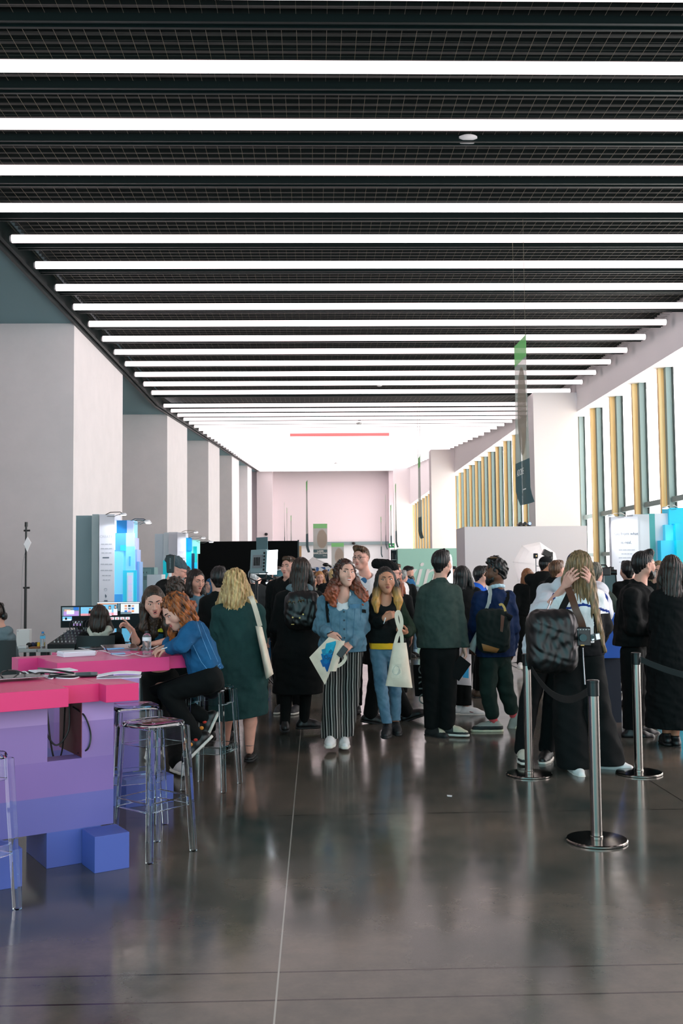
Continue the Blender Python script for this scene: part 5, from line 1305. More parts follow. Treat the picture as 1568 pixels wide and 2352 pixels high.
        if hemz is not None: fl.cut((0, 0, hemz), (0, 0, -1))
        return fl.build(name, m, s.t, matfn)
    # ---- hair
    def hair(s, m, style='short', L=.2, amp=.0035, face=.052, vol=1.0, h=None, extra=None, part=0, curl=0, spread=.0, fr_=0, seed=2, sides=1.0, front=None, name='hair'):
        hf = s.hf; sc = hf['s']; P = lambda *q: HL(hf, *q); fl = Fld(h or max(.006, s.h*.8)); M = hf['M']
        v = vol
        fl.e(P(0, -.018, .036), np.array([.083*v, .104*v, .096*v])*sc, M, .02)
        if style == 'short':
            fl.c(P(0, -.06, 0), P(0, -.066, -.055), .056*sc, .036*sc, .03*sc)
            fl.c(P(-.03, .05, .105), P(.03, .05, .105), .026*sc*v, k=.03*sc)
        if style in ('long', 'bob'):
            down = np.array([0, 0, -1.0]); b0 = P(0, -.055, .0); b1 = P(0, -.062, -.06); b2 = b1+down*L*.55-hf['M'][:, 1]*.01; b3 = b1+down*L-hf['M'][:, 1]*.005
            fl.chain([b0, b1, b2, b3], [.080*sc, .074*sc*v, .070*sc*(1+spread), .052*sc*(1+1.4*spread)], .03, .62, hf['M'][:, 1])
            for sx in (-1, 1):
                a0 = P(sx*.062, .005, .03); a1 = P(sx*.082*v, .008, -.04); a2 = P(sx*(.088+.03*spread)*v, .02, -.10); a3 = a2+down*L*.45*sides+hf['M'][:, 1]*.02+hf['M'][:, 0]*sx*.03*spread*3; a4 = a2+down*L*.85*sides+hf['M'][:, 1]*.03+hf['M'][:, 0]*sx*.02*spread*3
                fl.chain([a0, a1, a2, a3, a4], [.034*sc, .029*sc*v, .030*sc*(1+spread), .030*sc*(1+1.6*spread), .018*sc*(1+spread)], .03)
        if style == 'tail':
            t0 = P(0, -.105, -.01); fl.e(t0, np.array([.03, .03, .03])*sc, M, .02); t1 = t0+np.array([0, 0, -1])*L*.5-hf['M'][:, 1]*.03; t2 = t0+np.array([0, 0, -1])*L; fl.chain([t0, t1, t2], [.024, .03, .014], .02); fl.c(P(0, -.06, 0), P(0, -.062, -.05), .055*sc, .036*sc, .03*sc)
        if style == 'bun': fl.e(P(0, -.118, .0), np.array([.042, .036, .04])*sc, M, .012); fl.c(P(0, -.06, 0), P(0, -.062, -.05), .055*sc, .036*sc, .03*sc)
        for (a, b, ra, rb) in (extra or []): fl.c(P(*a), P(*b), ra*sc, rb*sc, .015)
        c0 = hf['c']; rt, fw, uu = [hf['M'][:, i] for i in range(3)]
        def strands(X, Yq, Zq):
            dx, dy, dz = X-c0[0], Yq-c0[1], Zq-c0[2]; a = dx*rt[0]+dy*rt[1]+dz*rt[2]; b = dx*fw[0]+dy*fw[1]+dz*fw[2]; th = np.arctan2(a, b)
            return amp*(np.sin(26*th+14*dz+2*np.sin(9*dz+3*a*9))+.6*np.sin(43*th-19*dz+1.0))
        fl.fn(strands)
        if curl: fl.noise(curl, .045, seed)
        # face opening
        fl.c(P(0, .10+face, -.02), P(0, .125+face, -.26), .084*sc, .090*sc, .012, sub=True).late(); fl.e(P(0, .098, .018), np.array([.0675, .062, .074+fr_])*sc, M, .010, sub=True).late()
        if style in ('short', 'tail', 'bun'):
            fl.cut(P(0, .0, -.085), -uu)
            for sx in (-1, 1): fl.e(P(sx*.085, .028, -.05), np.array([.03, .05, .052])*sc, M, .012, sub=True).late()
            fl.c(P(0, .06, -.08), P(0, .0, -.13), .06*sc, .05*sc, .02, sub=True).late()
        return fl.build(name, m, s.t)
    def beard(s, m, L=.012):
        hf = s.hf; P = lambda *q: HL(hf, *q); sc = hf['s']; fl = Fld(max(.006, s.h*.8))
        for sx in (-1, 1): fl.chain([P(sx*.068, .0, -.02), P(sx*.055, .035, -.075), P(0, .075, -.105)], [.010*sc, .019*sc, .026*sc], .02)
        fl.c(P(-.024, .088, -.05), P(.024, .088, -.05), .007*sc, k=.01); fl.c(P(0, .06, -.08), P(0, .03, -.095), .05*sc, .04*sc, .02)
        fl.e(P(0, .098, -.065), np.array([.022, .016, .008])*sc, hf['M'], .006, sub=True); fl.noise(.0015, .02, 4)
        return fl.build('beard', m, s.t)
    def specs(s, m=None):
        hf = s.hf; P = lambda *q: HL(hf, *q); b = MB(); m = m or mat('black_frame', (14, 15, 17), .3)
        for sx in (-1, 1):
            b.tube([P(sx*.032+.020*math.cos(a), .1035, .006+.015*math.sin(a)) for a in np.linspace(0, 2*PI, 15)[:-1]], .0019, 5, closed=True)
            b.tube([P(sx*.051, .102, .010), P(sx*.074, .06, .012), P(sx*.080, -.01, .006)], .0018, 5)
        b.tube([P(-.012, .1035, .010), P(0, .106, .012), P(.012, .1035, .010)], .0018, 5)
        return b.build('glasses', m, s.t, smooth=True)
    def cap(s, m, brim=True, beanie=False, back=.0, name='cap'):
        hf = s.hf; P = lambda *q: HL(hf, *q); sc = hf['s']; fl = Fld(max(.006, s.h*.8)); M = hf['M']
        if beanie:
            fl.e(P(0, -.022, .055), np.array([.092, .112, .082])*sc, M, .02); fl.c(P(0, -.05, .08), P(0, -.10-back, .085+back*.3), .075*sc, .058*sc, .03); fl.noise(.0025, .03, 9); fl.cut(P(0, 0, .030), -M[:, 2]-M[:, 1]*.12)
        else:
            fl.e(P(0, -.014, .048), np.array([.088, .108, .086])*sc, M, .02); fl.cut(P(0, 0, .040), -M[:, 2])
        o = fl.build(name, m, s.t)
        if brim and not beanie:
            g = []
            for i in range(6):
                q = i/5; g.append([P(.075*math.sin(a)*(1-.12*q), .055+.035*math.cos(a)+.07*q*max(0, math.cos(a))**.7, .050-.012*q-.016*abs(math.sin(a))) for a in np.linspace(-1.35, 1.35, 9)])
            MB().sheet(g, .005).build('brim', m, o, smooth=True)
        return o

from mathutils.bvhtree import BVHTree
_BV = {}
def bvh(o):
    if o.name not in _BV:
        me = o.data; co = np.empty(len(me.vertices)*3); me.vertices.foreach_get('co', co)
        _BV[o.name] = BVHTree.FromPolygons(co.reshape(-1, 3).tolist(), [tuple(p.vertices) for p in me.polygons])
    return _BV[o.name]
def lay(o, px, py, off=.004, dflt=None):
    """the point of the surface of o met by the ray through pixel (px, py), lifted by off"""
    d = ray(px, py); d = d/np.linalg.norm(d); h = bvh(o).ray_cast(Vector(EYEP), Vector(d))
    if h[0] is None:
        h2 = bvh(o).find_nearest(Vector(EYEP+d*dflt)) if dflt else None
        if not h2 or h2[0] is None: return None
        return np.array(h2[0])+np.array(h2[1])*off
    n = np.array(h[1]); 
    if np.dot(n, d) > 0: n = -n
    return np.array(h[0])+n*off
def layline(o, pts, r, name, m, parent, off=.003, step=6, flat=None):
    P_ = []
    for i in range(len(pts)-1):
        (x0, y0), (x1, y1) = pts[i], pts[i+1]; n = max(1, int(max(abs(x1-x0), abs(y1-y0))/step))
        for k in range(n): P_.append((x0+(x1-x0)*k/n, y0+(y1-y0)*k/n))
    P_.append(pts[-1]); Q = [lay(o, x, y, off) for x, y in P_]; Q = [q for q in Q if q is not None]
    if len(Q) < 2: return None
    if flat:
        g = []
        for i, q in enumerate(Q):
            t = nrm(Q[min(i+1, len(Q)-1)]-Q[max(i-1, 0)]); s_ = nrm(np.cross(t, q-EYEP)); g.append([q-s_*flat/2, q+s_*flat/2])
        return MB().sheet(g, r).build(name, m, parent, smooth=True)
    return MB().tube(Q, r, 6).build(name, m, parent, smooth=True)
def laypatch(o, corners, name, m, parent, off=.003, th=.003, n=6):
    """four pixel corners tl, tr, br, bl laid on the surface"""
    tl, tr, br, bl = [np.array(c, float) for c in corners]; g = []
    for i in range(n+1):
        v_ = i/n; row = []
        for j in range(n+1):
            u_ = j/n; p_ = (tl*(1-u_)+tr*u_)*(1-v_)+(bl*(1-u_)+br*u_)*v_; q = lay(o, p_[0], p_[1], off)
            if q is None: return None
            row.append(q)
        g.append(row)
    return MB().sheet(g, th).build(name, m, parent, smooth=True)
# ================================================================ people
def v3(*a): return np.array(a, float)
# ---- woman in the light denim jacket
def stripes():
    m = bpy.data.materials.new('striped_cloth'); m.use_nodes = True; nt = m.node_tree; N = nt.nodes; L = nt.links; b = N['Principled BSDF']; b.inputs['Roughness'].default_value = .8; b.inputs['Specular IOR Level'].default_value = .2
    tc = N.new('ShaderNodeTexCoord'); sx = N.new('ShaderNodeSeparateXYZ'); L.new(tc.outputs['Object'], sx.inputs[0])
    no = N.new('ShaderNodeTexNoise'); no.inputs['Scale'].default_value = 2.2; L.new(tc.outputs['Object'], no.inputs['Vector'])
    a = N.new('ShaderNodeMath'); a.operation = 'MULTIPLY_ADD'; L.new(no.outputs[0], a.inputs[0]); a.inputs[1].default_value = .05; L.new(sx.outputs['X'], a.inputs[2])
    mu = N.new('ShaderNodeMath'); mu.operation = 'MULTIPLY'; L.new(a.outputs[0], mu.inputs[0]); mu.inputs[1].default_value = 21.0
    fr = N.new('ShaderNodeMath'); fr.operation = 'FRACT'; L.new(mu.outputs[0], fr.inputs[0])
    r = N.new('ShaderNodeValToRGB'); r.color_ramp.interpolation = 'CONSTANT'; e = r.color_ramp.elements
    e[0].color = rgb(14, 17, 18); e[1].position = .34; e[1].color = rgb(196, 194, 188)
    for p, c in ((.46, (14, 17, 18)), (.60, (108, 108, 100)), (.66, (14, 17, 18)), (.86, (170, 170, 164)), (.93, (14, 17, 18))):
        q = e.new(p); q.color = rgb(*c)
    L.new(fr.outputs[0], r.inputs[0]); L.new(r.outputs[0], b.inputs[0]); return m
p = Person('smiling woman with curly red-brown hair, light denim jacket and striped trousers', 9.1, 788, 1287, 0, yaw=24, pitch=-2, roll=4, hs=.98, head=(792, 1317, -.03), h=.006,
           J=dict(neck=(786, 1364, .0), shR=(748, 1384, .02), shL=(826, 1382, .02), elR=(736, 1440, .03), elL=(830, 1438, .03), wrR=(757, 1456, -.16), wrL=(806, 1480, -.17), hipR=(766, 1500, 0), hipL=(808, 1500, 0), kneeR=(764, 1595, -.05), kneeL=(803, 1600, 0), ankR=(760, 1688, -.10), ankL=(789, 1690, .0)))
p.hands = [('R', p.px(778, 1478, -.24)-p.J['wrR'], v3(.2, .9, -.3), 1, (.5, .5, .55, .6), .4, .05), ('L', p.px(788, 1494, -.24)-p.J['wrL'], v3(0, .9, -.5), -1, (.6, .65, .7, .7), .5, .05)]
p.body(SK_fair, dict(look=(.8, 0), smile=1.0, brow=mat('brow_brown', (50, 32, 26), .7)), hs=.9)
p.hair(hairmat('red_curly', (26, 16, 14), (70, 40, 30), p.px(790, 1322)[2], p.px(790, 1372)[2], (166, 84, 54), sc=45), 'long', L=.20, curl=.009, vol=1.03, spread=.55, face=.045, sides=1.1, fr_=.004)
zh = p.px(790, 1496)[2]
p.top('denim_jacket', M_denim, hem=zh, tor=(.20, .195, .20, .215), slv=(.078, .068, .050), cuff=(.95, .93), amp=.011, wl=.10, collar=.014, vee=.085, neckr=.085, h=.007, sh=.075)
p.top('white_shirt', M_wt, hem=zh+.2, tor=(.17, .165, .16, .16), slv=(.05, .05, .04), cuff=(.1, .1), vee=.03, neckr=.07)
jk = [c for c in p.t.children if c.name.startswith('denim_jacket')][0]
M_seam = cloth('denim_seam', (58, 92, 114)); M_btn = mat('dark_button', (30, 44, 54), .4, metal=.5)
for y in (1386, 1405, 1425, 1445, 1465):
    q = lay(jk, 789+.02*(y-1386), y, .002)
    if q is not None: MB().cyl(q, q+v3(0, -.005, 0), .009, seg=10).build('button', M_btn, p.t)
for (x0, x1, yy) in ((752, 771, 1388), (797, 826, 1388)): laypatch(jk, ((x0, yy), (x1, yy), (x1-2, yy+9), (x0+2, yy+9)), 'pocket_flap', cloth('denim_dark', (66, 104, 128)), p.t)
for pts in (((782, 1372), (780, 1440), (781, 1494)), ((797, 1372), (796, 1440), (797, 1494)), ((752, 1388), (771, 1388)), ((797, 1388), (828, 1388)), ((752, 1398), (760, 1440), (762, 1490)), ((815, 1398), (812, 1440), (808, 1490)), ((746, 1370), (750, 1400), (748, 1420)), ((830, 1370), (829, 1400), (827, 1425))): layline(jk, pts, .0022, 'seam', M_seam, p.t, .0012)
layline(jk, ((752, 1368), (751, 1395), (755, 1430)), .004, 'bag_strap', M_k, p.t, .004, flat=.03)
laypatch(jk, ((831, 1399), (839, 1400), (840, 1408), (831, 1407)), 'sleeve_patch', M_k, p.t, n=3)
p.pants('striped_trousers', stripes(), rad=(.100, .088, .094), hemz=p.px(780, 1690)[2], amp=.008, wl=.10, h=.007)
g_ = [p.px(758, 1453, -.17)+v3(.026*math.cos(a)*1.15, .030*math.sin(a), .012*math.cos(a)) for a in np.linspace(0, 2*PI, 14)[:-1]]
MB().tube(g_, .004, 5, closed=True).build('wristband', M_blackp, p.t, smooth=True)
Ml_ = mat('lace_grey', (168, 166, 164), .7); p.foot('R', (-.12, -1, 0), M_sw, M_sole, L=.27, w=1.05, laces=Ml_); p.foot('L', (.03, -1, 0), M_sw, M_sole, L=.27, w=1.05, laces=Ml_)
P1 = p
# ---- woman with the canvas tote
p = Person('woman in a black sweater and jeans with dark to blond hair', 9.3, 886, 1304, 0, yaw=6, pitch=1, roll=-3, hs=.99, head=(885, 1333, -.03), h=.006,
           J=dict(neck=(884, 1378, .0), shR=(856, 1394, .02), shL=(914, 1394, .02), elR=(856, 1440, .02), elL=(938, 1446, .05), wrR=(882, 1421, -.24), wrL=(931, 1454, -.20), hipR=(868, 1492, 0), hipL=(904, 1492, 0), kneeR=(876, 1585, -.10), kneeL=(907, 1590, .02), ankR=(889, 1668, -.10), ankL=(908, 1662, .08)))
p.hands = [('R', p.px(905, 1409, -.27)-p.J['wrR'], v3(.3, .9, -.3), 1, (.8, .8, .85, .8), .6, .0), ('L', p.px(914, 1449, -.28)-p.J['wrL'], v3(-.2, .5, .9), -1, (.8, .85, .9, .9), .8, .0)]
p.body(SK_tan, dict(look=(.4, 0), brow=M_lash), hs=.92)
p.hair(hairmat('ombre', (13, 12, 12), (34, 29, 26), p.px(885, 1345)[2], p.px(885, 1368)[2], (214, 158, 84), sc=60), 'long', L=.20, amp=.003, vol=1.0, spread=.15, face=.05, sides=1.05)
zh = p.px(886, 1476)[2]
p.top('black_sweater', [M_k2, cloth('dark_green_knit', (16, 30, 20), (22, 40, 26))], hem=zh, tor=(.175, .165, .165, .17), slv=(.072, .070, .052), cuff=(.96, .93), amp=.006, h=.008, matfn=lambda c: (c[:, 0] > p.px(922, 1400)[0]).astype(int))
p.top('yellow_shirt', cloth('yellow', (232, 168, 30), (240, 184, 50)), hem=p.px(886, 1490)[2], tor=(.14, .14, .15, .155), slv=(.04, .04, .04), cuff=(.1, .1))
p.pants('blue_jeans', M_jean, rad=(.084, .060, .050), hemz=p.px(886, 1657)[2], amp=.006, wl=.05, seat=.118, h=.007)
for q, dd in (('R', (-.18, -1, 0)), ('L', (.05, -1, 0))): p.foot(q, dd, mat('boot_suede', (14, 15, 17), .6), M_solek, boot=.07, name='boot')
MB().tube([p.px(883, 1424, -.24)+v3(.010*math.cos(a), .03*math.sin(a), .032*math.cos(a)) for a in np.linspace(0, 2*PI, 12)[:-1]], .004, 5, closed=True).build('bracelet', M_white, p.t, smooth=True)
P2 = p
# ---- man in the green-grey jacket, from behind
p = Person('bearded man seen from behind in a green-grey jacket and black trousers', 9.65, 1012, 1265, 180, yaw=148, sex='m', hs=1.03, head=(1014, 1295, 0), h=.007,
           J=dict(neck=(1010, 1340, 0), shL=(977, 1362, 0), shR=(1042, 1362, 0), elL=(965, 1430, .0), elR=(1054, 1432, -.02), wrL=(975, 1480, .16), wrR=(1066, 1486, -.02), hipL=(992, 1500, 0), hipR=(1026, 1500, 0), kneeL=(992, 1590, .02), kneeR=(1026, 1590, 0), ankL=(992, 1672, .05), ankR=(1026, 1668, 0)))
p.hands = [('R', v3(.12, -.1, -1), v3(-.8, 0, 0), 1, .6, .6, 0)]
p.body(SK_fair, {}); p.hair(H_black, 'short', amp=.003, vol=1.02, extra=[((-.02, .03, .12), (.03, .0, .135), .016, .01)]); p.beard(H_black)
p.top('jacket', cloth('green_grey', (44, 58, 54), (56, 70, 64)), hem=p.px(1010, 1487)[2], tor=(.20, .195, .198, .205), slv=(.078, .070, .058), cuff=(.9, .95), amp=.007, wl=.12, collar=.018, neckr=.07, h=.008)
p.pants('black_trousers', M_kt, rad=(.115, .088, .072), hemz=.07, amp=.006, h=.008)
tn = lambda z0: (lambda c: (c[:, 2] > z0).astype(int))
for q, dd in (('L', (.55, -.75, 0)), ('R', (.9, -.45, 0))): p.foot(q, dd, [mat('sneaker_dark', (30, 32, 32), .6), mat('sneaker_cream', (190, 184, 160), .6)], M_sole if q == 'R' else M_solek, L=.28, w=1.1, tm=lambda c, aa=p.J['ank'+q]: ((c[:, 2] > .05) & ((c[:, 0]-aa[0]) > .05)).astype(int), laces=M_sk)
P5 = p
# ---- blonde woman in the long green coat
p = Person('blonde woman from behind in a long dark green coat with a canvas bag', 8.41, 545, 1311, 180, yaw=172, pitch=4, hs=.98, head=(541, 1343, 0), h=.008,
           J=dict(neck=(546, 1388, 0), shL=(505, 1408, 0), shR=(588, 1404, 0), elL=(498, 1470, .03), elR=(594, 1470, .03), wrL=(510, 1500, .25), wrR=(590, 1520, .15), hipL=(526, 1525, 0), hipR=(568, 1525, 0), kneeL=(520, 1625, .10), kneeR=(575, 1625, 0), ankL=(518, 1705, .28), ankR=(573, 1724, 0)))
p.body(SK_fair, None, leg=(.08, .058, .034))
p.hair(H_blonde, 'bob', L=.13, amp=.006, vol=1.10, spread=.25, curl=.004, face=.05)
cg = cloth('dark_green_coat', (24, 50, 50), (32, 62, 60))
p.top('coat', cg, hem=((p.B[0], p.Y, .385), (.12, 0, -1)), tor=(.195, .19, .20, .215), slv=(.078, .072, .058), cuff=(1, 1), amp=.010, wl=.13, collar=.016, neckr=.06, skirt=[(.75, .235, .82), (.25, .265, .80)], h=.008)
for q, dd in (('R', (.1, 1, 0)), ('L', (-.1, 1, 0))): p.foot(q, dd, M_sk, M_solek, L=.24, cut=lambda X, Y_, Z_: np.maximum(0, (Z_-.055)*1.0)*1.0)
MB().tube([p.J['ankR']+v3(.036*math.cos(a), .036*math.sin(a), .045) for a in np.linspace(0, 2*PI, 14)[:-1]], .003, 5, closed=True).build('anklet', M_silver, p.t, smooth=True)
P3 = p
# ---- woman with hood and backpack
p = Person('woman from behind in a long black coat with grey hood and very long dark hair', 9.9, 684, 1280, 180, yaw=165, hs=1.0, head=(692, 1310, 0), h=.008,
           J=dict(neck=(688, 1352, 0), shL=(650, 1376, 0), shR=(726, 1376, 0), elL=(636, 1440, .05), elR=(733, 1445, .05), wrL=(640, 1490, .25), wrR=(726, 1490, .25), hipL=(664, 1500, 0), hipR=(704, 1500, 0), kneeL=(658, 1590, 0), kneeR=(702, 1590, .05), ankL=(654, 1660, -.05), ankR=(698, 1654, .05)))
p.body(SK_fair, None); p.hair(H_dark, 'long', L=.27, amp=.004, vol=1.0, spread=.1)
p.top('long_coat', M_k, hem=((0, p.Y, p.px(680, 1592)[2]), (0, 0, -1)), tor=(.205, .20, .205, .22), slv=(.082, .078, .066), cuff=(1, 1), amp=.008, wl=.13, skirt=[(.75, .235, .80), (.35, .25, .80)], h=.009)
p.top('grey_hood', cloth('grey_marl', (84, 100, 106), (104, 120, 126)), hem=p.px(690, 1368)[2], tor=(.11, .08, .08, .08), slv=(.03, .03, .03), cuff=(0, 0), amp=.006, wl=.06, hood=1, sh=.05, neckr=.055)
p.pants('black_trousers', M_kt, rad=(.085, .062, .048), hemz=.09, h=.009)
p.foot('L', (-.1, .97, 0), M_sk, M_solek, L=.24, up=(0, -.3, 1)); p.foot('R', (.97, .2, 0), M_sk, M_solek, L=.25)
P4 = p
def rucksack(P, x0, y0, x1, y1, d0, th, label, m, cat='backpack', extra=None):
    Yb = P.Y+d0; a, b_ = at(x0, y1, Yb), at(x1, y0, Yb); c = (a+b_)/2; t = thing('backpack', label, cat, (c[0], Yb, a[2]))
    w, hh = (b_[0]-a[0])/2, (b_[2]-a[2])/2; fl = Fld(.009)
    for z in np.linspace(-.62, .62, 5):
        fl.c(c+v3(-w*.62, 0, hh*z), c+v3(w*.62, 0, hh*z), min(w, hh)*.42+.03, k=.05, flat=max(.3, th/(2*(min(w, hh)*.42+.03))), fd=(0, 1, 0))
    fl.noise(.004, .07, 3); fl.build('bag_body', m, t); return t, c, w, hh, Yb
t, c, w, hh, Yb = rucksack(P4, 664, 1362, 724, 1442, -.24, .13, 'black backpack with small brass clasps on the long black coat', mat('black_leather', (11, 12, 13), .35, bump=.1, bscale=120))
fy = Yb-.075
for x, y in ((661, 1383), (670, 1384), (684, 1381), (691, 1380)): q = at(x+3, y, fy); MB().tube([q+v3(-.012, 0, -.012), q+v3(-.006, -.01, .006), q+v3(.008, -.01, .010), q+v3(.014, 0, -.008)], .0035, 6).build('brass_ring', mat('brass', (150, 122, 74), .3, metal=.9), t, smooth=True)
for x, y in ((672, 1418), (688, 1419), (696, 1411)): q = at(x, y, fy); MB().cyl(q, q+v3(0, -.01, 0), .008, seg=8).build('stud', mat('brass', (150, 122, 74), .3, metal=.9), t)
q = at(672, 1434, fy+.01); MB().obox(q, (.014, 0, 0), (0, .008, 0), (0, 0, .003)).build('clasp', mat('brass', (150, 122, 74), .3, metal=.9), t)
laypatch_o = [c_ for c_ in P4.t.children if c_.name.startswith('long_coat')][0]
def tote(name, label, cs, Y, th, m, dy=(0, 0), parent=None, cat='tote bag'):
    """cs: four pixels tl tr br bl; a soft bag of thickness th at depth Y (dy: extra depth at top, bottom)"""
    t = thing(name, label, cat, at((cs[2][0]+cs[3][0])/2, (cs[2][1]+cs[3][1])/2, Y)); n = 12; F_, B_ = [], []
    tl, tr, br, bl = [np.array(c, float) for c in cs]
    for i in range(n+1):
        v_ = i/n; fa, ba = [], []
        for j in range(n+1):
            u_ = j/n; p_ = (tl*(1-u_)+tr*u_)*(1-v_)+(bl*(1-u_)+br*u_)*v_; q = at(p_[0], p_[1], Y+dy[0]*(1-v_)+dy[1]*v_)
            bul = th/2*(math.sin(PI*u_)**.6)*(.25+.75*math.sin(PI*min(1, v_*1.05)*.85))*(1 if v_ < .98 else .6)+.002; wv = .004*math.sin(7*u_+3*v_*5)
            fa.append(q+v3(0, -bul+wv, 0)); ba.append(q+v3(0, bul+wv*.5, 0))
        F_.append(fa); B_.append(ba)
    g = [fr_+bk[::-1] for fr_, bk in zip(F_, B_)]; vs = [q for row in g for q in row]; m_ = 2*(n+1); fs = []
    for i in range(n):
        for j in range(m_): fs.append((i*m_+j, (i+1)*m_+j, (i+1)*m_+(j+1) % m_, i*m_+(j+1) % m_))
    fs.append(tuple(range(m_))); fs.append(tuple(n*m_+j for j in range(m_))[::-1])
    o = MB().add(vs, fs).build('bag_body', m, t, smooth=True, ang=60)
    return t, o
def strap(pts, w, m, name, parent, th=.003):
    P_ = [np.asarray(q, float) for q in pts]; out = []
    for i in range(len(P_)-1):
        p0, p1, p2, p3 = P_[max(i-1, 0)], P_[i], P_[i+1], P_[min(i+2, len(P_)-1)]
        for k in range(5): s_ = k/5; out.append(.5*((2*p1)+(-p0+p2)*s_+(2*p0-5*p1+4*p2-p3)*s_*s_+(-p0+3*p1-3*p2+p3)*s_**3))
    out.append(P_[-1]); g = []
    for i, q in enumerate(out):
        tt = nrm(out[min(i+1, len(out)-1)]-out[max(i-1, 0)]); sd = np.cross(tt, nrm(q-EYEP)); sd = nrm(sd if np.linalg.norm(sd) > .2 else v3(1, 0, 0)); g.append([q-sd*w/2, q+sd*w/2])
    return MB().sheet(g, th).build(name, m, parent, smooth=True)
# bags of the two women in front
t, o = tote('tote_bag', 'canvas tote held up by its handles by the woman in the black sweater', ((903, 1477), (933, 1476), (947, 1580), (885, 1575)), 8.93, .10, M_canvas)
Yt = 8.92
strap([at(908, 1478, Yt), at(912, 1462, Yt), at(918, 1449, Yt), at(922, 1436, Yt), at(921, 1420, Yt), at(915, 1405, Yt), at(910, 1412, Yt), at(912, 1428, Yt), at(918, 1447, Yt-.01), at(922, 1460, Yt), at(923, 1477, Yt)], .032, M_canvas, 'handle', t)
laypatch(o, ((900, 1525), (922, 1525), (922, 1558), (899, 1556)), 'faint_print', cloth('faint_print', (204, 192, 174)), t, .0008, .0006)
MB().prism([lay(o, 910+9*math.cos(a)*(1+.15*math.sin(3*a)), 1540+11*math.sin(a), .0016) for a in np.linspace(0, 2*PI, 17)[:-1]], (0, -.0005, 0)).build('grey_blot', cloth('faint_blot', (168, 164, 152)), t)
t, o = tote('tote_bag', 'canvas tote with blue pixel print held slanting by the woman in the denim jacket', ((755, 1463), (787, 1474), (746, 1573), (710, 1510)), 8.78, .03, M_canvas)
for cs, col in ((((749, 1478), (771, 1472), (773, 1500), (742, 1505)), (36, 140, 168)), (((737, 1502), (772, 1492), (766, 1520), (744, 1532)), (20, 98, 150)), (((735, 1517), (744, 1512), (749, 1530), (741, 1532)), (26, 84, 138)), (((744, 1528), (764, 1516), (758, 1540), (750, 1543)), (22, 78, 140)), (((738, 1492), (748, 1489), (748, 1500), (740, 1503)), (40, 120, 150))):
    laypatch(o, cs, 'blue_print', cloth('print_%d_%d' % (col[0], col[1]), col, bump=0), t, .0010+.0002*(col[1] % 7), .0006)
for tx, x, y in (('BY', 761, 1499), ('OFFF', 755, 1514)):
    q = lay(o, x, y, .006)
    if q is not None: r_ = nrm(v3(.80, 0, -.60)); text_mesh(tx, .045, (r_, np.cross(v3(0, -1, 0), r_), (0, -1, 0), q), 'lettering', mat('print_ink', (16, 60, 92), .7), t, .0006)
g = [[at(783-21*s_+(-9+18*u_), 1472+70*s_, 8.745-.02*math.sin(PI*u_)) for u_ in np.linspace(0, 1, 6)] for s_ in np.linspace(0, 1, 8)]
MB().sheet(g, .004).build('folded_edge', M_canvas, t, smooth=True)
strap([at(768, 1530, 8.75), at(776, 1530, 8.75), at(787, 1522, 8.75), at(793, 1512, 8.75), at(790, 1503, 8.75), at(783, 1498, 8.75)], .028, M_canvas, 'handle', t)
tag(MB().obox(at(786, 1497, 8.72), (.022, 0, -.018), (0, .006, 0), (.03, 0, .04)).build('phone', M_blackp, bevel=.004), 'black phone in the hand of the woman in the denim jacket', 'phone')
t, o = tote('tote_bag', 'plain canvas tote on the shoulder of the blonde woman', ((586, 1438), (602, 1440), (628, 1548), (611, 1560)), 8.30, .16, M_canvas, dy=(0, -.02))
strap([at(572, 1376, 8.32), at(575, 1371, 8.24), at(580, 1380, 8.17), at(588, 1405, 8.18), at(597, 1438, 8.24)], .04, M_canvas, 'strap', t); strap([at(590, 1405, 8.24), at(593, 1425, 8.26), at(596, 1440, 8.28)], .03, M_canvas, 'strap', t)
# ---- black bag with lettering beside the man in the green-grey jacket
t, o = tote('carrier_bag', 'black bag with sideways grey lettering beside the man in black trousers', ((948, 1527), (992, 1527), (992, 1600), (953, 1599)), 9.85, .06, cloth('bag_black', (12, 13, 14), bump=.1))
strap([at(970, 1527, 9.85), at(970, 1512, 9.85), at(974, 1500, 9.85)], .008, M_k, 'handle', t)
text_mesh('PORTO', .14, ((0, 0, -1), (1, 0, 0), (0, -1, 0), at(971, 1563, 9.79)), 'lettering', cloth('bag_grey', (120, 120, 116)), t, .001)
tag(MB().obox(at(1055, 1535, 9.56), nrm(v3(.32, 0, -.26))*.066, (0, .003, 0), nrm(v3(.30, 0, .40))*.10).build('black_folder', M_k, bevel=.001), 'black folder in the hand of the man in black trousers', 'folder')
MB().obox(P5.J['wrR']+v3(0, 0, .01), (.03, 0, 0), (0, .03, 0), (0, 0, .006)).build('watch', mat('watch_grey', (130, 134, 134), .3, metal=.8), P5.t, bevel=.004)

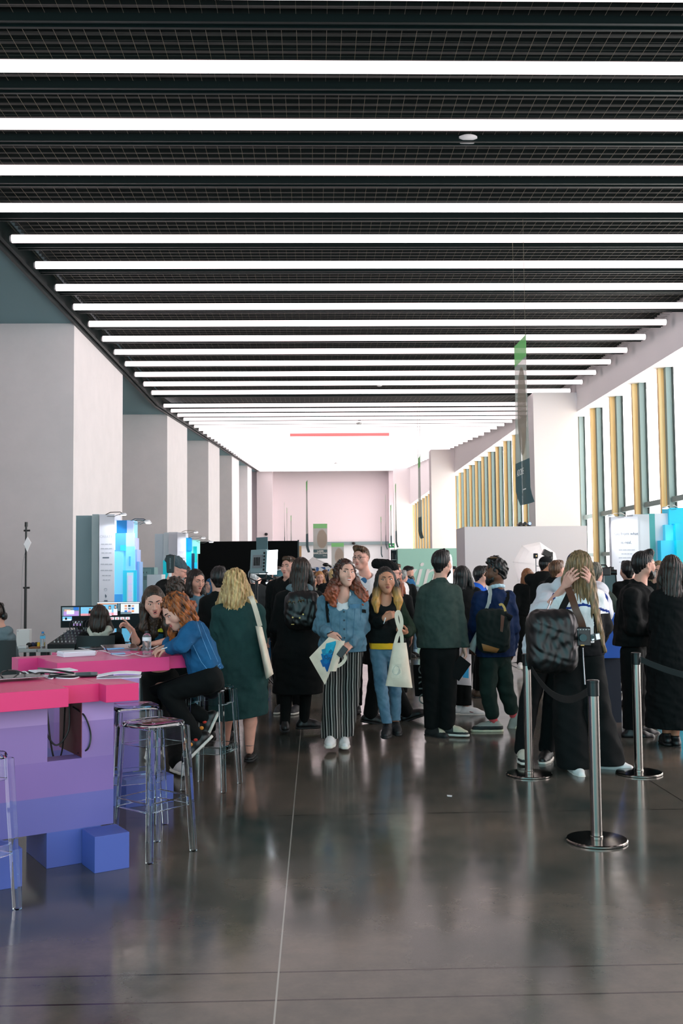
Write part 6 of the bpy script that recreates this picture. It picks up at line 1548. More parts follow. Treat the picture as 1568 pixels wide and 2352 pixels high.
# ---- man in the blue jacket with backpack
p = Person('man in a dark blue jacket with curly black hair looking left', 9.9, 1138, 1285, 205, yaw=-105, pitch=4, sex='m', hs=1.0, head=(1138, 1313, 0), h=.007,
           J=dict(neck=(1140, 1352, 0), shL=(1102, 1376, -.05), shR=(1168, 1374, .05), elL=(1092, 1435, -.05), elR=(1180, 1440, .05), wrL=(1085, 1480, .1), wrR=(1175, 1490, .15), hipL=(1124, 1500, 0), hipR=(1150, 1500, .05), kneeL=(1120, 1588, -.03), kneeR=(1160, 1580, .10), ankL=(1134, 1660, 0), ankR=(1180, 1646, .20)))
p.body(SK_brown, {}); p.hair(H_black, 'short', amp=.001, curl=.006, vol=1.04, extra=[((-.0, .03, .11), (.0, -.02, .115), .045, .045)], name='curly_hair'); p.beard(H_black)
MB().ell(HL(p.hf, 0, .01, .137), (.055, .065, .013), 14, 8).build('hair_tips', hairmat('tips', (70, 52, 36), (132, 102, 70)), p.t, smooth=True)
navy = cloth('navy_blue', (11, 28, 58), (17, 38, 74))
p.top('blue_jacket', navy, hem=p.px(1140, 1508)[2], tor=(.182, .186, .196, .202), slv=(.076, .068, .056), cuff=(1, 1), amp=.010, wl=.12, neckr=.06)
p.top('striped_collar', cloth('collar', (170, 190, 200)), hem=p.px(1140, 1362)[2], tor=(.10, .05, .05, .05), slv=(.03, .03, .03), cuff=(0, 0), collar=.018, sh=.04, amp=.002)
p.pants('green_trousers', cloth('black_green', (24, 36, 32), (32, 46, 40)), rad=(.100, .084, .070), amp=.010, wl=.10, bot=.70, h=.008)
for q, e in (('L', 0), ('R', 1)):
    MB().cyl(p.J['ank'+q]+(p.J['knee'+q]-p.J['ank'+q])*.02, p.J['ank'+q]+(p.J['knee'+q]-p.J['ank'+q])*.22, .040, .043, 16).build('red_sock', cloth('red_sock', (190, 74, 78)), p.t, smooth=True)
sn = [mat('sneaker_grey', (150, 148, 140), .6), mat('sneaker_blk', (26, 28, 28), .6)]
p.foot('L', (-1, .05, 0), sn, mat('cream_sole', (206, 198, 170), .6), L=.29, w=1.05, laces=M_sk, tm=lambda c: ((c[:, 2] < .055)).astype(int)); p.foot('R', (-.55, .1, -.85), sn, mat('cream_sole', (206, 198, 170), .6), L=.29, w=1.05, up=(-.80, .1, .55))
t, c, w, hh, Yb = rucksack(p, 1104, 1398, 1160, 1500, -.26, .17, 'dark backpack with tan leather trim on the blue jacketed man', cloth('pack_green', (18, 26, 24), (24, 32, 30)))
bo = [x for x in t.children][0]; M_tan = mat('tan_leather', (150, 98, 52), .5); M_brn = mat('brown_leather', (84, 50, 34), .5)
laypatch(bo, ((1106, 1478), (1146, 1490), (1140, 1499), (1110, 1494)), 'leather_base', M_tan, t)
laypatch(bo, ((1150, 1412), (1158, 1416), (1154, 1452), (1148, 1450)), 'leather_tab', M_brn, t)
strap([at(1146, 1390, Yb-.05), at(1152, 1388, Yb-.06), at(1158, 1396, Yb-.07), at(1160, 1404, Yb-.07)], .022, mat('tan_strap', (206, 162, 84), .5), 'top_handle', t)
MB().tube([at(1158, 1412, Yb-.05), at(1174, 1420, Yb-.05)], .03, 10).build('side_roll', M_k, t, smooth=True)
jk6 = [x for x in p.t.children if x.name.startswith('blue_jacket')][0]
layline(jk6, ((1163, 1352), (1164, 1375), (1156, 1395)), .006, 'shoulder_strap', M_k, t, .004, flat=.045)
layline(jk6, ((1122, 1348), (1126, 1365), (1122, 1386)), .005, 'white_strap', mat('strap_white', (206, 212, 214), .6), t, .006, flat=.035)
t2, o2 = tote('tote_bag', 'grey-white cotton bag hanging behind the backpack of the blue jacketed man', ((1104, 1430), (1114, 1408), (1090, 1500), (1074, 1488)), 9.72, .08, cloth('grey_cotton', (150, 150, 146), (164, 164, 160)))
strap([at(1124, 1346, 9.72), at(1126, 1365, 9.68), at(1120, 1390, 9.66), at(1108, 1418, 9.68)], .03, cloth('grey_cotton', (150, 150, 146)), 'strap', t2)
P6 = p
# ---- woman with straight black hair
p = Person('woman with straight black hair from behind in white sneakers', 11.1, 1062, 1299, 180, yaw=140, hs=1.0, head=(1063, 1326, 0), h=.008, J=dict(ankL=(1058, 1624, .02), ankR=(1070, 1626, 0), kneeL=(1058, 1560, 0), kneeR=(1068, 1560, 0)))
p.body(SK_fair, None); p.hair(H_black, 'long', L=.30, amp=.003, spread=.1)
p.top('black_jacket', M_k, hem=.80, tor=(.18, .175, .18, .185), slv=(.068, .062, .052)); p.pants('black_trousers', M_kt, rad=(.092, .074, .062), hemz=.10)
p.foot('L', (1, -.1, 0), M_sw, M_sole, L=.27); o = p.foot('R', (1, -.15, 0), M_sw, M_sole, L=.27)
q0 = p.J['ankR']; MB().tube([q0+v3(.03, -.05, -.035), q0+v3(.08, -.05, -.045), q0+v3(.12, -.045, -.02)], .005, 5).build('shoe_stripe', mat('dark_red', (110, 30, 36), .6), o, smooth=True)
pt = MB().box(-.016, -.003, -.022, .016, .003, .022); o = pt.build('red_badge', mat('badge_coral', (222, 84, 92), .5), p.t); jk = [x for x in p.t.children if x.name.startswith('black_jacket')][0]; q = lay(jk, 1056, 1361, .004, 11); o.matrix_world = Matrix.Translation(q if q is not None else p.px(1056, 1361, -.15))
t, o = tote('tote_bag', 'white tote with blue print low behind the man in black trousers', ((1050, 1500), (1082, 1503), (1082, 1575), (1042, 1571)), 10.75, .05, M_wt)
laypatch(o, ((1066, 1530), (1076, 1526), (1076, 1558), (1062, 1556)), 'blue_print', cloth('print_cy', (60, 160, 208), bump=0), t, .001, .0006)
strap([at(1056, 1502, 10.75), at(1060, 1480, 10.75), at(1070, 1455, 10.78), at(1074, 1470, 10.75), at(1074, 1503, 10.75)], .025, M_wt, 'handle', t)
# ---- tall man with glasses
p = Person('tall man with glasses and white T-shirt with a round blue sticker', 11.35, 838, 1252, 0, yaw=-32, pitch=2, sex='m', hs=1.02, head=(829, 1282, -.02), h=.006, J=dict(neck=(839, 1326, 0), shR=(806, 1346, 0), shL=(868, 1345, .03)))
p.body(SK_pink, dict(look=(-.4, 0), brow=mat('brow_brown', (50, 32, 26), .7)), hands=False); p.hair(hairmat('brown_quiff', (44, 28, 20), (104, 72, 50)), 'short', amp=.004, extra=[((-.045, .05, .105), (.045, .04, .118), .030, .030)]); p.specs()
p.top('white_t_shirt', M_wt, hem=.92, tor=(.20, .195, .19, .19), slv=(.078, .085, .06), cuff=(.40, .40), amp=.007, wl=.11, neckr=.075)
ts = [x for x in p.t.children if x.name.startswith('white_t_shirt')][0]; q = lay(ts, 835, 1334, .003)
MB().lathe([(0, 0), (.036, 0), (.036, .003), (0, .003)], q, 24, axis=(-.25, -1, .12)).build('blue_sticker', mat('sticker_blue', (26, 88, 138), .4), p.t)
p.pants('trousers', M_kt, hemz=.08); p.foot('L', (0, -1, 0), M_sk); p.foot('R', (0, -1, 0), M_sk)
# ---- striding man with slouchy beanie
p = Person('striding man with slouchy black beanie and long black coat', 10.6, 880, 1292, 90, yaw=80, pitch=3, sex='m', hs=1.0, head=(896, 1318, .05), h=.008,
           J=dict(neck=(890, 1356, .05), shR=(880, 1374, -.18), shL=(892, 1374, .2), elR=(868, 1430, -.2), elL=(880, 1430, .2), wrR=(880, 1480, -.2), wrL=(900, 1480, .2), hipR=(880, 1500, -.1), hipL=(884, 1500, .1), kneeR=(862, 1572, -.08), kneeL=(906, 1580, .08), ankR=(850, 1642, -.08), ankL=(934, 1637, .08)))
p.body(SK_pink, None); p.cap(cloth('beanie_black', (12, 13, 14)), beanie=True, back=.05, name='beanie'); p.specs(); p.beard(H_dark)
p.top('long_coat', M_k, hem=p.px(880, 1524)[2], tor=(.215, .215, .22, .225), slv=(.08, .07, .058), cuff=(1, 1), amp=.008, collar=.02, flat=.95, skirt=[(.60, .235, .95)])
p.pants('black_trousers', M_kt, rad=(.10, .085, .075), bot=.95); p.foot('R', (.95, .0, -.15), M_sk, M_solek, L=.29, w=1.1); p.foot('L', (.95, 0, .30), M_sk, M_solek, L=.30, w=1.1, up=(-.3, 0, 1))
# ---- couple: the woman with the long light brown hair and the man holding her head
p = Person('woman from behind with long light brown hair and wide black trousers', 7.95, 1330, 1270, 180, yaw=186, hs=1.0, head=(1329, 1303, 0), h=.008,
           J=dict(neck=(1328, 1352, 0), shL=(1288, 1378, 0), shR=(1372, 1376, 0), elL=(1272, 1440, .05), elR=(1385, 1440, .05), wrL=(1290, 1480, .28), wrR=(1370, 1480, .28), hipL=(1308, 1510, 0), hipR=(1352, 1510, 0), kneeL=(1304, 1640, -.02), kneeR=(1368, 1635, .02), ankL=(1318, 1752, -.06), ankR=(1392, 1746, .05)))
p.body(SK_fair, None); p.hair(H_light, 'long', L=.40, amp=.006, spread=.12, vol=1.04, extra=[((.02, -.08, -.1), (.10, -.12, -.50), .075, .03), ((.05, -.07, -.2), (.16, -.10, -.66), .05, .014)])
M_race = [cloth('race_black', (12, 13, 15), bump=.1), cloth('race_white', (214, 212, 212), bump=.1), cloth('race_blue', (26, 48, 112), bump=.1)]
def race(c):
    z = c[:, 2]; x = c[:, 0]-p.J['neck'][0]; zt = p.J['neck'][2]-z; o = np.zeros(len(c), int)
    o[(zt < .20)] = 1; w = np.abs(x); o[(w > .20) & (np.abs(zt-.05-(w-.2)*1.2) < .022)] = 2; o[(zt > .10) & (np.abs(zt-.12-w*.28) < .010)] = 2; o[(zt >= .20) & (zt < .42) & (np.abs(x-.03) < .05)] = 1; return o
p.top('racing_jacket', M_race, hem=p.px(1330, 1505)[2], tor=(.19, .18, .185, .19), slv=(.078, .07, .056), cuff=(1, 1), amp=.006, h=.008, matfn=race)
p.pants('wide_trousers', M_kt, rad=(.115, .122, .140), hemz=.035, amp=.012, wl=.12, h=.009)
p.foot('L', (.05, -1, 0), M_sw, M_sole, L=.26); o = p.foot('R', (.93, -.35, 0), [M_sw, mat('sneaker_blk', (26, 28, 28), .6)], M_sole, L=.27, w=1.1, tm=lambda c: ((c[:, 2] > .06)).astype(int))
P25 = p
p = Person('man in navy cap and white hooded sweater holding a long haired woman by the head', 8.35, 1272, 1275, 0, yaw=10, pitch=6, roll=4, sex='m', hs=1.0, head=(1327, 1303, -.06), h=.007,
           J=dict(neck=(1308, 1344, -.02), shR=(1257, 1362, .02), shL=(1372, 1356, .04), elR=(1240, 1415, -.30), elL=(1384, 1405, -.25), wrR=(1298, 1345, -.50), wrL=(1356, 1342, -.50), hipR=(1245, 1500, .02), hipL=(1285, 1500, .02), kneeR=(1215, 1610, -.02), kneeL=(1270, 1610, .0), ankR=(1200, 1722, -.05), ankL=(1256, 1722, .05)))
p.hands = [('R', p.px(1318, 1316, -.60)-p.J['wrR'], v3(.75, .65, .1), 1, (.25, .30, .35, .35), .2, .22), ('L', p.px(1346, 1310, -.60)-p.J['wrL'], v3(-.75, .65, .1), -1, (.25, .30, .35, .35), .2, .22)]
p.body(SK_pink, None, hs=.95); p.cap(cloth('navy_cap', (22, 34, 62)), back=0); p.hair(H_dark, 'short')
M_hood = cloth('white_fleece', (214, 214, 220), (200, 202, 210))
p.top('white_hoodie', M_hood, hem=p.px(1260, 1440)[2], tor=(.20, .20, .21, .21), slv=(.085, .085, .075), cuff=(.62, .62), amp=.010, wl=.12, hood=1, neckr=.07)
fl = Fld(.008); fl.chain([p.px(1240, 1400, .06), p.px(1228, 1440, .02), p.px(1218, 1475, -.02), p.px(1212, 1492, -.02), p.px(1210, 1510, -.02)], [.085, .070, .058, .044, .030], .03); fl.ridge(.006, .12, 4); fl.build('hanging_sleeve', M_hood, p.t)
p.pants('black_trousers', M_kt, rad=(.10, .082, .070), hemz=.07)
sm = [mat('sneaker_pale', (196, 192, 176), .6), mat('sneaker_blk', (26, 28, 28), .6)]
p.foot('R', (-.15, -1, 0), sm, M_sole, L=.29, w=1.1, laces=M_wt, tm=lambda c: ((c[:, 2] < .06)).astype(int)); p.foot('L', (-.4, -.9, 0), M_sk, M_sole, L=.29, w=1.1)
P26 = p
t, c, w, hh, Yb = rucksack(P25, 1222, 1400, 1312, 1545, -.30, .22, 'glossy black quilted bag hanging from the back of a racing jacket', mat('glossy_black', (7, 9, 10), .38, bump=.10, bscale=22))
strap([at(1276, 1440, Yb), at(1290, 1400, Yb+.02), at(1302, 1375, Yb+.08), at(1308, 1362, Yb+.12)], .05, M_k, 'strap', t)
cable([at(1246, 1432, Yb-.02), at(1250, 1412, Yb), at(1258, 1396, Yb+.06), at(1264, 1380, Yb+.1)], .006, M_silver, 'pale beaded cord along the glossy black bag', 'cord', 'cord')
# camera on brown strap
t = thing('camera', 'black camera hanging on a broad brown leather strap at her back', 'camera', at(1340, 1485, 7.62))
MB().obox(at(1339, 1462, 7.62), (.052, 0, 0), (0, .028, 0), (0, 0, .072)).build('body', M_blackp, t, bevel=.008)
MB().cyl(at(1339, 1465, 7.59), at(1339, 1465, 7.53), .030, .028, 18).build('lens', mat('lens_black', (18, 18, 20), .15), t, smooth=True)
for k in range(5): q = at(1326+6.5*k, 1446, 7.585); MB().obox(q, (.006, 0, 0), (0, .003, 0), (0, 0, .003)).build('marking', mat('pale_mark', (190, 190, 188), .5), t)
MB().obox(at(1337, 1482, 7.59), (.014, 0, 0), (0, .003, 0), (0, 0, .004)).build('plate', mat('brass', (150, 122, 74), .3, metal=.9), t)
strap([at(1304, 1350, 7.80), at(1312, 1370, 7.68), at(1322, 1400, 7.62), at(1333, 1425, 7.61), at(1338, 1442, 7.62)], .055, M_brn, 'strap', t)
t = thing('camera', 'small silver camera dangling beside the black one', 'camera', at(1366, 1470, 7.64))
MB().obox(at(1366, 1463, 7.64), (.036, 0, .006), (0, .018, 0), (-.004, 0, .026)).build('body', M_silver, t, bevel=.006); MB().obox(at(1366, 1463, 7.62), (.007, 0, .001), (0, .003, 0), (-.004, 0, .027)).build('band', M_blackp, t); MB().cyl(at(1360, 1463, 7.622), at(1360, 1463, 7.60), .016, seg=14).build('lens', M_blackp, t, smooth=True)
strap([at(1370, 1455, 7.64), at(1366, 1430, 7.68), at(1362, 1410, 7.72)], .01, M_k, 'strap', t)
cable([at(1338, 1488, 7.62), at(1339, 1510, 7.63), at(1341, 1540, 7.64), at(1343, 1572, 7.65)], .005, M_silver, 'thin silver chain hanging below the black camera', 'chain', 'chain')
# ---- bearded man right
p = Person('bearded man with glasses in a black jacket turned to the right', 9.55, 1462, 1264, 95, yaw=105, sex='m', hs=1.03, head=(1479, 1298, 0), h=.007,
           J=dict(neck=(1468, 1344, 0), shR=(1450, 1370, -.19), shL=(1478, 1366, .18), elR=(1455, 1440, -.23), elL=(1490, 1440, .2), wrR=(1500, 1448, -.2), wrL=(1515, 1450, .15), hipR=(1450, 1500, -.09), hipL=(1460, 1500, .09), kneeR=(1452, 1590, -.1), kneeL=(1462, 1590, .1), ankR=(1448, 1678, -.1), ankL=(1462, 1672, .12)))
p.body(SK_fair, {}); p.hair(H_black, 'short', amp=.003, vol=1.03, extra=[((-.03, .05, .11), (.03, .05, .12), .034, .034)]); p.beard(H_black); p.specs()
p.top('black_jacket', M_k, hem=p.px(1450, 1482)[2], tor=(.215, .21, .215, .22), slv=(.085, .076, .060), cuff=(.95, .95), amp=.010, wl=.12, collar=.020, flat=.85); p.pants('black_trousers', M_kt, rad=(.105, .088, .074), hemz=.08)
for q in 'RL': p.foot(q, (1, -.15, 0), M_sk, mat('grey_rubber', (120, 122, 118), .6), L=.29, w=1.05)
# ---- woman in the black dress at the right edge
p = Person('woman with long dark hair and black dress at the right edge', 9.0, 1546, 1275, 170, yaw=160, hs=1.0, head=(1542, 1307, 0), h=.008, J=dict(shL=(1508, 1375, 0), shR=(1588, 1375, 0), neck=(1546, 1352, 0), elL=(1502, 1440, .05), wrL=(1515, 1470, .25), ankL=(1530, 1688, 0), ankR=(1550, 1694, -.03), kneeL=(1528, 1600, 0), kneeR=(1552, 1600, 0)))
p.body(SK_tan, None, leg=(.08, .056, .034)); p.hair(H_dark, 'long', L=.30, amp=.004, spread=.15)
p.top('black_dress', M_k, hem=.16, tor=(.19, .18, .19, .21), slv=(.07, .062, .05), cuff=(1, 1), amp=.008, skirt=[(.70, .235, .8), (.12, .27, .8)])
for q in 'LR': p.foot(q, (.1, 1, 0), M_sk, L=.24)
# ---- photographer and assistant
p = Person('photographer in black cap and T-shirt before the white umbrella', 14.6, 1252, 1279, 160, yaw=112, sex='m', hs=1.0, head=(1255, 1298, 0), J=dict(elR=(1275, 1340, .2), wrR=(1272, 1310, .35), elL=(1240, 1345, .2), wrL=(1262, 1312, .38)))
p.body(SK_tan, None); p.hair(H_black, 'short'); p.beard(H_black); p.cap(cloth('cap_black', (14, 15, 16))); p.top('black_t_shirt', M_k, hem=.85, tor=(.20, .19, .19, .19), slv=(.08, .085, .07), cuff=(.45, .45)); p.pants('black_trousers', M_kt, hemz=.09)
for q in 'LR': p.foot(q, (.2, 1, 0), M_sk)
t = thing('flash_gun', 'big black flash tilted above the cap of the photographer', 'flash', at(1255, 1282, 14.75))
MB().obox(at(1256, 1272, 14.85), nrm(v3(.9, .2, -.45))*.075, (0, .045, 0), nrm(v3(.45, 0, .9))*.045).build('head', M_blackp, t, bevel=.006); MB().obox(at(1264, 1277, 14.85), (.03, 0, 0), (0, .03, 0), (0, 0, .06)).build('body', M_blackp, t, bevel=.006); MB().obox(at(1262, 1296, 14.9), (.06, 0, 0), (0, .04, 0), (0, 0, .045)).build('camera_body', M_blackp, t, bevel=.008)
p = Person('woman in black T-shirt with brown hair at the foot of the white wall', 15.3, 1216, 1306, 180, yaw=150, hs=.98, J=dict(ankL=(1196, 1522, 0), ankR=(1216, 1524, 0)))
p.body(SK_fair, None); p.hair(hairmat('brown_tips', (30, 22, 18), (64, 44, 32), 1.26, 1.40, (150, 92, 54)), 'long', L=.26); p.top('black_t_shirt', M_k, hem=.88, slv=(.075, .08, .06), cuff=(.45, .45)); p.pants('black_trousers', M_kt, rad=(.10, .08, .07), hemz=.09)
for q in 'LR': p.foot(q, (-.3, -.9, 0), M_sw, M_sole)
# ---- the two women at the second counter
p = Person('woman in black T-shirt leaning on the pink counter, gesturing with her hand', 8.45, 362, 1338, 0, yaw=14, pitch=20, roll=-5, hs=.98, head=(353, 1381, -.12), h=.006,
           J=dict(neck=(362, 1424, .0), shR=(330, 1444, .02), shL=(392, 1440, .05), elR=(312, 1473, -.22), elL=(400, 1468, -.10), wrR=(304, 1450, -.30), wrL=(352, 1479, -.30), hipR=(350, 1560, .28), hipL=(388, 1560, .28), kneeR=(352, 1640, .22), kneeL=(398, 1650, .05), ankR=(356, 1712, .35), ankL=(407, 1748, -.42)))
p.hands = [('R', v3(-.35, -.2, .45), v3(-.2, -.5, -.9), 1, (.15, .55, .6, .65), .0, .25), ('L', v3(-.9, -.3, -.05), v3(0, -.2, -1), 1, (.4, .45, .5, .5), .4, .1)]
p.body(SK_fair, dict(look=(0, -.6), lids=1, open_mouth=1), arm=(.043, .036, .025))
p.hair(hairmat('long_brown', (20, 15, 12), (64, 46, 32)), 'long', L=.24, amp=.0025, vol=1.0, spread=.05, face=.05, sides=1.0)
p.top('black_t_shirt', M_k, hem=.98, tor=(.17, .155, .15, .15), slv=(.070, .072, .05), cuff=(.38, .38), amp=.007, neckr=.07)
ts = [x for x in p.t.children if x.name.startswith('black_t_shirt')][0]
laypatch(ts, ((350, 1442), (376, 1444), (374, 1452), (352, 1450)), 'yellow_print', cloth('print_yellow', (190, 170, 40)), p.t, .002, .001)
laypatch(ts, ((354, 1454), (376, 1456), (374, 1470), (356, 1470)), 'blue_print', cloth('print_navy', (22, 56, 74)), p.t, .002, .001)
p.pants('black_trousers', M_kt, rad=(.105, .085, .078), seat=.15)
p.foot('R', (-.2, -1, 0), M_sw, M_sole, L=.25); p.foot('L', (.55, -.8, 0), M_sw, M_sole, L=.26, laces=M_sk)
tag(MB().tube([p.px(296, 1470, -.36), p.px(303, 1452, -.36)], .004, 8).build('pen', M_silver, smooth=True), 'silver pen held between the fingers of the gesturing woman', 'pen')
# seated woman in denim
p = Person('ginger woman in blue denim jacket sitting on a clear stool, bent over the counter', 7.45, 478, 1363, -75, yaw=-58, pitch=34, roll=-4, hs=1.0, head=(405, 1404, -.06), h=.007,
           J=dict(neck=(432, 1434, .03), shR=(448, 1452, .20), shL=(438, 1450, -.17), elR=(400, 1477, .22), elL=(417, 1482, -.22), wrR=(382, 1484, .06), wrL=(387, 1489, -.14), hipR=(478, 1556, .12), hipL=(480, 1560, -.10), kneeR=(366, 1580, .15), kneeL=(385, 1592, -.08), ankR=(470, 1650, .10), ankL=(452, 1692, -.06)))
p.hands = [('L', v3(-1, .1, -.25), v3(0, 0, -1), 1, (.6, .65, .7, .7), .6, 0), ('R', v3(-1, -.3, -.3), v3(0, 0, -1), -1, (.5, .5, .6, .6), .5, 0)]
p.body(SK_fair, {}); p.hair(H_ginger, 'bob', L=.10, amp=.006, vol=1.06, curl=.004, spread=.15, face=.05)
b_ = HL(p.hf, .0, -.115, -.03); fl = Fld(.006); fl.e(b_, (.045, .045, .04), k=.02).noise(.006, .03, 3); fl.build('hair_bun', H_auburn, p.t)
p.top('blue_denim_jacket', M_denimb, hem=(p.px(470, 1548), (.28, 0, -.96)), tor=(.185, .18, .185, .195), slv=(.084, .076, .056), cuff=(.95, .92), amp=.010, wl=.11, collar=.018, neckr=.065, h=.007)
jd = [x for x in p.t.children if x.name.startswith('blue_denim')][0]; Ms = cloth('stitch', (92, 140, 176), bump=0)
for pts in (((447, 1412), (462, 1460), (484, 1515)), ((456, 1418), (478, 1470), (500, 1520)), ((447, 1418), (464, 1414)), ((440, 1475), (462, 1520), (478, 1540)), ((452, 1550), (485, 1540), (512, 1520)), ((455, 1556), (488, 1547), (513, 1528))): layline(jd, pts, .0018, 'seam', Ms, p.t, .0012)
for y in (1530,): 
    q = lay(jd, 497, y, .004)
    if q is not None: MB().cyl(q, q+v3(.0, -.005, 0), .008, seg=8).build('button', M_btn, p.t)
p.pants('black_trousers', M_kt, rad=(.125, .085, .062), seat=.165, amp=.006)
for q, dd, uu_ in (('R', (-.42, -.1, -.9), (-.85, 0, .5)), ('L', (-.72, -.1, -.68), (-.6, 0, .8))):
    o = p.foot(q, dd, M_sk, M_sole, L=.26, up=uu_); a = p.J['ank'+q]
    for k in range(2): MB().ell(a+nrm(v3(*dd))*(.02+.05*k)+v3(.012, -.043, .0), (.016, .006, .014), 8, 6).build('red_print', mat('print_red', (196, 50, 36), .6) if k == 0 else mat('print_orange', (220, 140, 50), .6), o, smooth=True)
tag(MB().tube([p.px(371, 1491, -.18), p.px(402, 1482, -.20)], .004, 8).build('stylus', M_white, smooth=True), 'white stylus held by the woman in the blue denim jacket', 'stylus')
tag(MB().tube([p.J['wrL']+v3(.02+.0*math.cos(a), .03*math.cos(a), .03*math.sin(a)) for a in np.linspace(0, 2*PI, 12)[:-1]], .006, 5, closed=True).build('bangle', mat('watch_pale', (150, 168, 180), .3)), 'pale bangle on the wrist above the stylus', 'bangle')
# ---- operators at the desks
M_chair = mat('black_chair', (14, 17, 18), .5)
def office_chair(px_, Y, label, rz=0):
    X = at(px_, 1500, Y)[0]; t = thing('office_chair', label, 'chair', (X, Y, 0))
    MB().obox((X, Y, .45), (.23, 0, 0), (0, .22, 0), (0, 0, .03)).build('seat', M_chair, t, bevel=.02)
    b = MB(); g = [[(X+.22*math.sin(u_), Y-.22-.02*math.cos(u_*2), .52+.42*v_) for u_ in np.linspace(-1.1, 1.1, 8)] for v_ in np.linspace(0, 1, 5)]; b.sheet(g, .03).build('backrest', M_chair, t, smooth=True)
    for sx in (-1, 1):
        for sy in (-1, 1): MB().tube([(X+sx*.2, Y+sy*.19, .44), (X+sx*.22, Y+sy*.23, .01)], .013, 8).build('leg', M_silver, t, smooth=True)
    return t
p = Person('seated operator from behind with dark hair and a cream hood', 10.85, 230, 1388, 180, yaw=176, hs=1.0, head=(229, 1416, 0), h=.008,
           J=dict(neck=(230, 1447, 0), shL=(192, 1464, 0), shR=(270, 1464, 0), elL=(176, 1512, .15), elR=(286, 1512, .15), wrL=(190, 1490, .45), wrR=(262, 1490, .45), hipL=(212, 1550, .05), hipR=(250, 1550, .05), kneeL=(205, 1552, .5), kneeR=(256, 1552, .5), ankL=(206, 1628, .45), ankR=(256, 1628, .45)))
p.body(SK_fair, None); p.hair(H_dark, 'bob', L=.08, amp=.003, spread=.1)
p.top('black_hoodie', M_k, hem=.46, tor=(.19, .185, .19, .2), slv=(.08, .07, .055)); p.top('cream_hood', cloth('cream_fleece', (190, 184, 170), (206, 200, 186)), hem=p.px(230, 1462)[2], tor=(.10, .06, .06, .06), slv=(.03, .03, .03), cuff=(0, 0), hood=1, amp=.006, wl=.05, sh=.05, neckr=.055)
p.pants('black_trousers', M_kt)
for q in 'LR': p.foot(q, (0, 1, 0), M_sk)
office_chair(230, 10.8, 'black office chair under the operator with the cream hood')
p = Person('seated person in a grey hooded top with headphones at the left edge', 10.3, 6, 1385, 180, yaw=170, sex='m', hs=1.0, head=(-9, 1414, 0), h=.009,
           J=dict(neck=(0, 1446, 0), shL=(-32, 1460, 0), shR=(20, 1466, 0), elR=(31, 1520, .1), elL=(-45, 1520, .1), wrR=(34, 1512, .4), wrL=(-30, 1500, .4), hipL=(-8, 1560, .05), hipR=(26, 1560, .05), kneeL=(-12, 1562, .5), kneeR=(32, 1562, .5), ankL=(-10, 1640, .45), ankR=(38, 1640, .40)))
p.body(SK_fair, None); p.hair(H_dark, 'short'); p.top('grey_hoodie', cloth('grey_sweat', (96, 112, 118), (110, 126, 132)), hem=.5, tor=(.2, .19, .19, .2), slv=(.085, .075, .06), hood=1, amp=.008); p.pants('black_trousers', M_kt)
for q in 'LR': p.foot(q, (0, 1, 0), mat('tan_shoe', (150, 130, 100), .6), M_sole)
b = MB(); 
for sx in (-1, 1): b.lathe([(0, -.02), (.038, -.018), (.042, .0), (.036, .015), (0, .018)], HL(p.hf, sx*.092, 0, -.005), 14, axis=p.hf['M'][:, 0]*sx)
b.tube([HL(p.hf, .098*math.cos(a), -.0, .0+.142*math.sin(a)) for a in np.linspace(0, PI, 12)], .009, 6); b.build('headphones', M_blackp, p.t, smooth=True)
office_chair(6, 10.2, 'black office chair at the left edge')

# ---- people around the booths and the crowd: a plainer builder
def quick(label, Y, x, ytop, hd, hm, style, topm, botm=None, yaw=None, sk=SK_fair, sex='f', face=None, L=.2, head=None, hem=.84, shoe=M_sk, pitch=0, h=.011, J=None, hoodie=None, group=None, sole=M_solek, cuff=(1, 1), hs=.96, hairkw=None, roll=0):
    p = Person(label, Y, x, ytop, hd, yaw=yaw, pitch=pitch, roll=roll, sex=sex, head=head, h=h, J=J, group=group, hs=hs)
    p.body(sk, face, hands=h < .0125)
    if style: p.hair(hm, style, L=L, **(hairkw or {}))
    p.top('top', topm, hem=hem, tor=(.185, .18, .18, .185) if sex == 'f' else (.205, .195, .195, .2), slv=(.072, .064, .052), cuff=cuff, amp=.007, wl=.11, hood=hoodie)
    p.pants('trousers', botm or M_kt, hemz=.09)
    for q in 'LR': p.foot(q, p.f, shoe, sole, h=max(.0065, h*.75))
    return p
p = quick('woman in a light denim jacket and white top, dark hair tied back, looking down', 10.8, 452, 1306, 40, hairmat('dark_tied', (14, 12, 12), (40, 32, 28)), 'bob', M_denim, yaw=42, pitch=14, face=dict(lids=1, look=(0, -.6)), h=.006, head=(450, 1334, -.03), J=dict(neck=(447, 1374, 0), shR=(425, 1388, -.08), shL=(478, 1386, .05)), L=.09, hem=.80)
p.top('white_shirt', M_wt, hem=1.1, tor=(.17, .187, .18, .16), slv=(.04, .04, .04), cuff=(0, 0), neckr=.06)
jk = [x for x in p.t.children if x.name.startswith('white_shirt')][0]
p = quick('stooping older man with grey beanie, glasses and grey beard', 10.3, 396, 1292, 70, H_grey, None, M_k, yaw=100, pitch=20, sex='m', sk=SK_pink, head=(407, 1311, .05), h=.007, J=dict(neck=(394, 1342, 0), shR=(378, 1362, -.17), shL=(386, 1354, .2)))
p.cap(cloth('grey_beanie', (62, 74, 80), (80, 94, 100)), beanie=True, back=.01, name='beanie'); p.beard(H_grey); p.specs()
quick('person with short curly dark brown hair seen from behind, between two women', 9.3, 402, 1333, 180, hairmat('curly_brown', (30, 22, 18), (62, 46, 36)), 'short', M_k, yaw=178, head=(403, 1358, 0), J=dict(neck=(403, 1392, 0), shL=(372, 1412, 0), shR=(434, 1412, 0)), hairkw=dict(curl=.007, vol=1.08), h=.008)
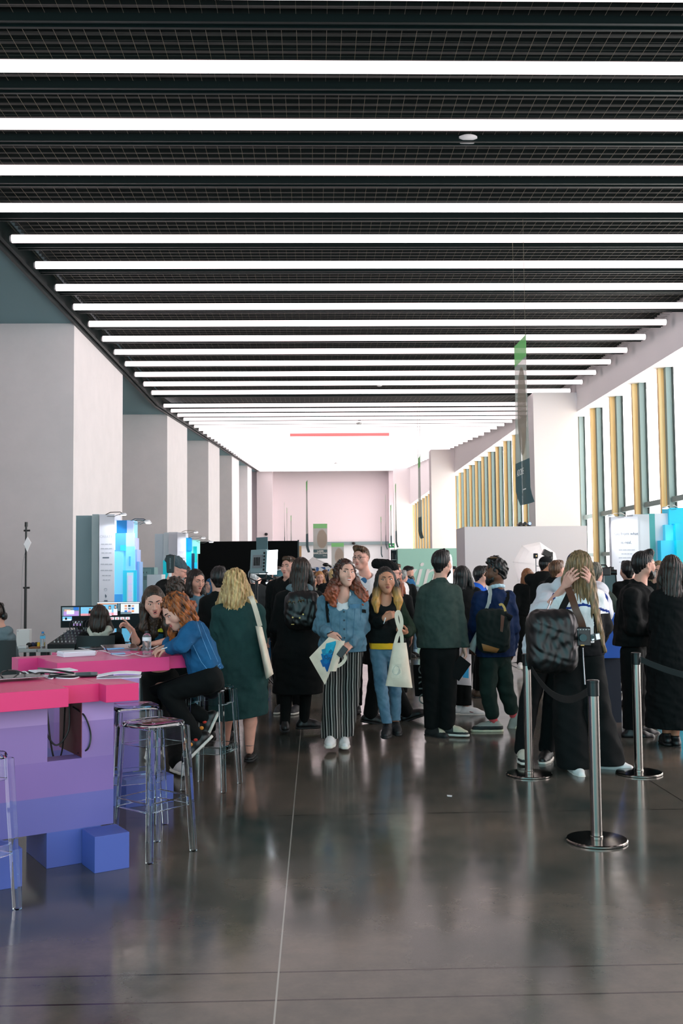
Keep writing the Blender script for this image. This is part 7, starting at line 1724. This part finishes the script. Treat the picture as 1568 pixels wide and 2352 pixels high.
quick('person with dark hair tied up behind the grey beanie', 11.6, 424, 1304, 90, H_black, 'bun', M_k, yaw=150, head=(424, 1322, .1), sk=SK_pink)
quick('small woman with blue hair and pale denim jacket before the black partition', 16.6, 487, 1326, -50, H_blue, 'bob', M_denim, yaw=-62, pitch=6, face={}, head=(484, 1345, 0), h=.008, L=.12)
quick('dark figure in a black hooded coat close behind the blonde woman', 9.6, 503, 1303, 180, H_black, 'short', M_k, yaw=180, J=dict(shL=(474, 1385, 0), shR=(534, 1385, 0), neck=(503, 1360, 0), elL=(468, 1440, .05), wrL=(476, 1490, .2)), head=(503, 1330, 0), hem=.60, h=.009)
quick('film crew man with grey hair from behind, left of the LED panel', 13.0, 587, 1307, 180, H_grey, 'short', M_k, yaw=160, sex='m', head=(586, 1325, 0), sk=SK_pink)
quick('film crew person with pale cap and blue jeans behind the light stands', 14.6, 626, 1304, 0, H_dark, 'short', M_k, M_denimb, yaw=60, sex='m', head=(634, 1321, 0)).cap(cloth('pale_cap', (150, 156, 156)))
quick('person in a dark teal cap and black jacket right of the light stands', 13.6, 648, 1313, 160, H_dark, 'short', M_k, yaw=100, sex='m', head=(647, 1331, 0)).cap(cloth('teal_cap', (34, 62, 68)))
quick('man with short brown hair and pale face behind the very long dark hair', 11.4, 664, 1281, -20, hairmat('brown_short', (40, 28, 20), (86, 62, 44)), 'short', M_k, yaw=-35, sex='m', sk=SK_pink, face={}, head=(664, 1303, 0), h=.007, shoe=mat('sneaker_dk2', (60, 60, 62), .6), sole=M_sole)
# crowd under the tent
cr = [('woman with long ginger-blond hair in the far crowd, looking down', 19.5, 735, 1312, 0, hairmat('strawberry', (120, 72, 40), (196, 138, 82)), 'long', M_k, dict(yaw=10, pitch=14, face={}, L=.36)),
      ('woman with dark hair and bright face in the far crowd', 19.0, 718, 1323, 0, H_black, 'short', M_k, dict(yaw=30, face={}, sk=SK_tan)),
      ('person in olive coat behind the grey hood', 16.0, 712, 1322, 180, H_brown, 'short', cloth('olive', (84, 88, 66)), dict(sex='m', head=(709, 1338, .4))),
      ('woman with brown hair between two faces in the far crowd', 21.5, 727, 1313, 0, H_brown, 'long', M_k2, dict(yaw=20, face={})),
      ('person with wavy brown hair under the blue sign', 22.0, 748, 1310, 180, H_brown, 'short', M_k, dict(hairkw=dict(curl=.007, vol=1.1))),
      ('dark haired person in black in front of the tent, left of the curly woman', 18.0, 759, 1318, 180, H_black, 'short', M_k, dict(sex='m')),
      ('person with pale blond hair close behind the curly woman', 15.5, 768, 1306, 180, H_blonde, 'short', M_k, dict(sex='m')),
      ('dark haired person at the back under the tent', 25.0, 721, 1306, 0, H_black, 'short', M_k, dict(face={}, sex='m'))]
for (lab, Y, x, yt, hd, hm, st_, tm_, kw) in cr: quick(lab, Y, x, yt, hd, hm, st_, tm_, **dict(dict(h=.0125), **kw))
# right of the beanie
flor = cloth('grey_floral', (78, 98, 108), (150, 160, 160), vs=32)
p = quick('woman with brown bun, grey patterned blouse and jeans walking away', 19.3, 943, 1321, 180, H_brown, 'bun', flor, M_jean, yaw=170, head=(943, 1335, 0), h=.010, shoe=mat('blue_sneaker', (110, 140, 156), .6), sole=M_sole, hem=.95)
quick('balding grey haired man from behind in a dark jacket', 17.0, 925, 1311, 180, H_grey, 'short', M_k2, yaw=150, sex='m', sk=SK_pink, head=(924, 1326, 0))
quick('dark haired bearded man with blue shirt before the mint wall', 18.6, 938, 1301, 60, H_black, 'short', cloth('teal_blue', (30, 78, 116)), yaw=75, pitch=15, sex='m', head=(938, 1315, 0)).beard(H_black)
quick('person with auburn hair right behind the woman in the black sweater', 12.4, 909, 1326, 180, H_auburn, 'long', M_k, head=(910, 1346, 0), L=.12)
quick('man with round glasses behind the beanie', 14.0, 908, 1299, 40, H_brown, 'short', M_wt, yaw=60, sex='m', sk=SK_pink, face={}, head=(907, 1316, 0), h=.008).specs()
quick('man in a bright blue shirt half hidden by the man with the backpack', 12.6, 1098, 1303, 90, H_black, 'short', cloth('bright_blue', (26, 84, 186), (34, 96, 200)), yaw=110, sex='m', head=(1106, 1322, 0), J=dict(neck=(1100, 1345, 0), shR=(1088, 1362, -.18), shL=(1104, 1362, .18)), shoe=mat('brown_shoe', (70, 54, 40), .6))
quick('dark haired person behind the ring light', 16.5, 1041, 1303, 0, H_black, 'short', M_k, sex='m', head=(1040, 1318, 0))
quick('person with dark hair between the cap and the white hood', 11.6, 1279, 1287, 120, H_brown, 'short', M_k, yaw=130, sex='m', head=(1279, 1311, 0), sk=SK_pink)
quick('grey-brown haired man in a quilted dark green jacket facing the softbox', 11.0, 1374, 1293, 180, hairmat('ash', (66, 62, 54), (118, 110, 96)), 'short', cloth('quilt_green', (36, 46, 42), (46, 58, 52)), yaw=165, sex='m', head=(1366, 1317, 0), sk=SK_pink, J=dict(neck=(1371, 1356, 0), shL=(1348, 1376, 0), shR=(1398, 1376, 0)), h=.009)
p = quick('woman facing us between the bearded man and the dark hair, glasses pushed up', 10.6, 1513, 1285, -15, H_light, 'long', M_k2, yaw=-18, face={}, head=(1513, 1315, 0), h=.007)
quick('person with dark hair mostly hidden behind the bearded man', 11.5, 1456, 1287, 180, H_black, 'short', M_k, head=(1441, 1312, 0))
cable([at(1385, 1346, 10.72), at(1392, 1362, 10.70), at(1398, 1385, 10.70), at(1399, 1405, 10.72), at(1392, 1425, 10.75)], .012, M_wt, 'white strap over the quilted dark green jacket', 'strap', 'strap')
# ring light edge on
c = at(1033, 1318, 13.4); t = thing('ring_light', 'glowing ring light seen almost edge on beside the bearded profile', 'ring light', (c[0], c[1], 0))
MB().tube([c+v3(.05*math.sin(a), .26*math.sin(a), .24*math.cos(a)) for a in np.linspace(0, 2*PI, 33)[:-1]], .022, 8, closed=True).build('ring', mat('ring_white', (236, 240, 255), .4, emit=3), t, smooth=True)
MB().cyl((c[0], c[1], .02), (c[0], c[1], c[2]-.25), .012, seg=8).build('pole', M_blackp, t, smooth=True)
for k in range(3):
    a = R(20+120*k); MB().tube([(c[0], c[1], .4), (c[0]+.3*math.cos(a), c[1]+.3*math.sin(a), .012)], .008, 6).build('leg', M_blackp, t, smooth=True)
# ================================================================ daylight, world, output
def world():
    w = bpy.data.worlds.new('daylight_and_fill'); SC.world = w; w.use_nodes = True; nt = w.node_tree; N = nt.nodes; L = nt.links
    bg = N['Background']; tc = N.new('ShaderNodeTexCoord'); sx = N.new('ShaderNodeSeparateXYZ'); L.new(tc.outputs['Generated'], sx.inputs[0])
    mr = N.new('ShaderNodeMapRange'); mr.inputs['From Min'].default_value = -.75; mr.inputs['From Max'].default_value = -.35
    L.new(sx.outputs['Y'], mr.inputs['Value'])
    mx = N.new('ShaderNodeMixRGB'); _r = N.new('ShaderNodeMapRange'); _r.inputs['From Min'].default_value = -.15; _r.inputs['From Max'].default_value = .55; L.new(sx.outputs['X'], _r.inputs['Value']); _m = N.new('ShaderNodeMixRGB'); _m.inputs[1].default_value = (1.3, 2.7, 3.0, 1); _m.inputs[2].default_value = (3.3, 3.1, 3.1, 1); L.new(_r.outputs[0], _m.inputs[0]); L.new(_m.outputs[0], mx.inputs[1]); mx.inputs[2].default_value = (7.0, 6.2, 6.4, 1)  # world behind the viewer is added fill: teal at left, neutral at right
    L.new(mr.outputs[0], mx.inputs['Fac']); L.new(mx.outputs[0], bg.inputs['Color']); bg.inputs['Strength'].default_value = 1.0
world()
vs = SC.view_settings
SC.display_settings.display_device = 'sRGB'
vs.view_transform = 'Standard'; vs.look = 'None'; vs.exposure = 0.0; vs.gamma = 1.0; vs.use_curve_mapping = False
SC.cycles.max_bounces = 10; SC.cycles.diffuse_bounces = 4; SC.cycles.glossy_bounces = 4; SC.cycles.transmission_bounces = 10; SC.cycles.transparent_max_bounces = 12
SC.cycles.caustics_reflective = False; SC.cycles.caustics_refractive = False
SC.cycles.use_denoising = True
make_camera()
